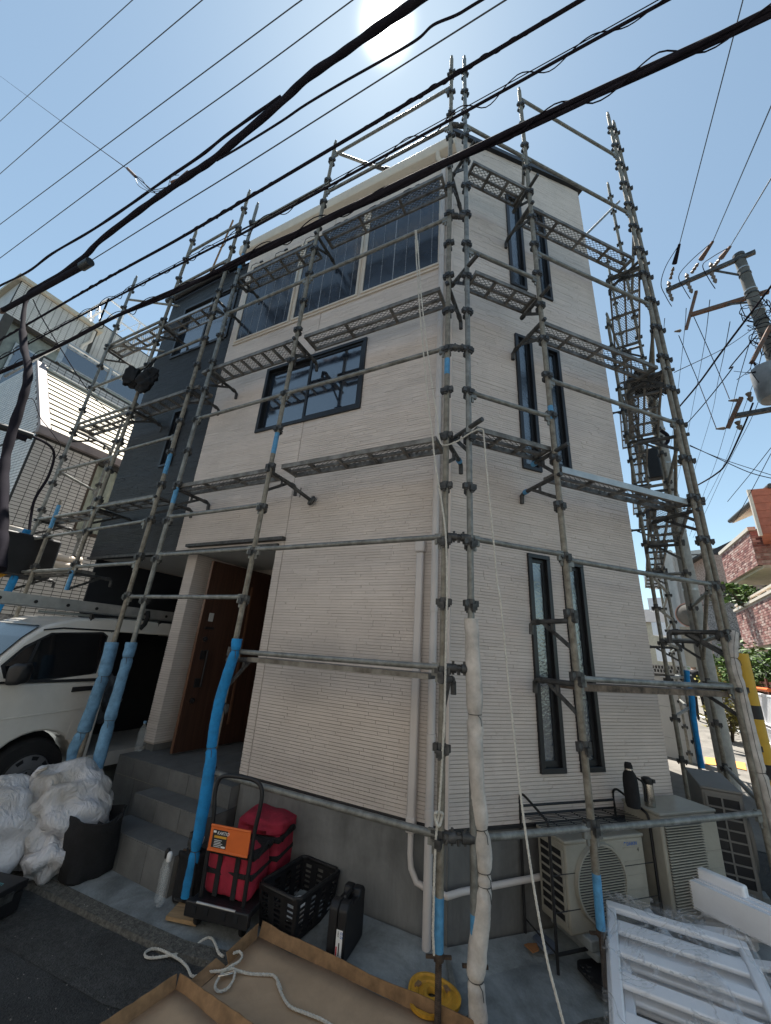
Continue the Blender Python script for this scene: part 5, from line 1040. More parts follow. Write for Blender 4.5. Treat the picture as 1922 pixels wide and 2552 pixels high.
# --- water bottle on the landing
wbp = PG(*p_(172, 2078), .515); WB = thing('water_bottle', 'clear plastic water bottle on the landing by the porch pillar', 'bottle', wbp)
m_ = MB(); pr = [(.0, 0), (.038, .003), (.043, .012)]
for k in range(8): pr += [(.043, .02+k*.018), (.040, .029+k*.018)]
pr += [(.043, .175), (.043, .19), (.040, .21), (.026, .245), (.014, .265), (.0135, .285)]; m_.lathe(wbp, pr, 20); obj('body', m_, M_CLEAR, WB, smooth=True)
m_ = MB(); m_.lathe(wbp, [(.0155, .28), (.0155, .30), (.013, .303)], 14); obj('cap', m_, M_FOAML, WB, smooth=True)

# ------------------------------------------------------------------ air conditioners by the side wall
def ac(name, label, org, fr, L, D, Hh, z0, m, grille_end=True, front='fan', legs=True, endside=0):
    R = thing(name, label, 'air conditioner', org + fr[0]*L/2 + fr[1]*D/2 + UZ*(z0-.1))
    b = MB(); b.box(org, fr, 0, L, 0, D, z0, z0+Hh-.02); obj('casing', b, m, R, bevel=.012)
    b = MB(); b.box(org, fr, -.006, L+.006, -.006, D+.006, z0+Hh-.022, z0+Hh); obj('top_cover', b, m, R, bevel=.008)
    if legs:
        for x in (.12, L-.16): b = MB(); b.box(org, fr, x, x+.08, -.06, D+.08, z0-.10, z0-.06); b.box(org, fr, x-.02, x+.10, -.05, D+.06, z0-.06, z0-.001); obj('foot', b, M_CONC, R, bevel=.008)
    if front == 'fan':
        cx = L*.40; cz = z0+Hh*.50; rr = min(Hh*.42, L*.36)
        c = org + fr[0]*cx + fr[1]*(D+.001) + UZ*cz
        b = MB(); b.lathe(c, [(rr*.97, 0), (rr*.97, .004)], 40, axis=fr[1]); obj('fan_opening', b, M_BLACK, R)
        b = MB(); b.lathe(c, [(rr*.97, 0), (rr*.99, .022), (rr*1.05, .024), (rr*1.09, .0)], 44, axis=fr[1], cap=False); obj('grille_ring', b, m, R, smooth=True)
        b = MB(); k = -rr+.012
        while k < rr-.005:
            w = math.sqrt(max(0, rr*rr-k*k))*.985; b.box(c, fr, -w, w, .012, .019, k, k+.0055); k += .0145
        obj('grille_bars', b, m, R)
        for z in (.2, .36, .52, .68, .84): b = MB(); b.box(org, fr, cx+rr*1.12, L-.02, D+.0005, D+.004, z0+Hh*z, z0+Hh*z+.006); obj('panel_line', b, m, R)
    else:
        b = MB(); b.box(org, fr, .03, L*.68, D+.0005, D+.003, z0+.05, z0+Hh-.07); obj('fan_opening', b, M_BLACK, R)
        b = MB(); k = z0+.055
        while k < z0+Hh-.075: b.box(org, fr, .028, L*.69, D+.003, D+.014, k, k+.007); k += .0165
        obj('grille_bars', b, m, R)
        for z in (.25, .42, .59): b = MB(); b.box(org, fr, L*.73, L-.02, D+.0005, D+.004, z0+Hh*z, z0+Hh*z+.006); obj('panel_line', b, m, R)
    if grille_end:
        n = 8; b = MB(); b.box(org, fr, -.003, -.0005, .03, D-.02, z0+.05, z0+Hh-.06); obj('coil', b, M_BLACK, R)
        g = MB(); g.box(org, fr, -.010, -.004, D*.48-.006, D*.48+.006, z0+.05, z0+Hh-.06)
        for i in range(n+1): z = z0+.05+(Hh-.11)*i/n; g.box(org, fr, -.0095, -.0035, .03, D-.02, z-.006, z+.006)
        g.box(org, fr, -.0101, -.0034, .02, .034, z0+.04, z0+Hh-.05); g.box(org, fr, -.0102, -.0033, D-.03, D-.012, z0+.04, z0+Hh-.05); obj('coil_guard', g, m, R)
    return R
FB2 = FB
A1_ = ac('outdoor_unit', 'ivory outdoor unit with round fan grille under the black wire rack', WR(.735, .03, 0), FB, .72, .27, .50, .10, M_ACW)
text(A1_, 'DAIKIN', M_TEXTB, WR(1.29, .303, .535), V3(DB), UZ, .030); m_ = MB(); m_.add([WR(1.262, .303, .535), WR(1.268, .303, .558), WR(1.284, .303, .558), WR(1.278, .303, .552), WR(1.270, .303, .552)], [(0, 1, 2, 3, 4)]); obj('logo', m_, M_TEXTB, A1_); text(A1_, '4', M_TEXTK, WR(1.385, .303, .495), V3(DB), UZ, .035)
ac('outdoor_unit', 'taller ivory outdoor unit with ribbed front carrying two flasks', WR(1.56, .07, 0), FB, .60, .31, .64, .10, M_ACW, False, 'slat')
o3 = WR(2.62, .06, 0); 
t3x = Vector((.88, .47, 0)).normalized()
a3o = Vector((2.83, 3.80, 0)); dL = Vector((.485, .875, 0)).normalized(); dW = Vector((.875, -.485, 0)).normalized()
A3 = ac('outdoor_unit', 'grey outdoor unit end-on with square coil guard behind the ivory units', a3o, (dL, dW, UZ), .72, .27, .70, .14, M_ACG)
# wire rack over the first unit
RK = thing('wire_rack', 'black wire storage rack standing over the ivory outdoor unit', 'rack', WR(1.05, .15, -.04))
x0r, x1r, y0r, y1r, zr = .615, 1.545, .0, .30, .655
for x in (x0r, x1r):
    for y, zt in ((y0r, zr+.03), (y1r, zr)):
        m_ = MB(); m_.tube([WR(x, y, -.06 if y > .1 else -.02), WR(x, y, zt)], .010, 8); obj('leg', m_, M_BLACK, RK, smooth=True)
    m_ = MB(); m_.tube(catmull([WR(x, y0r, zr), WR(x, y0r, zr+.10), WR(x, y0r+.03, zr+.135), WR(x, y0r+.08, zr+.13), WR(x, y1r-.06, zr+.075), WR(x, y1r-.01, zr+.05), WR(x, y1r, zr)]), .009, 8); obj('end_hoop', m_, M_BLACK, RK, smooth=True)
    m_ = MB(); m_.tube([WR(x, y0r, .06), WR(x, y1r, .03)], .005, 6); obj('tie_bar', m_, M_BLACK, RK)
for y, z in ((y0r, zr), (y1r, zr), (y0r, zr+.055)): m_ = MB(); m_.tube([WR(x0r, y, z), WR(x1r, y, z)], .009, 8); obj('rail', m_, M_BLACK, RK, smooth=True)
m_ = MB(); m_.tube([WR(x0r, y1r, .03), WR(x1r, y1r, .03)], .010, 8); obj('rail', m_, M_BLACK, RK, smooth=True)
for z in (.42, .23): m_ = MB(); m_.tube([WR(x0r, y1r, z), WR(x1r, y1r, z)], .0028, 6); obj('wire', m_, M_BLACK, RK)
for k in range(1, 12): y = y0r + (y1r-y0r)*k/12; m_ = MB(); m_.tube([WR(x0r, y, zr+.004), WR(x1r, y, zr+.004)], .0026, 5); obj('wire', m_, M_BLACK, RK)
for k in range(1, 6): x = x0r + (x1r-x0r)*k/6; m_ = MB(); m_.tube([WR(x, y0r, zr-.001), WR(x, y1r, zr-.001)], .003, 5); obj('wire', m_, M_BLACK, RK)
# flasks on the second unit
rrc = crop(1280, 1880, 360/1666)
f1_ = PG(*rrc(1385, 610), .742); FK1 = thing('flask', 'tall black flask in a pouch on the taller outdoor unit', 'flask', f1_)
m_ = MB(); m_.lathe(f1_, [(0, 0), (.045, .0), (.052, .03), (.052, .17), (.045, .215), (.030, .24), (.029, .275), (.022, .295), (0, .298)], 20, cap=False); obj('body', m_, M_BLACKF, FK1, smooth=True)
m_ = MB(); m_.tube(catmull([f1_+Vector((.04, -.02, .2)), f1_+Vector((.085, -.03, .16)), f1_+Vector((.08, -.03, .05))]), .008, 6); obj('strap', m_, M_BLACKF, FK1, smooth=True)
m_ = MB(); m_.lathe(f1_, [(.0295, .243), (.0305, .246), (.0305, .254), (.0295, .257)], 16, cap=False); obj('ring', m_, M_STAINLESS, FK1)
f2_ = PG(*rrc(1580, 598), .742); FK2 = thing('flask', 'short stainless steel flask with black lid on the taller outdoor unit', 'flask', f2_)
m_ = MB(); m_.lathe(f2_, [(0, 0), (.036, .0), (.038, .01), (.037, .13), (.036, .15)], 20, cap=False); obj('body', m_, M_STAINLESS, FK2, smooth=True); m_ = MB(); m_.lathe(f2_, [(.038, .15), (.040, .155), (.038, .185), (.02, .195), (0, .196)], 18, cap=False); m_.cbox(f2_+Vector((.035, -.02, .172)), FB, .012, .012, .012); obj('lid', m_, M_BLACK, FK2, smooth=True)
# bits on the concrete
zx = crop(1260, 2280, 260/1666)
m_ = MB(); sl = [PG(*zx(x, y), -.03) for x, y in ((440, 400), (520, 350), (640, 370), (840, 530), (850, 610), (700, 635), (640, 615), (520, 500))]; m_.add(sl + [p+UZ*.018 for p in sl], [tuple(range(8))[::-1], tuple(range(8, 16))] + [(i, (i+1) % 8, 8+(i+1) % 8, 8+i) for i in range(8)]); tag(obj('sandal', m_, mat('blue_grey_rubber', (.10, .12, .16), .8), None, loc=sl[0]), 'blue grey rubber sandal on the concrete by the rack leg', 'sandal')
m_ = MB(); sl = [PG(*zx(x, y), -.03) for x, y in ((300, 490), (360, 470), (500, 470), (540, 580), (440, 620))]; m_.add(sl + [p+UZ*.006 for p in sl], [tuple(range(5))[::-1], tuple(range(5, 10))] + [(i, (i+1) % 5, 5+(i+1) % 5, 5+i) for i in range(5)]); tag(obj('tile_shard', m_, mat('orange_brown', (.30, .13, .05), .8), None, loc=sl[0]), 'orange brown shard lying beside the sandal', 'shard')
mp_ = [PG(*zx(x, y), -.05) for x, y in ((1150, 800), (1180, 780), (1480, 750), (1700, 1000), (1600, 1250), (1380, 1130), (1150, 870))]; MT = thing('rubber_mat', 'dark rubber pad with round studs half under the wrapped frames', 'mat', mp_[0]); m_ = MB(); n = len(mp_); m_.add(mp_ + [p+UZ*.02 for p in mp_], [tuple(range(n))[::-1], tuple(range(n, 2*n))] + [(i, (i+1) % n, n+(i+1) % n, n+i) for i in range(n)]); obj('pad', m_, M_BLACK, MT)
for x, y in ((1240, 830), (1330, 820), (1320, 890), (1270, 930), (1350, 980)): m_ = MB(); m_.lathe(PG(*zx(x, y), -.03), [(.016, 0), (.014, .006), (0, .007)], 12, cap=False); obj('stud', m_, M_BLACK, MT, smooth=True)
# --- white frames in plastic film
ffc = crop(1460, 2140, 462/1666)
def lat_frame(label, TL, X, Y, lx, ly, slats, th=.035, bw=.055):
    R = thing('slatted_panel', label, 'panel', TL); Z = X.cross(Y).normalized(); Z = Z if Z.z > 0 else -Z; fr = (X, Y, Z)
    for x0, x1, y0, y1, dz in ((0, lx, 0, bw*1.2, 0), (0, lx, ly-bw, ly, 0), (0, bw, bw*1.2, ly-bw, -.001), (lx-bw, lx, bw*1.2, ly-bw, -.001)):
        m_ = MB(); m_.box(TL, fr, x0, x1, y0, y1, dz, th+dz); obj('border', m_, M_WHITE, R, bevel=.010)
    for y, w in slats: m_ = MB(); m_.box(TL, fr, bw-.002, lx-bw+.002, y, y+w, .004, th-.006); obj('slat', m_, M_WHITE, R, bevel=.008)
    return R
T1 = PG(*ffc(185, 415), .24); T2 = PG(*ffc(1455, 810), .24); T3 = PG(*ffc(65, 1480), .14)
X1 = (T2-T1).normalized(); Y1 = (T3-T1); Y1 = (Y1 - X1*Y1.dot(X1)).normalized()
lat_frame('upper white slatted frame in clear film lying at the bottom right', T1, X1, Y1, (T2-T1).length, 1.35, ((.16, .10), (.36, .075), (.56, .09), (.80, .08), (1.02, .09)))
lat_frame('white slatted frame directly under the upper film-wrapped frame', T1 + X1*.05 + Y1*.06 - Vector((0, 0, .055)), X1, Y1, (T2-T1).length-.02, 1.3, ((.12, .09), (.30, .06), (.5, .08), (.75, .08)))
T4 = PG(*ffc(290, 200), .16); T5 = PG(*ffc(1440, 345), .16); X2 = (T5-T4).normalized(); Y2 = Vector((X2.y, -X2.x, 0)); Y2 = Y2 if Y2.y < 0 else -Y2
Y2 = (Y2 - UZ*.06).normalized()
lat_frame('lower white frame with a solid top panel sticking out behind the upper frames', T4, X2, Y2, (T5-T4).length, 1.4, ((.02, .22), (.45, .07), (.7, .07), (.95, .07)))
M_FILM = bpy.data.materials.new('clear_film'); M_FILM.use_nodes = True; nn_ = M_FILM.node_tree; nn_.nodes.clear()
fo = nn_.nodes.new('ShaderNodeOutputMaterial'); tr = nn_.nodes.new('ShaderNodeBsdfTransparent'); gl_ = nn_.nodes.new('ShaderNodeBsdfGlossy'); gl_.inputs['Roughness'].default_value = .16; dfn = nn_.nodes.new('ShaderNodeBsdfDiffuse'); dfn.inputs[0].default_value = (.8, .8, .82, 1)
mx1 = nn_.nodes.new('ShaderNodeMixShader'); mx1.inputs[0].default_value = .45; mxs = nn_.nodes.new('ShaderNodeMixShader')
tcn = nn_.nodes.new('ShaderNodeTexCoord'); nzn = nn_.nodes.new('ShaderNodeTexNoise'); nzn.inputs['Scale'].default_value = 2.6; nzn.inputs['Detail'].default_value = 4; nzn.inputs['Distortion'].default_value = 1.2; bpn = nn_.nodes.new('ShaderNodeBump'); bpn.inputs['Strength'].default_value = 1; bpn.inputs['Distance'].default_value = .05
rg = nn_.nodes.new('ShaderNodeValToRGB'); rg.color_ramp.elements[0].position = .40; rg.color_ramp.elements[0].color = (.10, .10, .10, 1); rg.color_ramp.elements[1].position = .47; rg.color_ramp.elements[1].color = (.10, .10, .10, 1)
for pp_, cc_ in ((.50, .62), (.515, .10), (.56, .12), (.575, .5), (.59, .10), (.64, .12), (.655, .5), (.67, .1)): e_ = rg.color_ramp.elements.new(pp_); e_.color = (cc_, cc_, cc_, 1)  # thin whiter lines painted into the mix as glints on the film creases
L_ = nn_.links.new; L_(tcn.outputs['Object'], nzn.inputs['Vector']); L_(nzn.outputs['Fac'], bpn.inputs['Height']); L_(bpn.outputs[0], gl_.inputs['Normal']); L_(nzn.outputs['Fac'], rg.inputs[0]); L_(rg.outputs[0], mxs.inputs[0]); L_(gl_.outputs[0], mx1.inputs[1]); L_(dfn.outputs[0], mx1.inputs[2]); L_(tr.outputs[0], mxs.inputs[1]); L_(mx1.outputs[0], mxs.inputs[2]); L_(mxs.outputs[0], fo.inputs[0])
def film(label, O, X, Y, lx, ly, h, seed):
    rnd = random.Random(seed); ph = [(rnd.uniform(-14, 14), rnd.uniform(-14, 14), rnd.uniform(0, 6)) for _ in range(10)]; m_ = MB(); nx, ny = 46, 66
    for j in range(ny+1):
        for i in range(nx+1):
            u = -.05+(lx+.10)*i/nx; v = -.06+(ly+.06)*j/ny; k = sum(abs(math.sin(a*u+b*v+p)) for a, b, p in ph)/10
            ed = min(1, min(u+.05, lx+.05-u, v+.06)/.045); hz = h*(.15+.85*max(0, ed)) + (k-.6)*.075*(.4+.6*max(0, ed))
            m_.v.append(O + X*u + Y*v + UZ*(hz + (-.12 if ed < .3 else 0)*(1-ed/.3 if ed < .3 else 0)))
    m_.f = [(j*(nx+1)+i, j*(nx+1)+i+1, (j+1)*(nx+1)+i+1, (j+1)*(nx+1)+i) for j in range(ny) for i in range(nx)]
    return tag(obj('plastic_film', m_, M_FILM, None, smooth=True, loc=O), label, 'plastic film')
film('crumpled clear film wrapped over the upper white slatted frame', T1, X1, Y1, (T2-T1).length, 1.35, .065, 3)
fb_ = crumple(blob(T4 + X2*.22 + Y2*-.02 + UZ*.07, .13, .09, .07, 77, .4, 60, 36), 14, .02, 20); tag(obj('plastic_film', fb_, M_FILM, None, smooth=True, loc=T4), 'bunched end of clear film behind the white slatted panels', 'plastic film')
lat_frame('lowest white slatted panel in the film-wrapped stack', T1 + X1*-.02 + Y1*.10 - Vector((0, 0, .105)), X1, Y1, (T2-T1).length+.06, 1.3, ((.2, .09), (.44, .06), (.66, .08), (.9, .08)))
film('crumpled clear film over the solid-topped lower white frame', T4, X2, Y2, (T5-T4).length, 1.0, .05, 8)
# --- white door casings at the right edge
w1 = PG(*ffc(950, 110), .34); w2 = PG(*ffc(1666, 420), .34); wx = (w2-w1).normalized(); wy = Vector((wx.y, -wx.x, 0)); wy = wy if wy.y < 0 else -wy
CS = thing('white_casing', 'long white plastic casing pointing out of the right edge', 'casing', w1)
m_ = MB(); m_.prism([(0, 0), (.16, 0), (.16, -.015), (.012, -.015), (.012, -.17), (0, -.17)], (wy, UZ, wx), w1, 0, 1.3); obj('channel', m_, M_WHITE, CS)
for y in (.04, .11): m_ = MB(); m_.box(w1, (wx, wy, UZ), .02, 1.28, y, y+.008, .0005, .006); obj('rib', m_, M_WHITE, CS)
m_ = MB(); m_.box(w1, (wx, wy, UZ), .0, 1.3, .1605, .166, -.16, .0); obj('front_web', m_, M_WHITE, CS)
w3 = PG(*ffc(1010, 62), .40); m_ = MB(); m_.box(w3, (wx, wy, UZ), 0, .28, -.02, .05, -.34, .0); tag(obj('white_box', m_, M_WHITE, None, bevel=.015, loc=w3), 'white box standing behind the long white casing', 'box')
# ------------------------------------------------------------------ van under the charcoal section
VS = 4.05; VW = 1.48
def WV(o, z, ins=0.0): return WL(VS+ins, o, z)
def WVf(o, z, ins=0.0): return WL(VS+VW-ins, o, z)
VAN = thing('van', 'white delivery van parked nose out under the house with a ladder on its roof', 'van', WL(VS+VW/2, .2, .02))
belt = 1.20
def insz(z): return 0 if z <= belt else (z-belt)/.72*.13
def vprism(poly):
    mb = MB(); n = len(poly); mb.v = [WV(o, z, insz(z)) for o, z in poly] + [WVf(o, z, insz(z)) for o, z in poly]
    mb.f = [tuple(range(n))[::-1], tuple(range(n, 2*n))] + [(i, (i+1) % n, n+(i+1) % n, n+i) for i in range(n)]; return mb
HUBC = (.67, .35)
arc = [(HUBC[0]+.40*math.cos(a), HUBC[1]+.40*math.sin(a)) for a in [math.radians(180-12-k*(168/12)) for k in range(13)]]
arc = [(o, z) for o, z in arc if z > .30]
low = [(.14, .30), (.14, belt), (1.32, belt), (1.55, 1.10), (1.70, .95), (1.76, .70), (1.76, .45), (1.72, .30)] + [(o, z) for o, z in reversed(arc)]
low = [(.14, .30), (.14, belt)] + [(1.32, belt), (1.55, 1.10), (1.70, .95), (1.76, .70), (1.76, .45), (1.72, .30)] + list(reversed(arc))
obj('body', vprism(low), M_VAN, VAN, bevel=.02)
obj('body', vprism([(.14, belt+.001), (1.33, belt+.001), (1.20, 1.40), (1.02, 1.63), (.88, 1.76), (.60, 1.86), (.14, 1.90)]), M_VAN, VAN, bevel=.03)
obj('roof_panel', vprism([(.139, 1.74), (.139, 1.895), (-2.4, 1.90), (-2.9, 1.85), (-2.9, 1.74)]), M_VAN, VAN, bevel=.02)
obj('rear_body', vprism([(-1.30, .30), (-1.30, 1.739), (-2.95, 1.739), (-3.0, .3)]), M_VAN, VAN)
obj('sill', vprism([(.139, .30), (.139, .44), (-1.299, .44), (-1.299, .30)]), M_VAN, VAN)
m_ = MB(); m_.box(C3, FA, VS+.9, VS+.95, -1.29, .13, .45, 1.73); obj('cargo_bulkhead', m_, M_BLACK, VAN)
obj('cargo_bag', crumple(blob(WL(VS+.3, -.05, .95), .16, .16, .26, 61, .3, 40, 26), 12, .016, 14), mat('grey_bag', (.10, .10, .11), .5, var=.2), VAN, smooth=True)
def vpanel(name, poly, m, d=.004, th=.003, bevel=0, par=VAN):
    mb = MB(); n = len(poly); mb.v = [WV(o, z, insz(z)-d) for o, z in poly] + [WV(o, z, insz(z)-d+th) for o, z in poly]; mb.f = [tuple(range(n)), tuple(range(n, 2*n))[::-1]] + [(i, (i+1) % n, n+(i+1) % n, n+i) for i in range(n)]
    return obj(name, mb, m, par, bevel=bevel)
vpanel('side_window', [(1.14, 1.37), (1.02, 1.52), (.82, 1.665), (.72, 1.69), (.30, 1.705), (.26, 1.68), (.31, 1.30), (.35, 1.275), (.86, 1.235), (1.10, 1.27)], mat('van_glass', (.006, .007, .009), .07, var=.1, spec=.6))
vpanel('window_seal', [(1.17, 1.365), (1.03, 1.545), (.82, 1.69), (.30, 1.73), (.235, 1.69), (.29, 1.28), (.85, 1.215), (1.12, 1.25)], M_BLACK, d=.001, th=.002)
ws = MB(); wp = [(1.215, 1.38), (1.03, 1.62), (.90, 1.745)]
for o, z in wp: ws.v.append(WV(o+.012, z+.012, insz(z)+.07))
for o, z in wp: ws.v.append(WVf(o+.012, z+.012, insz(z)+.07))
ws.f = [(0, 1, 4, 3), (1, 2, 5, 4)]; obj('windscreen', ws, mat('van_glass', (.006, .007, .009), .07), VAN)
vpanel('door_handle', [(.50, 1.10), (.50, 1.15), (.30, 1.155), (.28, 1.11)], M_BLACK, d=.018, th=.02, bevel=.004)
vpanel('quarter_bar', [(.995, 1.25), (.965, 1.25), (.90, 1.60), (.925, 1.60)], M_BLACKAL, d=.007)
vpanel('belt_trim', [(.15, 1.205), (1.32, 1.205), (1.32, 1.222), (.15, 1.235)], M_BLACK, d=.003)
vpanel('door_seam', [(1.20, .78), (1.206, .78), (1.30, 1.19), (1.294, 1.19)], M_BLACK, d=.0015)
vpanel('rocker_trim', [(.15, .30), (.27, .30), (.27, .38), (.15, .38)], M_BLACK, d=.004)
vpanel('roof_gutter', [(.14, 1.742), (.72, 1.735), (.90, 1.705), (.90, 1.72), (.72, 1.752), (.14, 1.760)], M_BLACKAL, d=.006)
vpanel('door_seam', [(.20, .45), (.206, .45), (.206, 1.74), (.20, 1.74)], M_BLACK, d=.0015)
vpanel('side_crease', [(.15, .93), (1.5, .86), (1.5, .875), (.15, .945)], M_VAN, d=.007, th=.006, bevel=.002)
vpanel('fuel_flap', [(.24, .62), (.24, .80), (.40, .82), (.42, .64)], M_VAN, d=.004, bevel=.003)
wc_ = WV(*HUBC) + V3(DA)*.02; ax_ = -V3(DA)
WH = MB(); WH.lathe(wc_, [(.19, .02), (.20, .0), (.30, .0), (.325, -.03), (.33, -.08), (.33, -.16), (.31, -.2), (.19, -.2)], 44, axis=ax_, cap=False); T_ = obj('wheel', WH, M_TYRE, VAN, smooth=True)
HB_ = MB(); HB_.lathe(wc_, [(.195, .004), (.185, .02), (.16, .022), (.13, .032), (.07, .036), (.062, .03), (.055, .034), (.03, .038), (0, .038)], 44, axis=ax_, cap=False); obj('hubcap', HB_, M_HUB, T_, smooth=True)
u1_ = V3(NA); 
for k in range(8):
    a = 2*PI*k/8+.2; d = u1_*math.cos(a)+UZ*math.sin(a); e = d.cross(ax_); c = wc_ + d*.148 + ax_*.024; m_ = MB(); m_.prism([(-.026, -.022), (.026, -.03), (.026, .03), (-.026, .022)], (d, e, ax_), c, 0, .004); obj('hub_slot', m_, M_BLACK, T_)
for k in range(5): a = 2*PI*k/5; d = u1_*math.cos(a)+UZ*math.sin(a); m_ = MB(); m_.lathe(wc_+d*.045, [(.008, .03), (.008, .042)], 8, axis=ax_); obj('wheel_nut', m_, M_BLACK, T_)
ai = MB(); ai.lathe(WV(*HUBC)+V3(DA)*.10, [(.42, 0), (.42, -.25)], 30, axis=ax_); 
m_ = MB(); m_.lathe(WV(*HUBC)+V3(DA)*.30, [(.385, 0), (.385, .02)], 30, axis=ax_); obj('arch_liner', m_, M_BLACK, VAN)
mi = blob(WV(1.06, 1.30)-V3(DA)*.12, .085, .07, .10, 71, .1, 24, 16, sq=.6); obj('wing_mirror', mi, M_BLACK, VAN, smooth=True); m_ = MB(); m_.tube([WV(1.0, 1.30), WV(1.06, 1.30)-V3(DA)*.09], .02, 8); obj('mirror_arm', m_, M_BLACK, VAN)
m_ = MB()
for o in (.45, -.4): m_.bar(WL(VS+.12, o, 1.90), WL(VS+VW-.12, o, 1.93), .04, .03); m_.bar(WL(VS+.14, o, 1.78), WL(VS+.14, o, 1.92), .05, .03)
obj('roof_rack', m_, M_BLACK, VAN)
LD = thing('ladder', 'aluminium ladder lying lengthwise on the van roof rack', 'ladder', WL(VS+.3, .2, 1.95))
for s in (.10, .48):
    m_ = MB(); m_.prism([(0, 0), (.028, 0), (.028, .018), (.008, .024), (.008, .088), (.028, .094), (.028, .112), (0, .112)], (V3(DA), UZ, V3(NA)), WL(VS+s, 0, 1.94) if s < .3 else WL(VS+s, 0, 1.94), -1.5, 2.6); obj('side_rail', m_, M_ALU, LD)
k = -1.35
while k < 2.5: 
    m_ = MB(); m_.tube([WL(VS+.096, k, 1.985), WL(VS+.50, k, 1.985)], .015, 10); obj('rung', m_, M_ALU, LD, smooth=True)
    m_ = MB(); m_.lathe(WL(VS+.098, k, 1.985), [(.018, 0), (.018, .006)], 10, axis=-V3(DA)); obj('rung_cap', m_, M_BLACK, LD); k += .30
m_ = MB(); m_.tube([WL(VS+.06, -.15, 2.02), WL(VS+.03, -.15, 1.95), WL(VS+.04, -.14, 1.86), WL(VS+.08, -.12, 1.80)], .028, 8); tag(obj('strap', m_, M_BLACKF, None, smooth=True, loc=WL(VS+.06, -.15, 1.8)), 'black strap holding the ladder to the van roof', 'strap')

# ------------------------------------------------------------------ tiled neighbour at left
P0 = Vector((-6.44, 6.29, 0)); e1 = Vector((.469, .883, 0)); e2 = Vector((-.883, .469, 0)); nR = Vector((.883, -.469, 0)); nLf = Vector((-.469, -.883, 0))
NB_ = thing('tiled_building', 'white tiled apartment building with a shiny metal mansard at left', 'building', P0)
tm = MB(); tm.box(Vector(), (Vector((1, 0, 0)), Vector((0, 1, 0)), UZ), -.070, .070, 0, .003, -.0275, .0275); TME = mesh_of(tm, 'tile', Vector(), False); TME.materials.append(M_NTILE)
def tilewall(org, X, N, x0, x1, z0, z1, ops=(), single=0, pitch=(.15, .066), par=NB_):
    mb = MB(); wall = MB(); wallbox(wall, (X, N, UZ), x0, x1, z0, z1, list(ops), -.2, 0, org=org); W_ = obj('wall', wall, M_NBACK, par)
    px, pz = pitch; tl = []
    nx = int((x1-x0)/px); nz = int((z1-z0)/pz)
    for j in range(nz):
        for i in range(nx):
            cx = x0+(i+.5)*px; cz = z0+(j+.5)*pz
            if any(o[0]-.04 < cx < o[1]+.04 and o[2]-.02 < cz < o[3]+.02 for o in ops): continue
            tl.append((cx, cz))
    vis = sorted(tl, key=lambda t: (org + X*t[0] + UZ*t[1] - Vector((0, 0, CAMZ))).length)
    inframe = []
    if single:
        for t in vis:
            q = org + X*t[0] + UZ*t[1]; r = q - Vector((0, 0, CAMZ)); zc = r.dot(fw); u = IW/2+FPX*r.dot(ri)/zc; v = IH/2-FPX*r.dot(up)/zc
            if zc > 0 and 0 < u < IW and 0 < v < IH: inframe.append(t)
            if len(inframe) >= single: break
    s_ = set(inframe)
    for t in inframe: inst('tile', TME, frame_mat((X, N, UZ), org + X*t[0] + UZ*t[1]), W_)
    for cx, cz in tl:
        if (cx, cz) in s_: continue
        q = org + X*cx + UZ*cz; h = px/2-.006; g = pz/2-.0058
        mb.add([q-X*h-UZ*g+N*.003, q+X*h-UZ*g+N*.003, q+X*h+UZ*g+N*.003, q-X*h+UZ*g+N*.003, q-X*h-UZ*g, q+X*h-UZ*g, q+X*h+UZ*g, q-X*h+UZ*g], [(0, 1, 2, 3), (0, 4, 5, 1), (2, 6, 7, 3), (0, 3, 7, 4), (1, 5, 6, 2)])
    if mb.f: obj('tile_field', mb, M_NTILE, W_, kind='stuff')
    return W_
NWIN = (1.02, 2.3, 3.55, 4.95)
tilewall(P0, e1, nR, .0, 2.6, 1.9, 5.05, [NWIN], 260)
tilewall(P0, -e2, nLf, -5.5, 0.0, 1.2, 5.15, [(-4.2, -3.0, 3.3, 4.4)], 40)
# left gable: part of the wall above the band follows the mansard slope
gb = MB(); gb.prism([(0, 5.15), (-1.62, 7.2), (-5.5, 7.2), (-5.5, 5.15)], (-e2, UZ, nLf), P0, -.2, 0); G_ = obj('wall', gb, M_NBACK, NB_)
gt = MB()
for j in range(31):
    z = 5.15+j*.066+.033; xr = -(z-5.15)/2.05*1.62
    for i in range(36):
        cx = -5.5+(i+.5)*.15
        if cx > xr-.075: continue
        q = P0 - e2*cx*1 + UZ*z if False else P0 + (-e2)*cx + UZ*z; X = -e2; N = nLf; h, g = .069, .0272
        gt.add([q-X*h-UZ*g+N*.003, q+X*h-UZ*g+N*.003, q+X*h+UZ*g+N*.003, q-X*h+UZ*g+N*.003, q-X*h-UZ*g, q+X*h-UZ*g, q+X*h+UZ*g, q-X*h+UZ*g], [(0, 1, 2, 3), (0, 4, 5, 1), (2, 6, 7, 3), (0, 3, 7, 4), (1, 5, 6, 2)])
obj('tile_field', gt, M_NTILE, G_, kind='stuff')
lo = MB(); lo.box(P0, (e1, nR, UZ), 0.02, 6, -3, -.03, -.2, 1.9); lo.box(P0, (e1, e2, UZ), .02, 6, .03, 5.4, -.2, 1.15); obj('plinth', lo, M_ROUGHW, NB_)
w_ = MB(); a, b, c, d = NWIN; w_.box(P0, (e1, nR, UZ), a, b, -.1, .03, c-.06, c); w_.box(P0, (e1, nR, UZ), a, a+.04, -.1, .012, c, d); w_.box(P0, (e1, nR, UZ), b-.04, b, -.1, .012, c, d); w_.box(P0, (e1, nR, UZ), a+.62, a+.66, -.08, -.03, c, d); nw_ = obj('window', w_, mat('bronze_frame', (.05, .035, .025), .5), NB_)
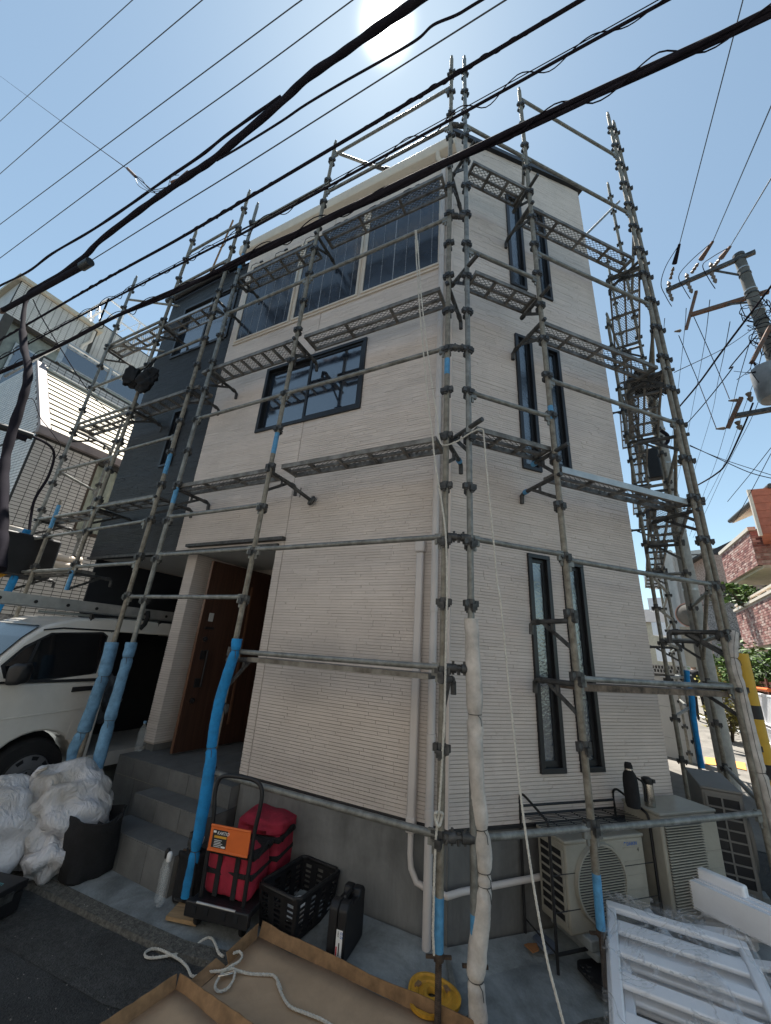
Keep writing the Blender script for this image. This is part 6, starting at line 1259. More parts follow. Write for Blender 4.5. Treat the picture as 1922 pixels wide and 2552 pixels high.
cu = MB(); n = 40
for i in range(n+1): x = a+.04+(b-a-.08)*i/n; cu.v += [P0+e1*x+nR*(-.10+.02*math.sin(i*1.1))+UZ*(c+.01), P0+e1*x+nR*(-.10+.02*math.sin(i*1.1+.3))+UZ*d]
cu.f = [(2*i, 2*i+2, 2*i+3, 2*i+1) for i in range(n)]; obj('curtain', cu, mat('green_curtain', (.36, .40, .34), .9, var=.15), nw_, smooth=True)
# band and mansard
bd = MB(); bd.box(P0, (e1, nR, UZ), -.05, 3.6, -.02, .10, 5.05, 5.2); obj('band', bd, mat('mauve_band', (.27, .235, .235), .7), NB_)
ml = 3.9; sl_len = math.hypot(1.62, 2.0); sdir = (e2*1.62 + UZ*2.0).normalized(); sn = e1.cross(sdir).normalized(); sn = sn if sn.z > 0 else -sn
mo = P0 + UZ*5.2 + nR*.04
bk_ = MB(); bk_.box(mo, (e1, sdir, sn), 0.02, ml, 0, sl_len, -.15, -.012); MS = obj('mansard', bk_, M_BLACK, NB_)
rows = 13; rh = sl_len/rows
for j in range(rows):
    x = .15 - (j % 3)*.3
    while x < ml:
        xa = max(.12, x); xb = min(ml, x+.9-.006)
        if xb-xa > .05:
            m_ = MB(); O = mo + sdir*(j*rh); t0v, t1v = .012, -.006
            m_.add([O+e1*xa+sdir*.030+sn*t0v, O+e1*xb+sdir*.030+sn*t0v, O+e1*xb+sdir*(rh-.006)+sn*t1v, O+e1*xa+sdir*(rh-.006)+sn*t1v, O+e1*xa+sdir*.030-sn*.012, O+e1*xb+sdir*.030-sn*.012, O+e1*xb+sdir*(rh-.006)-sn*.012, O+e1*xa+sdir*(rh-.006)-sn*.012], [(0, 1, 2, 3), (0, 4, 5, 1), (0, 3, 7, 4), (1, 5, 6, 2)]); obj('panel', m_, M_NMETAL, MS)
        x += .9
cr_ = MB(); cr_.box(mo, (e1, sdir, sn), -.04, .12, -.02, sl_len, -.05, .03); obj('verge_trim', cr_, mat('mauve_band', (.27, .235, .235), .7), NB_)
# roof terrace, upper walls
K1_ = P0 + e2*1.62
tb_ = MB(); tb_.box(P0, (e1, e2, UZ), .0, 7, 1.6, 9, 7.1, 7.2); obj('terrace', tb_, M_GREYW, NB_)
tilewall(K1_ + e2*.02, e1, nR, .05, 4.0, 7.2, 7.45)
gr_ = MB()
for z in (8.05, 7.5, 7.95): gr_.bar(K1_+e1*.3+UZ*z, K1_+e1*4+UZ*z, .05 if z > 8 else .03, .05 if z > 8 else .03)
for x in (.3, 1.3, 2.3, 3.3): gr_.bar(K1_+e1*x+UZ*7.45, K1_+e1*x+UZ*8.05, .09, .05)
gr_.bar(K1_+e1*.3+UZ*8.05, K1_+e1*.3+e2*3.2+UZ*8.05, .05, .05); gr_.bar(K1_+e1*.3+UZ*7.5, K1_+e1*.3+e2*3.2+UZ*7.5, .04, .04); obj('railing', gr_, M_ALU, NB_)
for x in (.35, 1.35, 2.35): m_ = MB(); m_.box(K1_, (e1, e2, UZ), x, x+.9, 0, .01, 7.53, 7.93); obj('glass_panel', m_, M_GLASSD, NB_)
KU = P0 + e2*5.0 + e1*-.2
tilewall(KU, e1, nR, 0, 2.05, 9.9, 11.1); tilewall(KU, -e2, nLf, -4, 0, 7.2, 11.1)
m_ = MB(); m_.box(KU, (e1, e2, UZ), 0.02, 7, .35, 4, 7.2, 9.9); obj('recessed_wall', m_, mat('green_grey', (.20, .23, .22), .6), NB_)
for x in (.5, 1.7): m_ = MB(); m_.box(KU, (e1, e2, UZ), x, x+1.0, .30, .345, 7.4, 9.4); f_ = obj('window', m_, M_ALU, NB_); m_ = MB(); m_.box(KU, (e1, e2, UZ), x+.06, x+.94, .285, .298, 7.46, 9.34); obj('pane', m_, M_GLASSD, f_)
m_ = MB(); m_.box(KU, (e1, e2, UZ), -.12, 2.15, -.12, 5, 11.1, 11.22); obj('roof_edge', m_, M_BEIGEW, NB_)
m_ = MB(); m_.tube([KU+e1*1.95+nR*.06+UZ*11.0, KU+e1*1.95+nR*.06+UZ*10.6, KU+e1*1.8+nR*.06+UZ*10.3, KU+e1*1.8+nR*.06+UZ*7.3], .045, 10); obj('downpipe', m_, M_CREAM, NB_, smooth=True)
KV = P0 + e2*6.0 + e1*2.1
tilewall(KV, e1, nR, 0, 6, 7.2, 12.2); tilewall(KV, -e2, nLf, -3, 0, 9.0, 12.2)
m_ = MB(); m_.box(KV, (e1, e2, UZ), -.9, 4, -.9, .0, 9.9, 10.05); obj('balcony_slab', m_, M_BEIGEW, NB_)
rl = MB(); 
for z in (13.3, 12.75): rl.bar(KV+UZ*z, KV+e1*5+UZ*z, .05, .05); rl.bar(KV+UZ*z, KV+e2*3+UZ*z, .05, .05)
for k in range(9): x = k*.6; rl.bar(KV+e1*x+UZ*12.2, KV+e1*x+UZ*13.3, .04, .04); rl.bar(KV+e1*x+UZ*12.2, KV+e1*(x+.6)+UZ*13.3, .025, .025)
for k in range(6): x = k*.6; rl.bar(KV+e2*x+UZ*12.2, KV+e2*x+UZ*13.3, .04, .04); rl.bar(KV+e2*x+UZ*12.2, KV+e2*(x+.6)+UZ*13.3, .025, .025)
obj('railing', rl, M_WHITE, NB_)
# service gear at the foot of the tiled wall
y3 = crop(0, 1350, 350/1666); lc = crop(0, 1200, 330/1666)
m_ = MB(); c = PD(*lc(210, 935), 7.9); m_.cbox(c, (e1, nR, UZ), .38, .3, .30); tag(obj('service_box', m_, M_BLACK, None, bevel=.03, loc=c), 'dark service box on the tiled wall behind the left scaffold', 'box')
for k, (ya, yb) in enumerate(((945, 1000), (1035, 1085))):
    m_ = MB(); m_.tube([PD(*lc(560, ya-20), 8.1), PD(*lc(830, (ya+yb)/2), 8.3), PD(*lc(1000, yb-10), 8.6)], .06, 12); tag(obj('drain_pipe', m_, M_CREAM, None, smooth=True, loc=PD(*lc(560, ya), 8.1)), ['upper of two cream pipes beside the dark service box', 'lower of two cream pipes beside the dark service box'][k], 'pipe')
m_ = MB(); c = PD(*lc(150, 680), 8.0); m_.cbox(c, (e1, nR, UZ), .10, .05, .14); tag(obj('junction_box', m_, M_CREAM, None, bevel=.02, loc=c), 'small cream junction box at the left edge under the thick drop cable', 'box')
YG = thing('cable_sheaths', 'yellow cable sheaths spilling out at the left edge', 'cables', PD(*lc(80, 1080), 7.8)); 
for k in range(7): m_ = MB(); m_.tube(catmull([PD(*lc(190-28*k, 1010+5*k), 7.8), PD(*lc(150-26*k, 1060+8*k), 7.75), PD(*lc(110-22*k, 1150+10*k), 7.7)]), .022, 7); obj('sheath', m_, M_YELLOW, YG, smooth=True)
for k in range(2): m_ = MB(); m_.tube(catmull([PD(*lc(20+15*k, 790), 7.8), PD(*lc(10+20*k, 840), 7.8), PD(*lc(60+15*k, 920), 7.8), PD(*lc(100+30*k, 1010), 7.8)]), .016, 7); obj('white_lead', m_, M_PVC, YG, smooth=True)

# ------------------------------------------------------------------ right background: street, walls, houses
def PGz(x, y):
    r = ray(x, y); lo_, hi_ = .5, 400
    for _ in range(60):
        k = (lo_+hi_)/2; p = r*k; h = CAMZ + p.z - zg(p.x, p.y)
        if h > 0: lo_ = k
        else: hi_ = k
    return Vector((0, 0, CAMZ)) + r*lo_
def pol(az_, D, z): a = math.radians(az_); return Vector((math.sin(a)*D, math.cos(a)*D, z))
def road_line(lab, pts, w, m, name='road_line', n=14):
    P = [PGz(*q) for q in pts]; a, b = P[0], P[-1]; a = a + (a-b)*.5; b = b + (b-a)*.4; t = (b-a).normalized(); s = Vector((t.y, -t.x, 0))*w/2; mb = MB()
    for i in range(n+1):
        p = a.lerp(b, i/n)
        for sg in (-1, 1): q = p + s*sg; mb.v.append(Vector((q.x, q.y, zg(q.x, q.y)+.020)))
    mb.f = [(2*i, 2*i+1, 2*i+3, 2*i+2) for i in range(n)]; o = obj(name, mb, m); o['kind'] = 'structure'; return o
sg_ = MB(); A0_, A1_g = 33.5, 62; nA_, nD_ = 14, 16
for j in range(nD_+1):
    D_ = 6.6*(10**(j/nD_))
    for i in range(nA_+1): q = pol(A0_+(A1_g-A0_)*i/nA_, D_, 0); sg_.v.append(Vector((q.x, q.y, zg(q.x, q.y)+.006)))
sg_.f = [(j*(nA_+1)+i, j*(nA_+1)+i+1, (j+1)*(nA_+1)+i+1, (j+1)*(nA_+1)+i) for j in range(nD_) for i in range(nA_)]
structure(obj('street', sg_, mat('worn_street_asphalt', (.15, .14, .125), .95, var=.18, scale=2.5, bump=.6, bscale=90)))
M_LINE = mat('road_paint', (.75, .75, .72), .7, var=.1, scale=20); M_OLINE = mat('orange_road_paint', (.70, .28, .06), .75, var=.15, scale=12)
road_line('', [x_c(760, 380), x_c(1290, 600), x_c(1666, 740)], .14, M_LINE)
for pl in (((880, 900), (1000, 915), (1020, 1000), (895, 985)), ((1230, 948), (1360, 970), (1380, 1060), (1250, 1030))):
    m_ = MB(); m_.v = [PGz(*x_c(*q)) + UZ*.020 for q in pl]; m_.f = [(0, 1, 2, 3)]; structure(obj('road_marking', m_, M_OLINE))
# grey garden wall with perforated coping
gw0, gw1 = pol(37.0, 10.4, 0), pol(29, 11.2, 0); gx = (gw1-gw0).normalized(); gn = Vector((gx.y, -gx.x, 0)); gn = gn if gn.y < 0 else -gn
GWT = thing('garden_wall', 'smooth grey garden wall with perforated coping beyond the house corner', 'wall', gw0)
for k in range(3): m_ = MB(); m_.box(gw0, (gx, gn, UZ), 0, 1.7, -.15, 0, -.1+k*.57, .465+k*.57); obj('slab', m_, M_GREYW if k else M_GREYW, GWT)
m_ = MB(); m_.box(gw0, (gx, gn, UZ), -.03, 1.7, -.17, .02, 1.612, 1.66); obj('coping_base', m_, M_STEELD, GWT, bevel=.01)
m_ = MB(); m_.box(gw0, (gx, gn, UZ), -.06, 1.7, -.18, .03, 1.82, 1.845); m_.box(gw0, (gx, gn, UZ), -.06, 1.7, -.18, .03, 1.661, 1.69)
k = 0
while k < 1.7:
    for z in (1.69, 1.755): m_.box(gw0, (gx, gn, UZ), k+(.03 if z > 1.7 else 0), k+.018+(.03 if z > 1.7 else 0), -.18, .03, z, z+.066)
    k += .06
m_.box(gw0, (gx, gn, UZ), -.06, 1.7, -.18, .03, 1.75, 1.762); obj('perforated_coping', m_, M_GREYW, GWT)
# traffic mirror and board on the concrete pole
mc = pol(38.6, 12.6, 1.74+.107*12.6); mdir = Vector((-math.sin(math.radians(38.6)), -math.cos(math.radians(38.6)), .0)); MR = thing('traffic_mirror', 'round grey back of a traffic mirror behind the concrete pole', 'mirror', mc)
m_ = MB(); m_.lathe(mc, [(.285, -.02), (.29, .0), (.27, .02), (.15, .09), (0, .11)], 32, axis=mdir, cap=False); obj('dish', m_, M_POLE, MR, smooth=True); m_ = MB(); m_.lathe(mc, [(.285, -.03), (.305, -.02), (.305, .015), (.285, .02)], 32, axis=mdir, cap=False); obj('rim', m_, mat('faded_orange', (.45, .25, .2), .6), MR, smooth=True)
m_ = MB(); bc = pol(38.6, 12.7, 0); m_.tube([Vector((bc.x, bc.y, 0)), Vector((bc.x, bc.y, 3.0))], .045, 10); obj('post', m_, M_POLE, MR, smooth=True)
sx = Vector((mdir.y, -mdir.x, 0)); m_ = MB(); sc = pol(38.6, 12.5, 2.32); m_.cbox(sc, (sx, mdir, UZ), .26, .012, .47); tag(obj('notice_board', m_, M_ACW, None, loc=sc), 'blank back of a tall notice board under the traffic mirror', 'board')
# yellow guy guard
ygp = pol(42.05, 5.6, 0); YGd = thing('guy_guard', 'yellow plastic guy-wire guard at the right edge beside the white sleeve', 'guard', (ygp.x, ygp.y, zg(ygp.x, ygp.y)))
m_ = MB(); m_.tube([Vector((ygp.x, ygp.y, -.08)), Vector((ygp.x, ygp.y, 1.95))], .075, 16); obj('tube', m_, M_YPOLE, YGd, smooth=True)
for z in (.35, .85, 1.35): m_ = MB(); m_.tube([Vector((ygp.x, ygp.y, z)), Vector((ygp.x, ygp.y, z+.12))], .0765, 16, cap=False); obj('stripe', m_, M_BLACK, YGd, smooth=True)
# white fence on a block wall
fp0, fp1 = pol(42.6, 15.0, 0), pol(47.5, 10.2, 0); fx = (fp1-fp0); fl_ = fx.length; fx.normalize(); fnn = Vector((-fx.y, fx.x, 0)); FN = thing('fence', 'white bar fence on a low block wall at the right edge', 'fence', fp0)
for j in range(3):
    for i in range(int(fl_/.4)): m_ = MB(); m_.box(fp0, (fx, fnn, UZ), i*.4+.003+(j % 2)*.1, i*.4+.397+(j % 2)*.1, -.06, .06, .0+j*.19, .0+j*.19+.186); obj('block', m_, M_ROUGHW, FN)
m_ = MB(); 
for z in (.62, 1.30): m_.box(fp0, (fx, fnn, UZ), 0, fl_, -.02, .02, z, z+.04)
obj('rail', m_, M_WHITE, FN)
i = 0
while i*.075 < fl_: m_ = MB(); m_.box(fp0, (fx, fnn, UZ), i*.075, i*.075+.03, -.012, .012, .661, 1.299); obj('bar', m_, M_WHITE, FN); i += 1
# brick building
BP = Vector((13.54, 14.72, 0)); BQ = Vector((11.24, 10.97, 0)); bdx = (BQ-BP).normalized(); bnn = Vector((bdx.y, -bdx.x, 0)); bnn = bnn if bnn.x < 0 else -bnn
BB = thing('brick_building', 'building with red brick balconies at the right edge', 'building', BP)
bm_ = MB(); bm_.box(Vector(), (Vector((1, 0, 0)), Vector((0, 1, 0)), UZ), -.100, .100, 0, .014, -.032, .032); BME = mesh_of(bm_, 'brick', Vector(), False); BME.materials.append(M_BRICK)
BRK = [mat('brick_%d' % i, c, .85, var=.2, scale=9) for i, c in enumerate(((.34, .17, .145), (.24, .095, .085), (.50, .36, .32), (.17, .075, .07), (.42, .25, .22)))]
BMES = []
for mm in BRK: me2 = BME.copy(); me2.materials.clear(); me2.materials.append(mm); BMES.append(me2)
def brickwall(org, X, N, L, z0, z1, single=True):
    w = MB(); w.box(org, (X, N, UZ), 0, L, -.12, 0, z0, z1); W_ = obj('parapet', w, M_MORTAR, BB); nz = int((z1-z0)/.078); rnd = random.Random(int(L*100)); fields = [MB() for _ in BRK]
    for j in range(nz):
        sold = j == 0; x = (j % 2)*-.105
        while x < L-.02:
            a, b = max(0, x)+.004, min(L, x+.21)-.004; z = z0+(j+.5)*.078
            if b-a > .03:
                k = rnd.choices(range(5), (5, 3, 3, 2, 4))[0]; q = org + X*((a+b)/2) + UZ*z
                if single and b-a > .19: inst('brick', BMES[k], frame_mat((X, N, UZ), q), W_)
                else: fields[k].box(q, (X, N, UZ), -(b-a)/2, (b-a)/2, 0, .014, -.032, .032)
            x += .21
    for k, f in enumerate(fields):
        if f.f: obj('brick_field', f, BRK[k], W_, kind='stuff')
    return W_
brickwall(BP, bdx, bnn, 3.3, 2.68, 4.0); brickwall(BP + bdx*3.3, bdx, bnn, 4.0, 2.68, 4.0, False)
m_ = MB(); m_.box(BP, (bdx, bnn, UZ), -.1, 7.3, -1.6, -.125, 2.6, 2.72); obj('balcony_floor', m_, M_BEIGEW, BB)
m_ = MB(); m_.box(BP, (bdx, bnn, UZ), -.1, 7.3, -.16, .05, 4.0, 4.08); m_.box(BP, (bdx, bnn, UZ), -.1, 7.3, -.1, -.02, 4.2, 4.26)
for k in range(8): m_.box(BP, (bdx, bnn, UZ), k, k+.06, -.09, -.03, 4.08, 4.2)
obj('balcony_rail', m_, M_CREAM, BB)
UC = pol(45.35, 17.5, 0); UE = pol(42.5, 20.8, 0); ux_ = (UE-UC); ul = ux_.length; ux_.normalize(); un = Vector((ux_.y, -ux_.x, 0)); un = un if un.x < 0 else -un
brickwall(UC, ux_, un, ul, 5.2, 6.4, False)
vx = -un; vn = -ux_; brickwall(UC, vx, vn, 3.5, 5.2, 6.4, False)
m_ = MB(); m_.box(UC, (ux_, un, UZ), 0, ul, -3, -.125, 5.12, 5.22); obj('balcony_floor', m_, M_BEIGEW, BB)
m_ = MB(); m_.box(UC, (ux_, un, UZ), -.05, ul+.1, -.16, .05, 6.4, 6.52); obj('coping', m_, M_CREAM, BB)
m_ = MB(); m_.box(BP, (bdx, bnn, UZ), -1.5, 8, -6, -1.6, -.2, 6.4); obj('wall', m_, M_BEIGEW, BB)
pkx = pol(46.2, 16.2, 0); pvd = pkx.normalized(); m_ = MB(); m_.box(pkx, (vx, pvd, UZ), 0, 4, 0, 3, 5.9, 7.4); obj('red_wall', m_, mat('red_siding', (.42, .14, .09), .8, var=.1), BB)
for k in range(6): m_ = MB(); m_.box(pkx, (vx, ux_, UZ), 0, 4, -.012, -.001, 5.92+k*.25, 6.15+k*.25); obj('siding_board', m_, mat('red_siding', (.42, .14, .09), .8, var=.1), BB)
m_ = MB(); m_.box(pkx, (vx, ux_, UZ), -.05, .03, -.03, .05, 5.85, 7.4); obj('corner_trim', m_, M_CREAM, BB)
ea, eb = PG(*w2c(1210, 1450), 7.35), PG(*w2c(1700, 1030), 7.35); ed = (eb-ea).normalized(); eo = Vector((-ed.y, ed.x, 0)); eo = eo if eo.x > 0 else -eo
m_ = MB(); m_.add([ea, eb, eb+eo*3+UZ*1.3, ea+eo*3+UZ*1.3, ea+UZ*.16, eb+UZ*.16, eb+eo*3+UZ*1.5, ea+eo*3+UZ*1.5], [(0, 1, 2, 3), (7, 6, 5, 4), (0, 4, 5, 1), (1, 5, 6, 2), (2, 6, 7, 3), (3, 7, 4, 0)]); obj('roof', m_, M_CREAM, BB)
m_ = MB(); m_.tube([ea+UZ*.1-eo*.06, eb+UZ*.1-eo*.06], .08, 10); obj('gutter', m_, M_STEELD, BB, smooth=True)
# rough plaster house and dark roofs behind
PH = thing('plaster_house', 'pink and grey rough plaster house between the concrete pole and the brick building', 'house', pol(40.5, 22, 0))
ph0 = pol(39.3, 23, 0); phx = (pol(44, 22.5, 0)-ph0).normalized(); phn = Vector((phx.y, -phx.x, 0)); phn = phn if phn.y < 0 else -phn
m_ = MB(); m_.prism([(0, 0), (2.0, 0), (2.0, 6.6), (.9, 6.9), (0, 6.45)], (phx, UZ, -phn), ph0, 0, 5); obj('wall', m_, M_PINKW, PH)
m_ = MB(); m_.box(ph0, (phx, phn, UZ), .45, 2.2, .01, .5, 0, 4.9); obj('lower_wall', m_, M_ROUGHW, PH)
m_ = MB(); m_.bar(ph0 - phx*.1 + phn*.2 + UZ*6.42, ph0 + phx*.95 + phn*.2 + UZ*6.97, .5, .08); obj('eave', m_, M_STEELD, PH)
for z in (4.9, 3.2): m_ = MB(); m_.box(ph0, (phx, phn, UZ), .5, 1.5, .45, .85, z, z+.08); obj('window_hood', m_, M_STEELD, PH)
DR = thing('dark_roofed_house', 'house with dark sloping roof left of the red brick balcony', 'house', pol(43, 24, 0))
m_ = MB(); r_a = pol(41.3, 25, 0); rx = (pol(45.5, 25, 0)-r_a).normalized(); rn = Vector((rx.y, -rx.x, 0)); rn = rn if rn.y < 0 else -rn
m_.prism([(0, 0), (5, 0), (5, 9.3), (0, 7.2)], (rx, UZ, -rn), r_a, 0, 4); obj('wall', m_, M_GREYW, DR); m_ = MB(); m_.bar(r_a + rn*.2 + UZ*7.2, r_a + rx*5 + rn*.2 + UZ*9.5, 1.2, .22); obj('roof', m_, M_BLACKAL, DR); m_ = MB(); m_.box(r_a, (rx, rn, UZ), .3, 2.2, .0, .06, 5.6, 6.6); obj('shutter', m_, M_STEELD, DR)
# grey apartment block far down the street
AB = thing('apartment_block', 'pale grey apartment block with stacked balconies far behind the scaffold', 'building', pol(37, 32, 0))
ab0 = pol(36.4, 31, 0); abx = (pol(40.8, 30.5, 0)-ab0).normalized(); abn = Vector((abx.y, -abx.x, 0)); abn = abn if abn.y < 0 else -abn
m_ = MB(); m_.box(ab0, (abx, abn, UZ), 0, 4.5, -8, 0, 0, 9.0); obj('wall', m_, M_GREYW, AB)
m_ = MB(); m_.box(ab0, (abx, abn, UZ), .75, .95, 0, .5, 0, 9.1); m_.box(ab0, (abx, abn, UZ), 1.6, 1.75, 0, .4, 0, 8.9); obj('fin', m_, M_GREYW, AB)
for k in range(5):
    m_ = MB(); m_.box(ab0, (abx, abn, UZ), -.9, 0, -1.2, .1, .7+k*1.55, .82+k*1.55); m_.box(ab0, (abx, abn, UZ), -.9, -.82, -1.2, .1, .82+k*1.55, 1.5+k*1.55); m_.box(ab0, (abx, abn, UZ), -.82, 0, .02, .1, .82+k*1.55, 1.5+k*1.55); obj('balcony', m_, M_WHITE, AB)
for k in range(4):
    f_ = MB(); f_.box(ab0, (abx, abn, UZ), 2.2, 3.3, .0, .04, 1.6+k*1.9, 2.7+k*1.9); F_ = obj('window', f_, M_ALU, AB); f_ = MB(); f_.box(ab0, (abx, abn, UZ), 2.26, 3.24, .041, .05, 1.66+k*1.9, 2.64+k*1.9); obj('pane', f_, M_GLASSD, F_)
# low houses closing the street
for k, (az_, D, w, h, m, lab) in enumerate(((34.6, 42, 4, 5.6, M_BEIGEW, 'distant beige house seen past the house corner'), (46, 30, 6, 6, M_GREYW, 'distant grey house behind the brick building'))):
    H = thing('distant_house', lab, 'house', pol(az_, D, 0)); p = pol(az_, D, 0); X = Vector((math.cos(math.radians(az_)), -math.sin(math.radians(az_)), 0)); Y = Vector((-X.y, X.x, 0)); m_ = MB(); m_.box(p, (X, Y, UZ), -w/2, w/2, 0, 5, 0, h); obj('wall', m_, m, H); m_ = MB(); m_.prism([(-.3, h), (5.3, h), (2.5, h+1.4)], (Y, UZ, X), p, -w/2-.2, w/2+.2); obj('roof', m_, M_BLACKAL, H)
# foliage
def shrub(name, label, base, rx, ry, z0, z1, m, n, seed, leaf=.07, group=None):
    rnd = random.Random(seed); R = thing(name, label, 'plant', base, group); mb = MB()
    cl = [(rnd.uniform(-rx, rx)*.8, rnd.uniform(-ry, ry)*.8, rnd.uniform(z0, z1), rnd.uniform(.12, .3)) for _ in range(max(5, n//60))]
    for _ in range(n):
        c = rnd.choice(cl); p = Vector(base) + Vector((c[0]+rnd.gauss(0, c[3])*rx*1.2, c[1]+rnd.gauss(0, c[3])*ry*1.2, 0)); p.z = c[2] + rnd.gauss(0, c[3])*(z1-z0)*.45
        u = Vector((rnd.gauss(0, 1), rnd.gauss(0, 1), rnd.gauss(0, .6))).normalized(); v = u.cross(Vector((rnd.gauss(0, 1), rnd.gauss(0, 1), rnd.gauss(0, 1)))).normalized(); L = leaf*rnd.uniform(.6, 1.3); w = L*.42
        mb.add([p-u*L, p+v*w, p+u*L, p-v*w], [(0, 1, 2, 3)])
    obj('foliage', mb, m, R)
    st_ = MB()
    for k in range(5): c = rnd.choice(cl); st_.tube([Vector(base) + Vector((c[0]*.2, c[1]*.2, 0)), Vector(base) + Vector((c[0]*.6, c[1]*.6, (c[2]-base[2])*.5)), Vector((base[0]+c[0], base[1]+c[1], c[2]))], [.03, .02, .01], 6)
    obj('stem', st_, M_BARK, R, smooth=True); return R
hb_ = pol(43.2, 16.2, 0); hb_.z = .3
shrub('hedge', 'bright green hedge under the lower brick balcony', hb_, 1.1, .7, 1.3, 2.4, M_LEAF, 2600, 5, .09)
sh2 = pol(39.9, 13.6, .2); shrub('bush', 'yellow green bush behind the right scaffold post', sh2, .35, .35, .5, 1.85, M_LEAFY, 1500, 8, .06)
sh3 = pol(43.6, 18.6, 4.0); shrub('balcony_plant', 'leafy green plant on the lower brick balcony', sh3, .7, .5, 4.1, 4.75, M_LEAF, 700, 9, .10)
sh4 = pol(42.9, 19.5, 4.3); shrub('balcony_plant', 'small green plant at the far end of the brick balcony', sh4, .3, .3, 4.4, 4.85, M_LEAF, 300, 10, .09)
LF = thing('lattice_fence', 'brown lattice fence below the hedge at right', 'fence', pol(43, 15.8, .2)); lf0 = pol(41.6, 16.6, 0); lfx = (pol(45, 14.2, 0)-lf0).normalized(); lfn = Vector((-lfx.y, lfx.x, 0))
for k in range(14): m_ = MB(); m_.box(lf0, (lfx, lfn, UZ), 0, 3.5, -.01, .01, .25+k*.1, .32+k*.1); obj('slat', m_, mat('brown_slat', (.12, .045, .03), .8), LF)
for k in range(5): m_ = MB(); m_.box(lf0, (lfx, lfn, UZ), k*.85, k*.85+.07, -.05, -.012, .1, 1.7); obj('post', m_, mat('brown_slat', (.12, .045, .03), .8), LF)
m_ = MB(); hp0 = PGz(*x_c(1400, 110)) if False else pol(42.3, 14.6, 1.45); m_.tube([hp0, hp0 + lfx*1.0], .045, 10); tag(obj('orange_pipe', m_, M_ORANGE, None, smooth=True, loc=hp0), 'orange pipe lying along the lattice fence top', 'pipe')
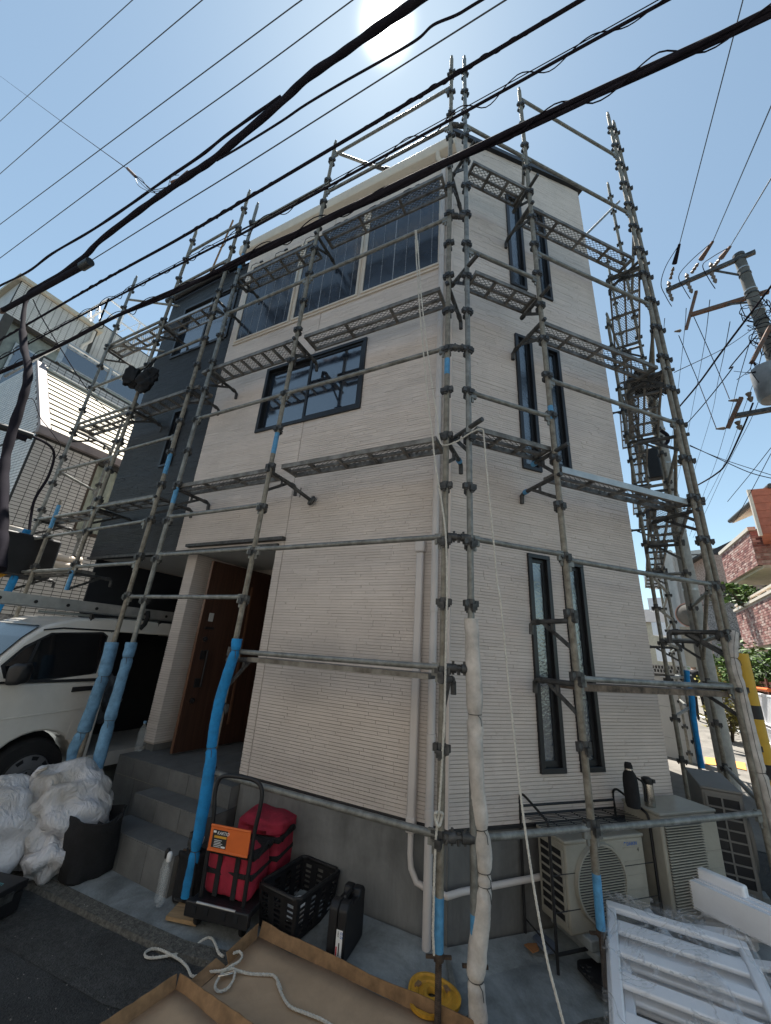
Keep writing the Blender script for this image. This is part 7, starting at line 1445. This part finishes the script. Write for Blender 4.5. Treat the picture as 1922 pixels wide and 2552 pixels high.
# pedestrian
def person(label, base, facing, H=1.70):
    F = Vector((math.sin(facing), math.cos(facing), 0)); S = Vector((F.y, -F.x, 0)); R = thing('person', label, 'person', base)
    def B(x, y, z): return S*x + F*y + UZ*z
    V = [B(0, 0, .93), B(0, .0, 1.12), B(0, .01, 1.32), B(0, .01, 1.44), B(0, .02, 1.50), B(0, .04, 1.58), B(0, .04, 1.68),
         B(.17, 0, 1.40), B(.22, -.06, 1.14), B(.21, .06, .92), B(.20, .09, .82), B(-.17, 0, 1.40), B(-.22, .06, 1.14), B(-.21, .14, .93), B(-.20, .18, .84),
         B(.09, .0, .88), B(.10, .10, .50), B(.10, -.10, .10), B(.10, .06, .03), B(-.09, 0, .88), B(-.10, .02, .48), B(-.10, .16, .09), B(-.10, .32, .05)]
    Ed = [(0, 1), (1, 2), (2, 3), (3, 4), (4, 5), (5, 6), (3, 7), (7, 8), (8, 9), (9, 10), (3, 11), (11, 12), (12, 13), (13, 14), (0, 15), (15, 16), (16, 17), (17, 18), (0, 19), (19, 20), (20, 21), (21, 22)]
    Rd = [.15, .14, .16, .12, .055, .085, .075, .06, .048, .04, .035, .06, .048, .04, .035, .095, .068, .05, .045, .095, .068, .05, .045]
    me = bpy.data.meshes.new('body'); me.from_pydata(V, Ed, []); o = bpy.data.objects.new('body', me); COL.objects.link(o); o.parent = R
    md = o.modifiers.new('skin', 'SKIN')
    for i, s in enumerate(me.skin_vertices[0].data): s.radius = (Rd[i], Rd[i]*.8)
    me.skin_vertices[0].data[0].use_root = True; sd_ = o.modifiers.new('sub', 'SUBSURF'); sd_.levels = 2; sd_.render_levels = 2
    m = bpy.data.materials.new('person_clothes'); m.use_nodes = True; n = m.node_tree; b = n.nodes['Principled BSDF']; tc = n.nodes.new('ShaderNodeTexCoord'); sx_ = n.nodes.new('ShaderNodeSeparateXYZ'); rpz = n.nodes.new('ShaderNodeValToRGB'); rpz.color_ramp.interpolation = 'CONSTANT'
    dv = n.nodes.new('ShaderNodeMath'); dv.operation = 'DIVIDE'; dv.inputs[1].default_value = 2; n.links.new(tc.outputs['Object'], sx_.inputs[0]); n.links.new(sx_.outputs[2], dv.inputs[0]); n.links.new(dv.outputs[0], rpz.inputs[0])
    el = rpz.color_ramp.elements; el[0].position = 0; el[0].color = (.01, .01, .012, 1); el[1].position = .48; el[1].color = (.62, .62, .60, 1)
    for p, c in ((.535, (.02, .02, .025, 1)), (.75, (.4, .25, .18, 1)), (.80, (.012, .01, .01, 1))): e_ = el.new(p); e_.color = c
    n.links.new(rpz.outputs[0], b.inputs['Base Color']); b.inputs['Roughness'].default_value = .85; me.materials.append(m); ORG[o.name] = ORG[R.name]; return R
pf_ = PGz(1754, 1801); person('pedestrian in dark trousers and white shirt walking down the far street', (pf_.x, pf_.y, zg(pf_.x, pf_.y)), math.radians(36))
# ------------------------------------------------------------------ houses across the street (behind the camera; they bounce sunlight onto the facade)
M_OPP = mat('pale_house_render', (.72, .68, .62), .9, var=.05, scale=1)
for i, (s0, s1, o, h, lab) in enumerate(((-9.5, -3.4, 5.6, 6.2, 'pale rendered house across the street, right of the photographer'), (-3.0, 3.2, 5.8, 6.6, 'pale rendered house across the street, straight behind the photographer'), (3.6, 10.5, 5.5, 5.8, 'pale rendered house across the street, left of the photographer'))):
    H = thing('opposite_house', lab, 'house', WL((s0+s1)/2, o+3, 0))
    w = MB(); w.box(C3, FA, s0, s1, o, o+6, -.2, h); obj('wall', w, M_OPP, H)
    r = MB(); r.prism([(o-.25, h), (o+6.25, h), (o+3, h+1.5)], (V3(NA), UZ, V3(DA)), C3, s0-.2, s1+.2); obj('roof', r, M_BLACKAL, H)
    for k in range(3):
        for z in (1.0, 3.7):
            x = s0 + (s1-s0)*(k+.5)/3; f = MB(); f.box(C3, FA, x-.6, x+.6, o-.04, o+.02, z, z+1.1); F_ = obj('window', f, M_ALU, H); g = MB(); g.box(C3, FA, x-.55, x+.55, o-.05, o-.041, z+.05, z+1.05); obj('pane', g, M_GLASSD, F_)
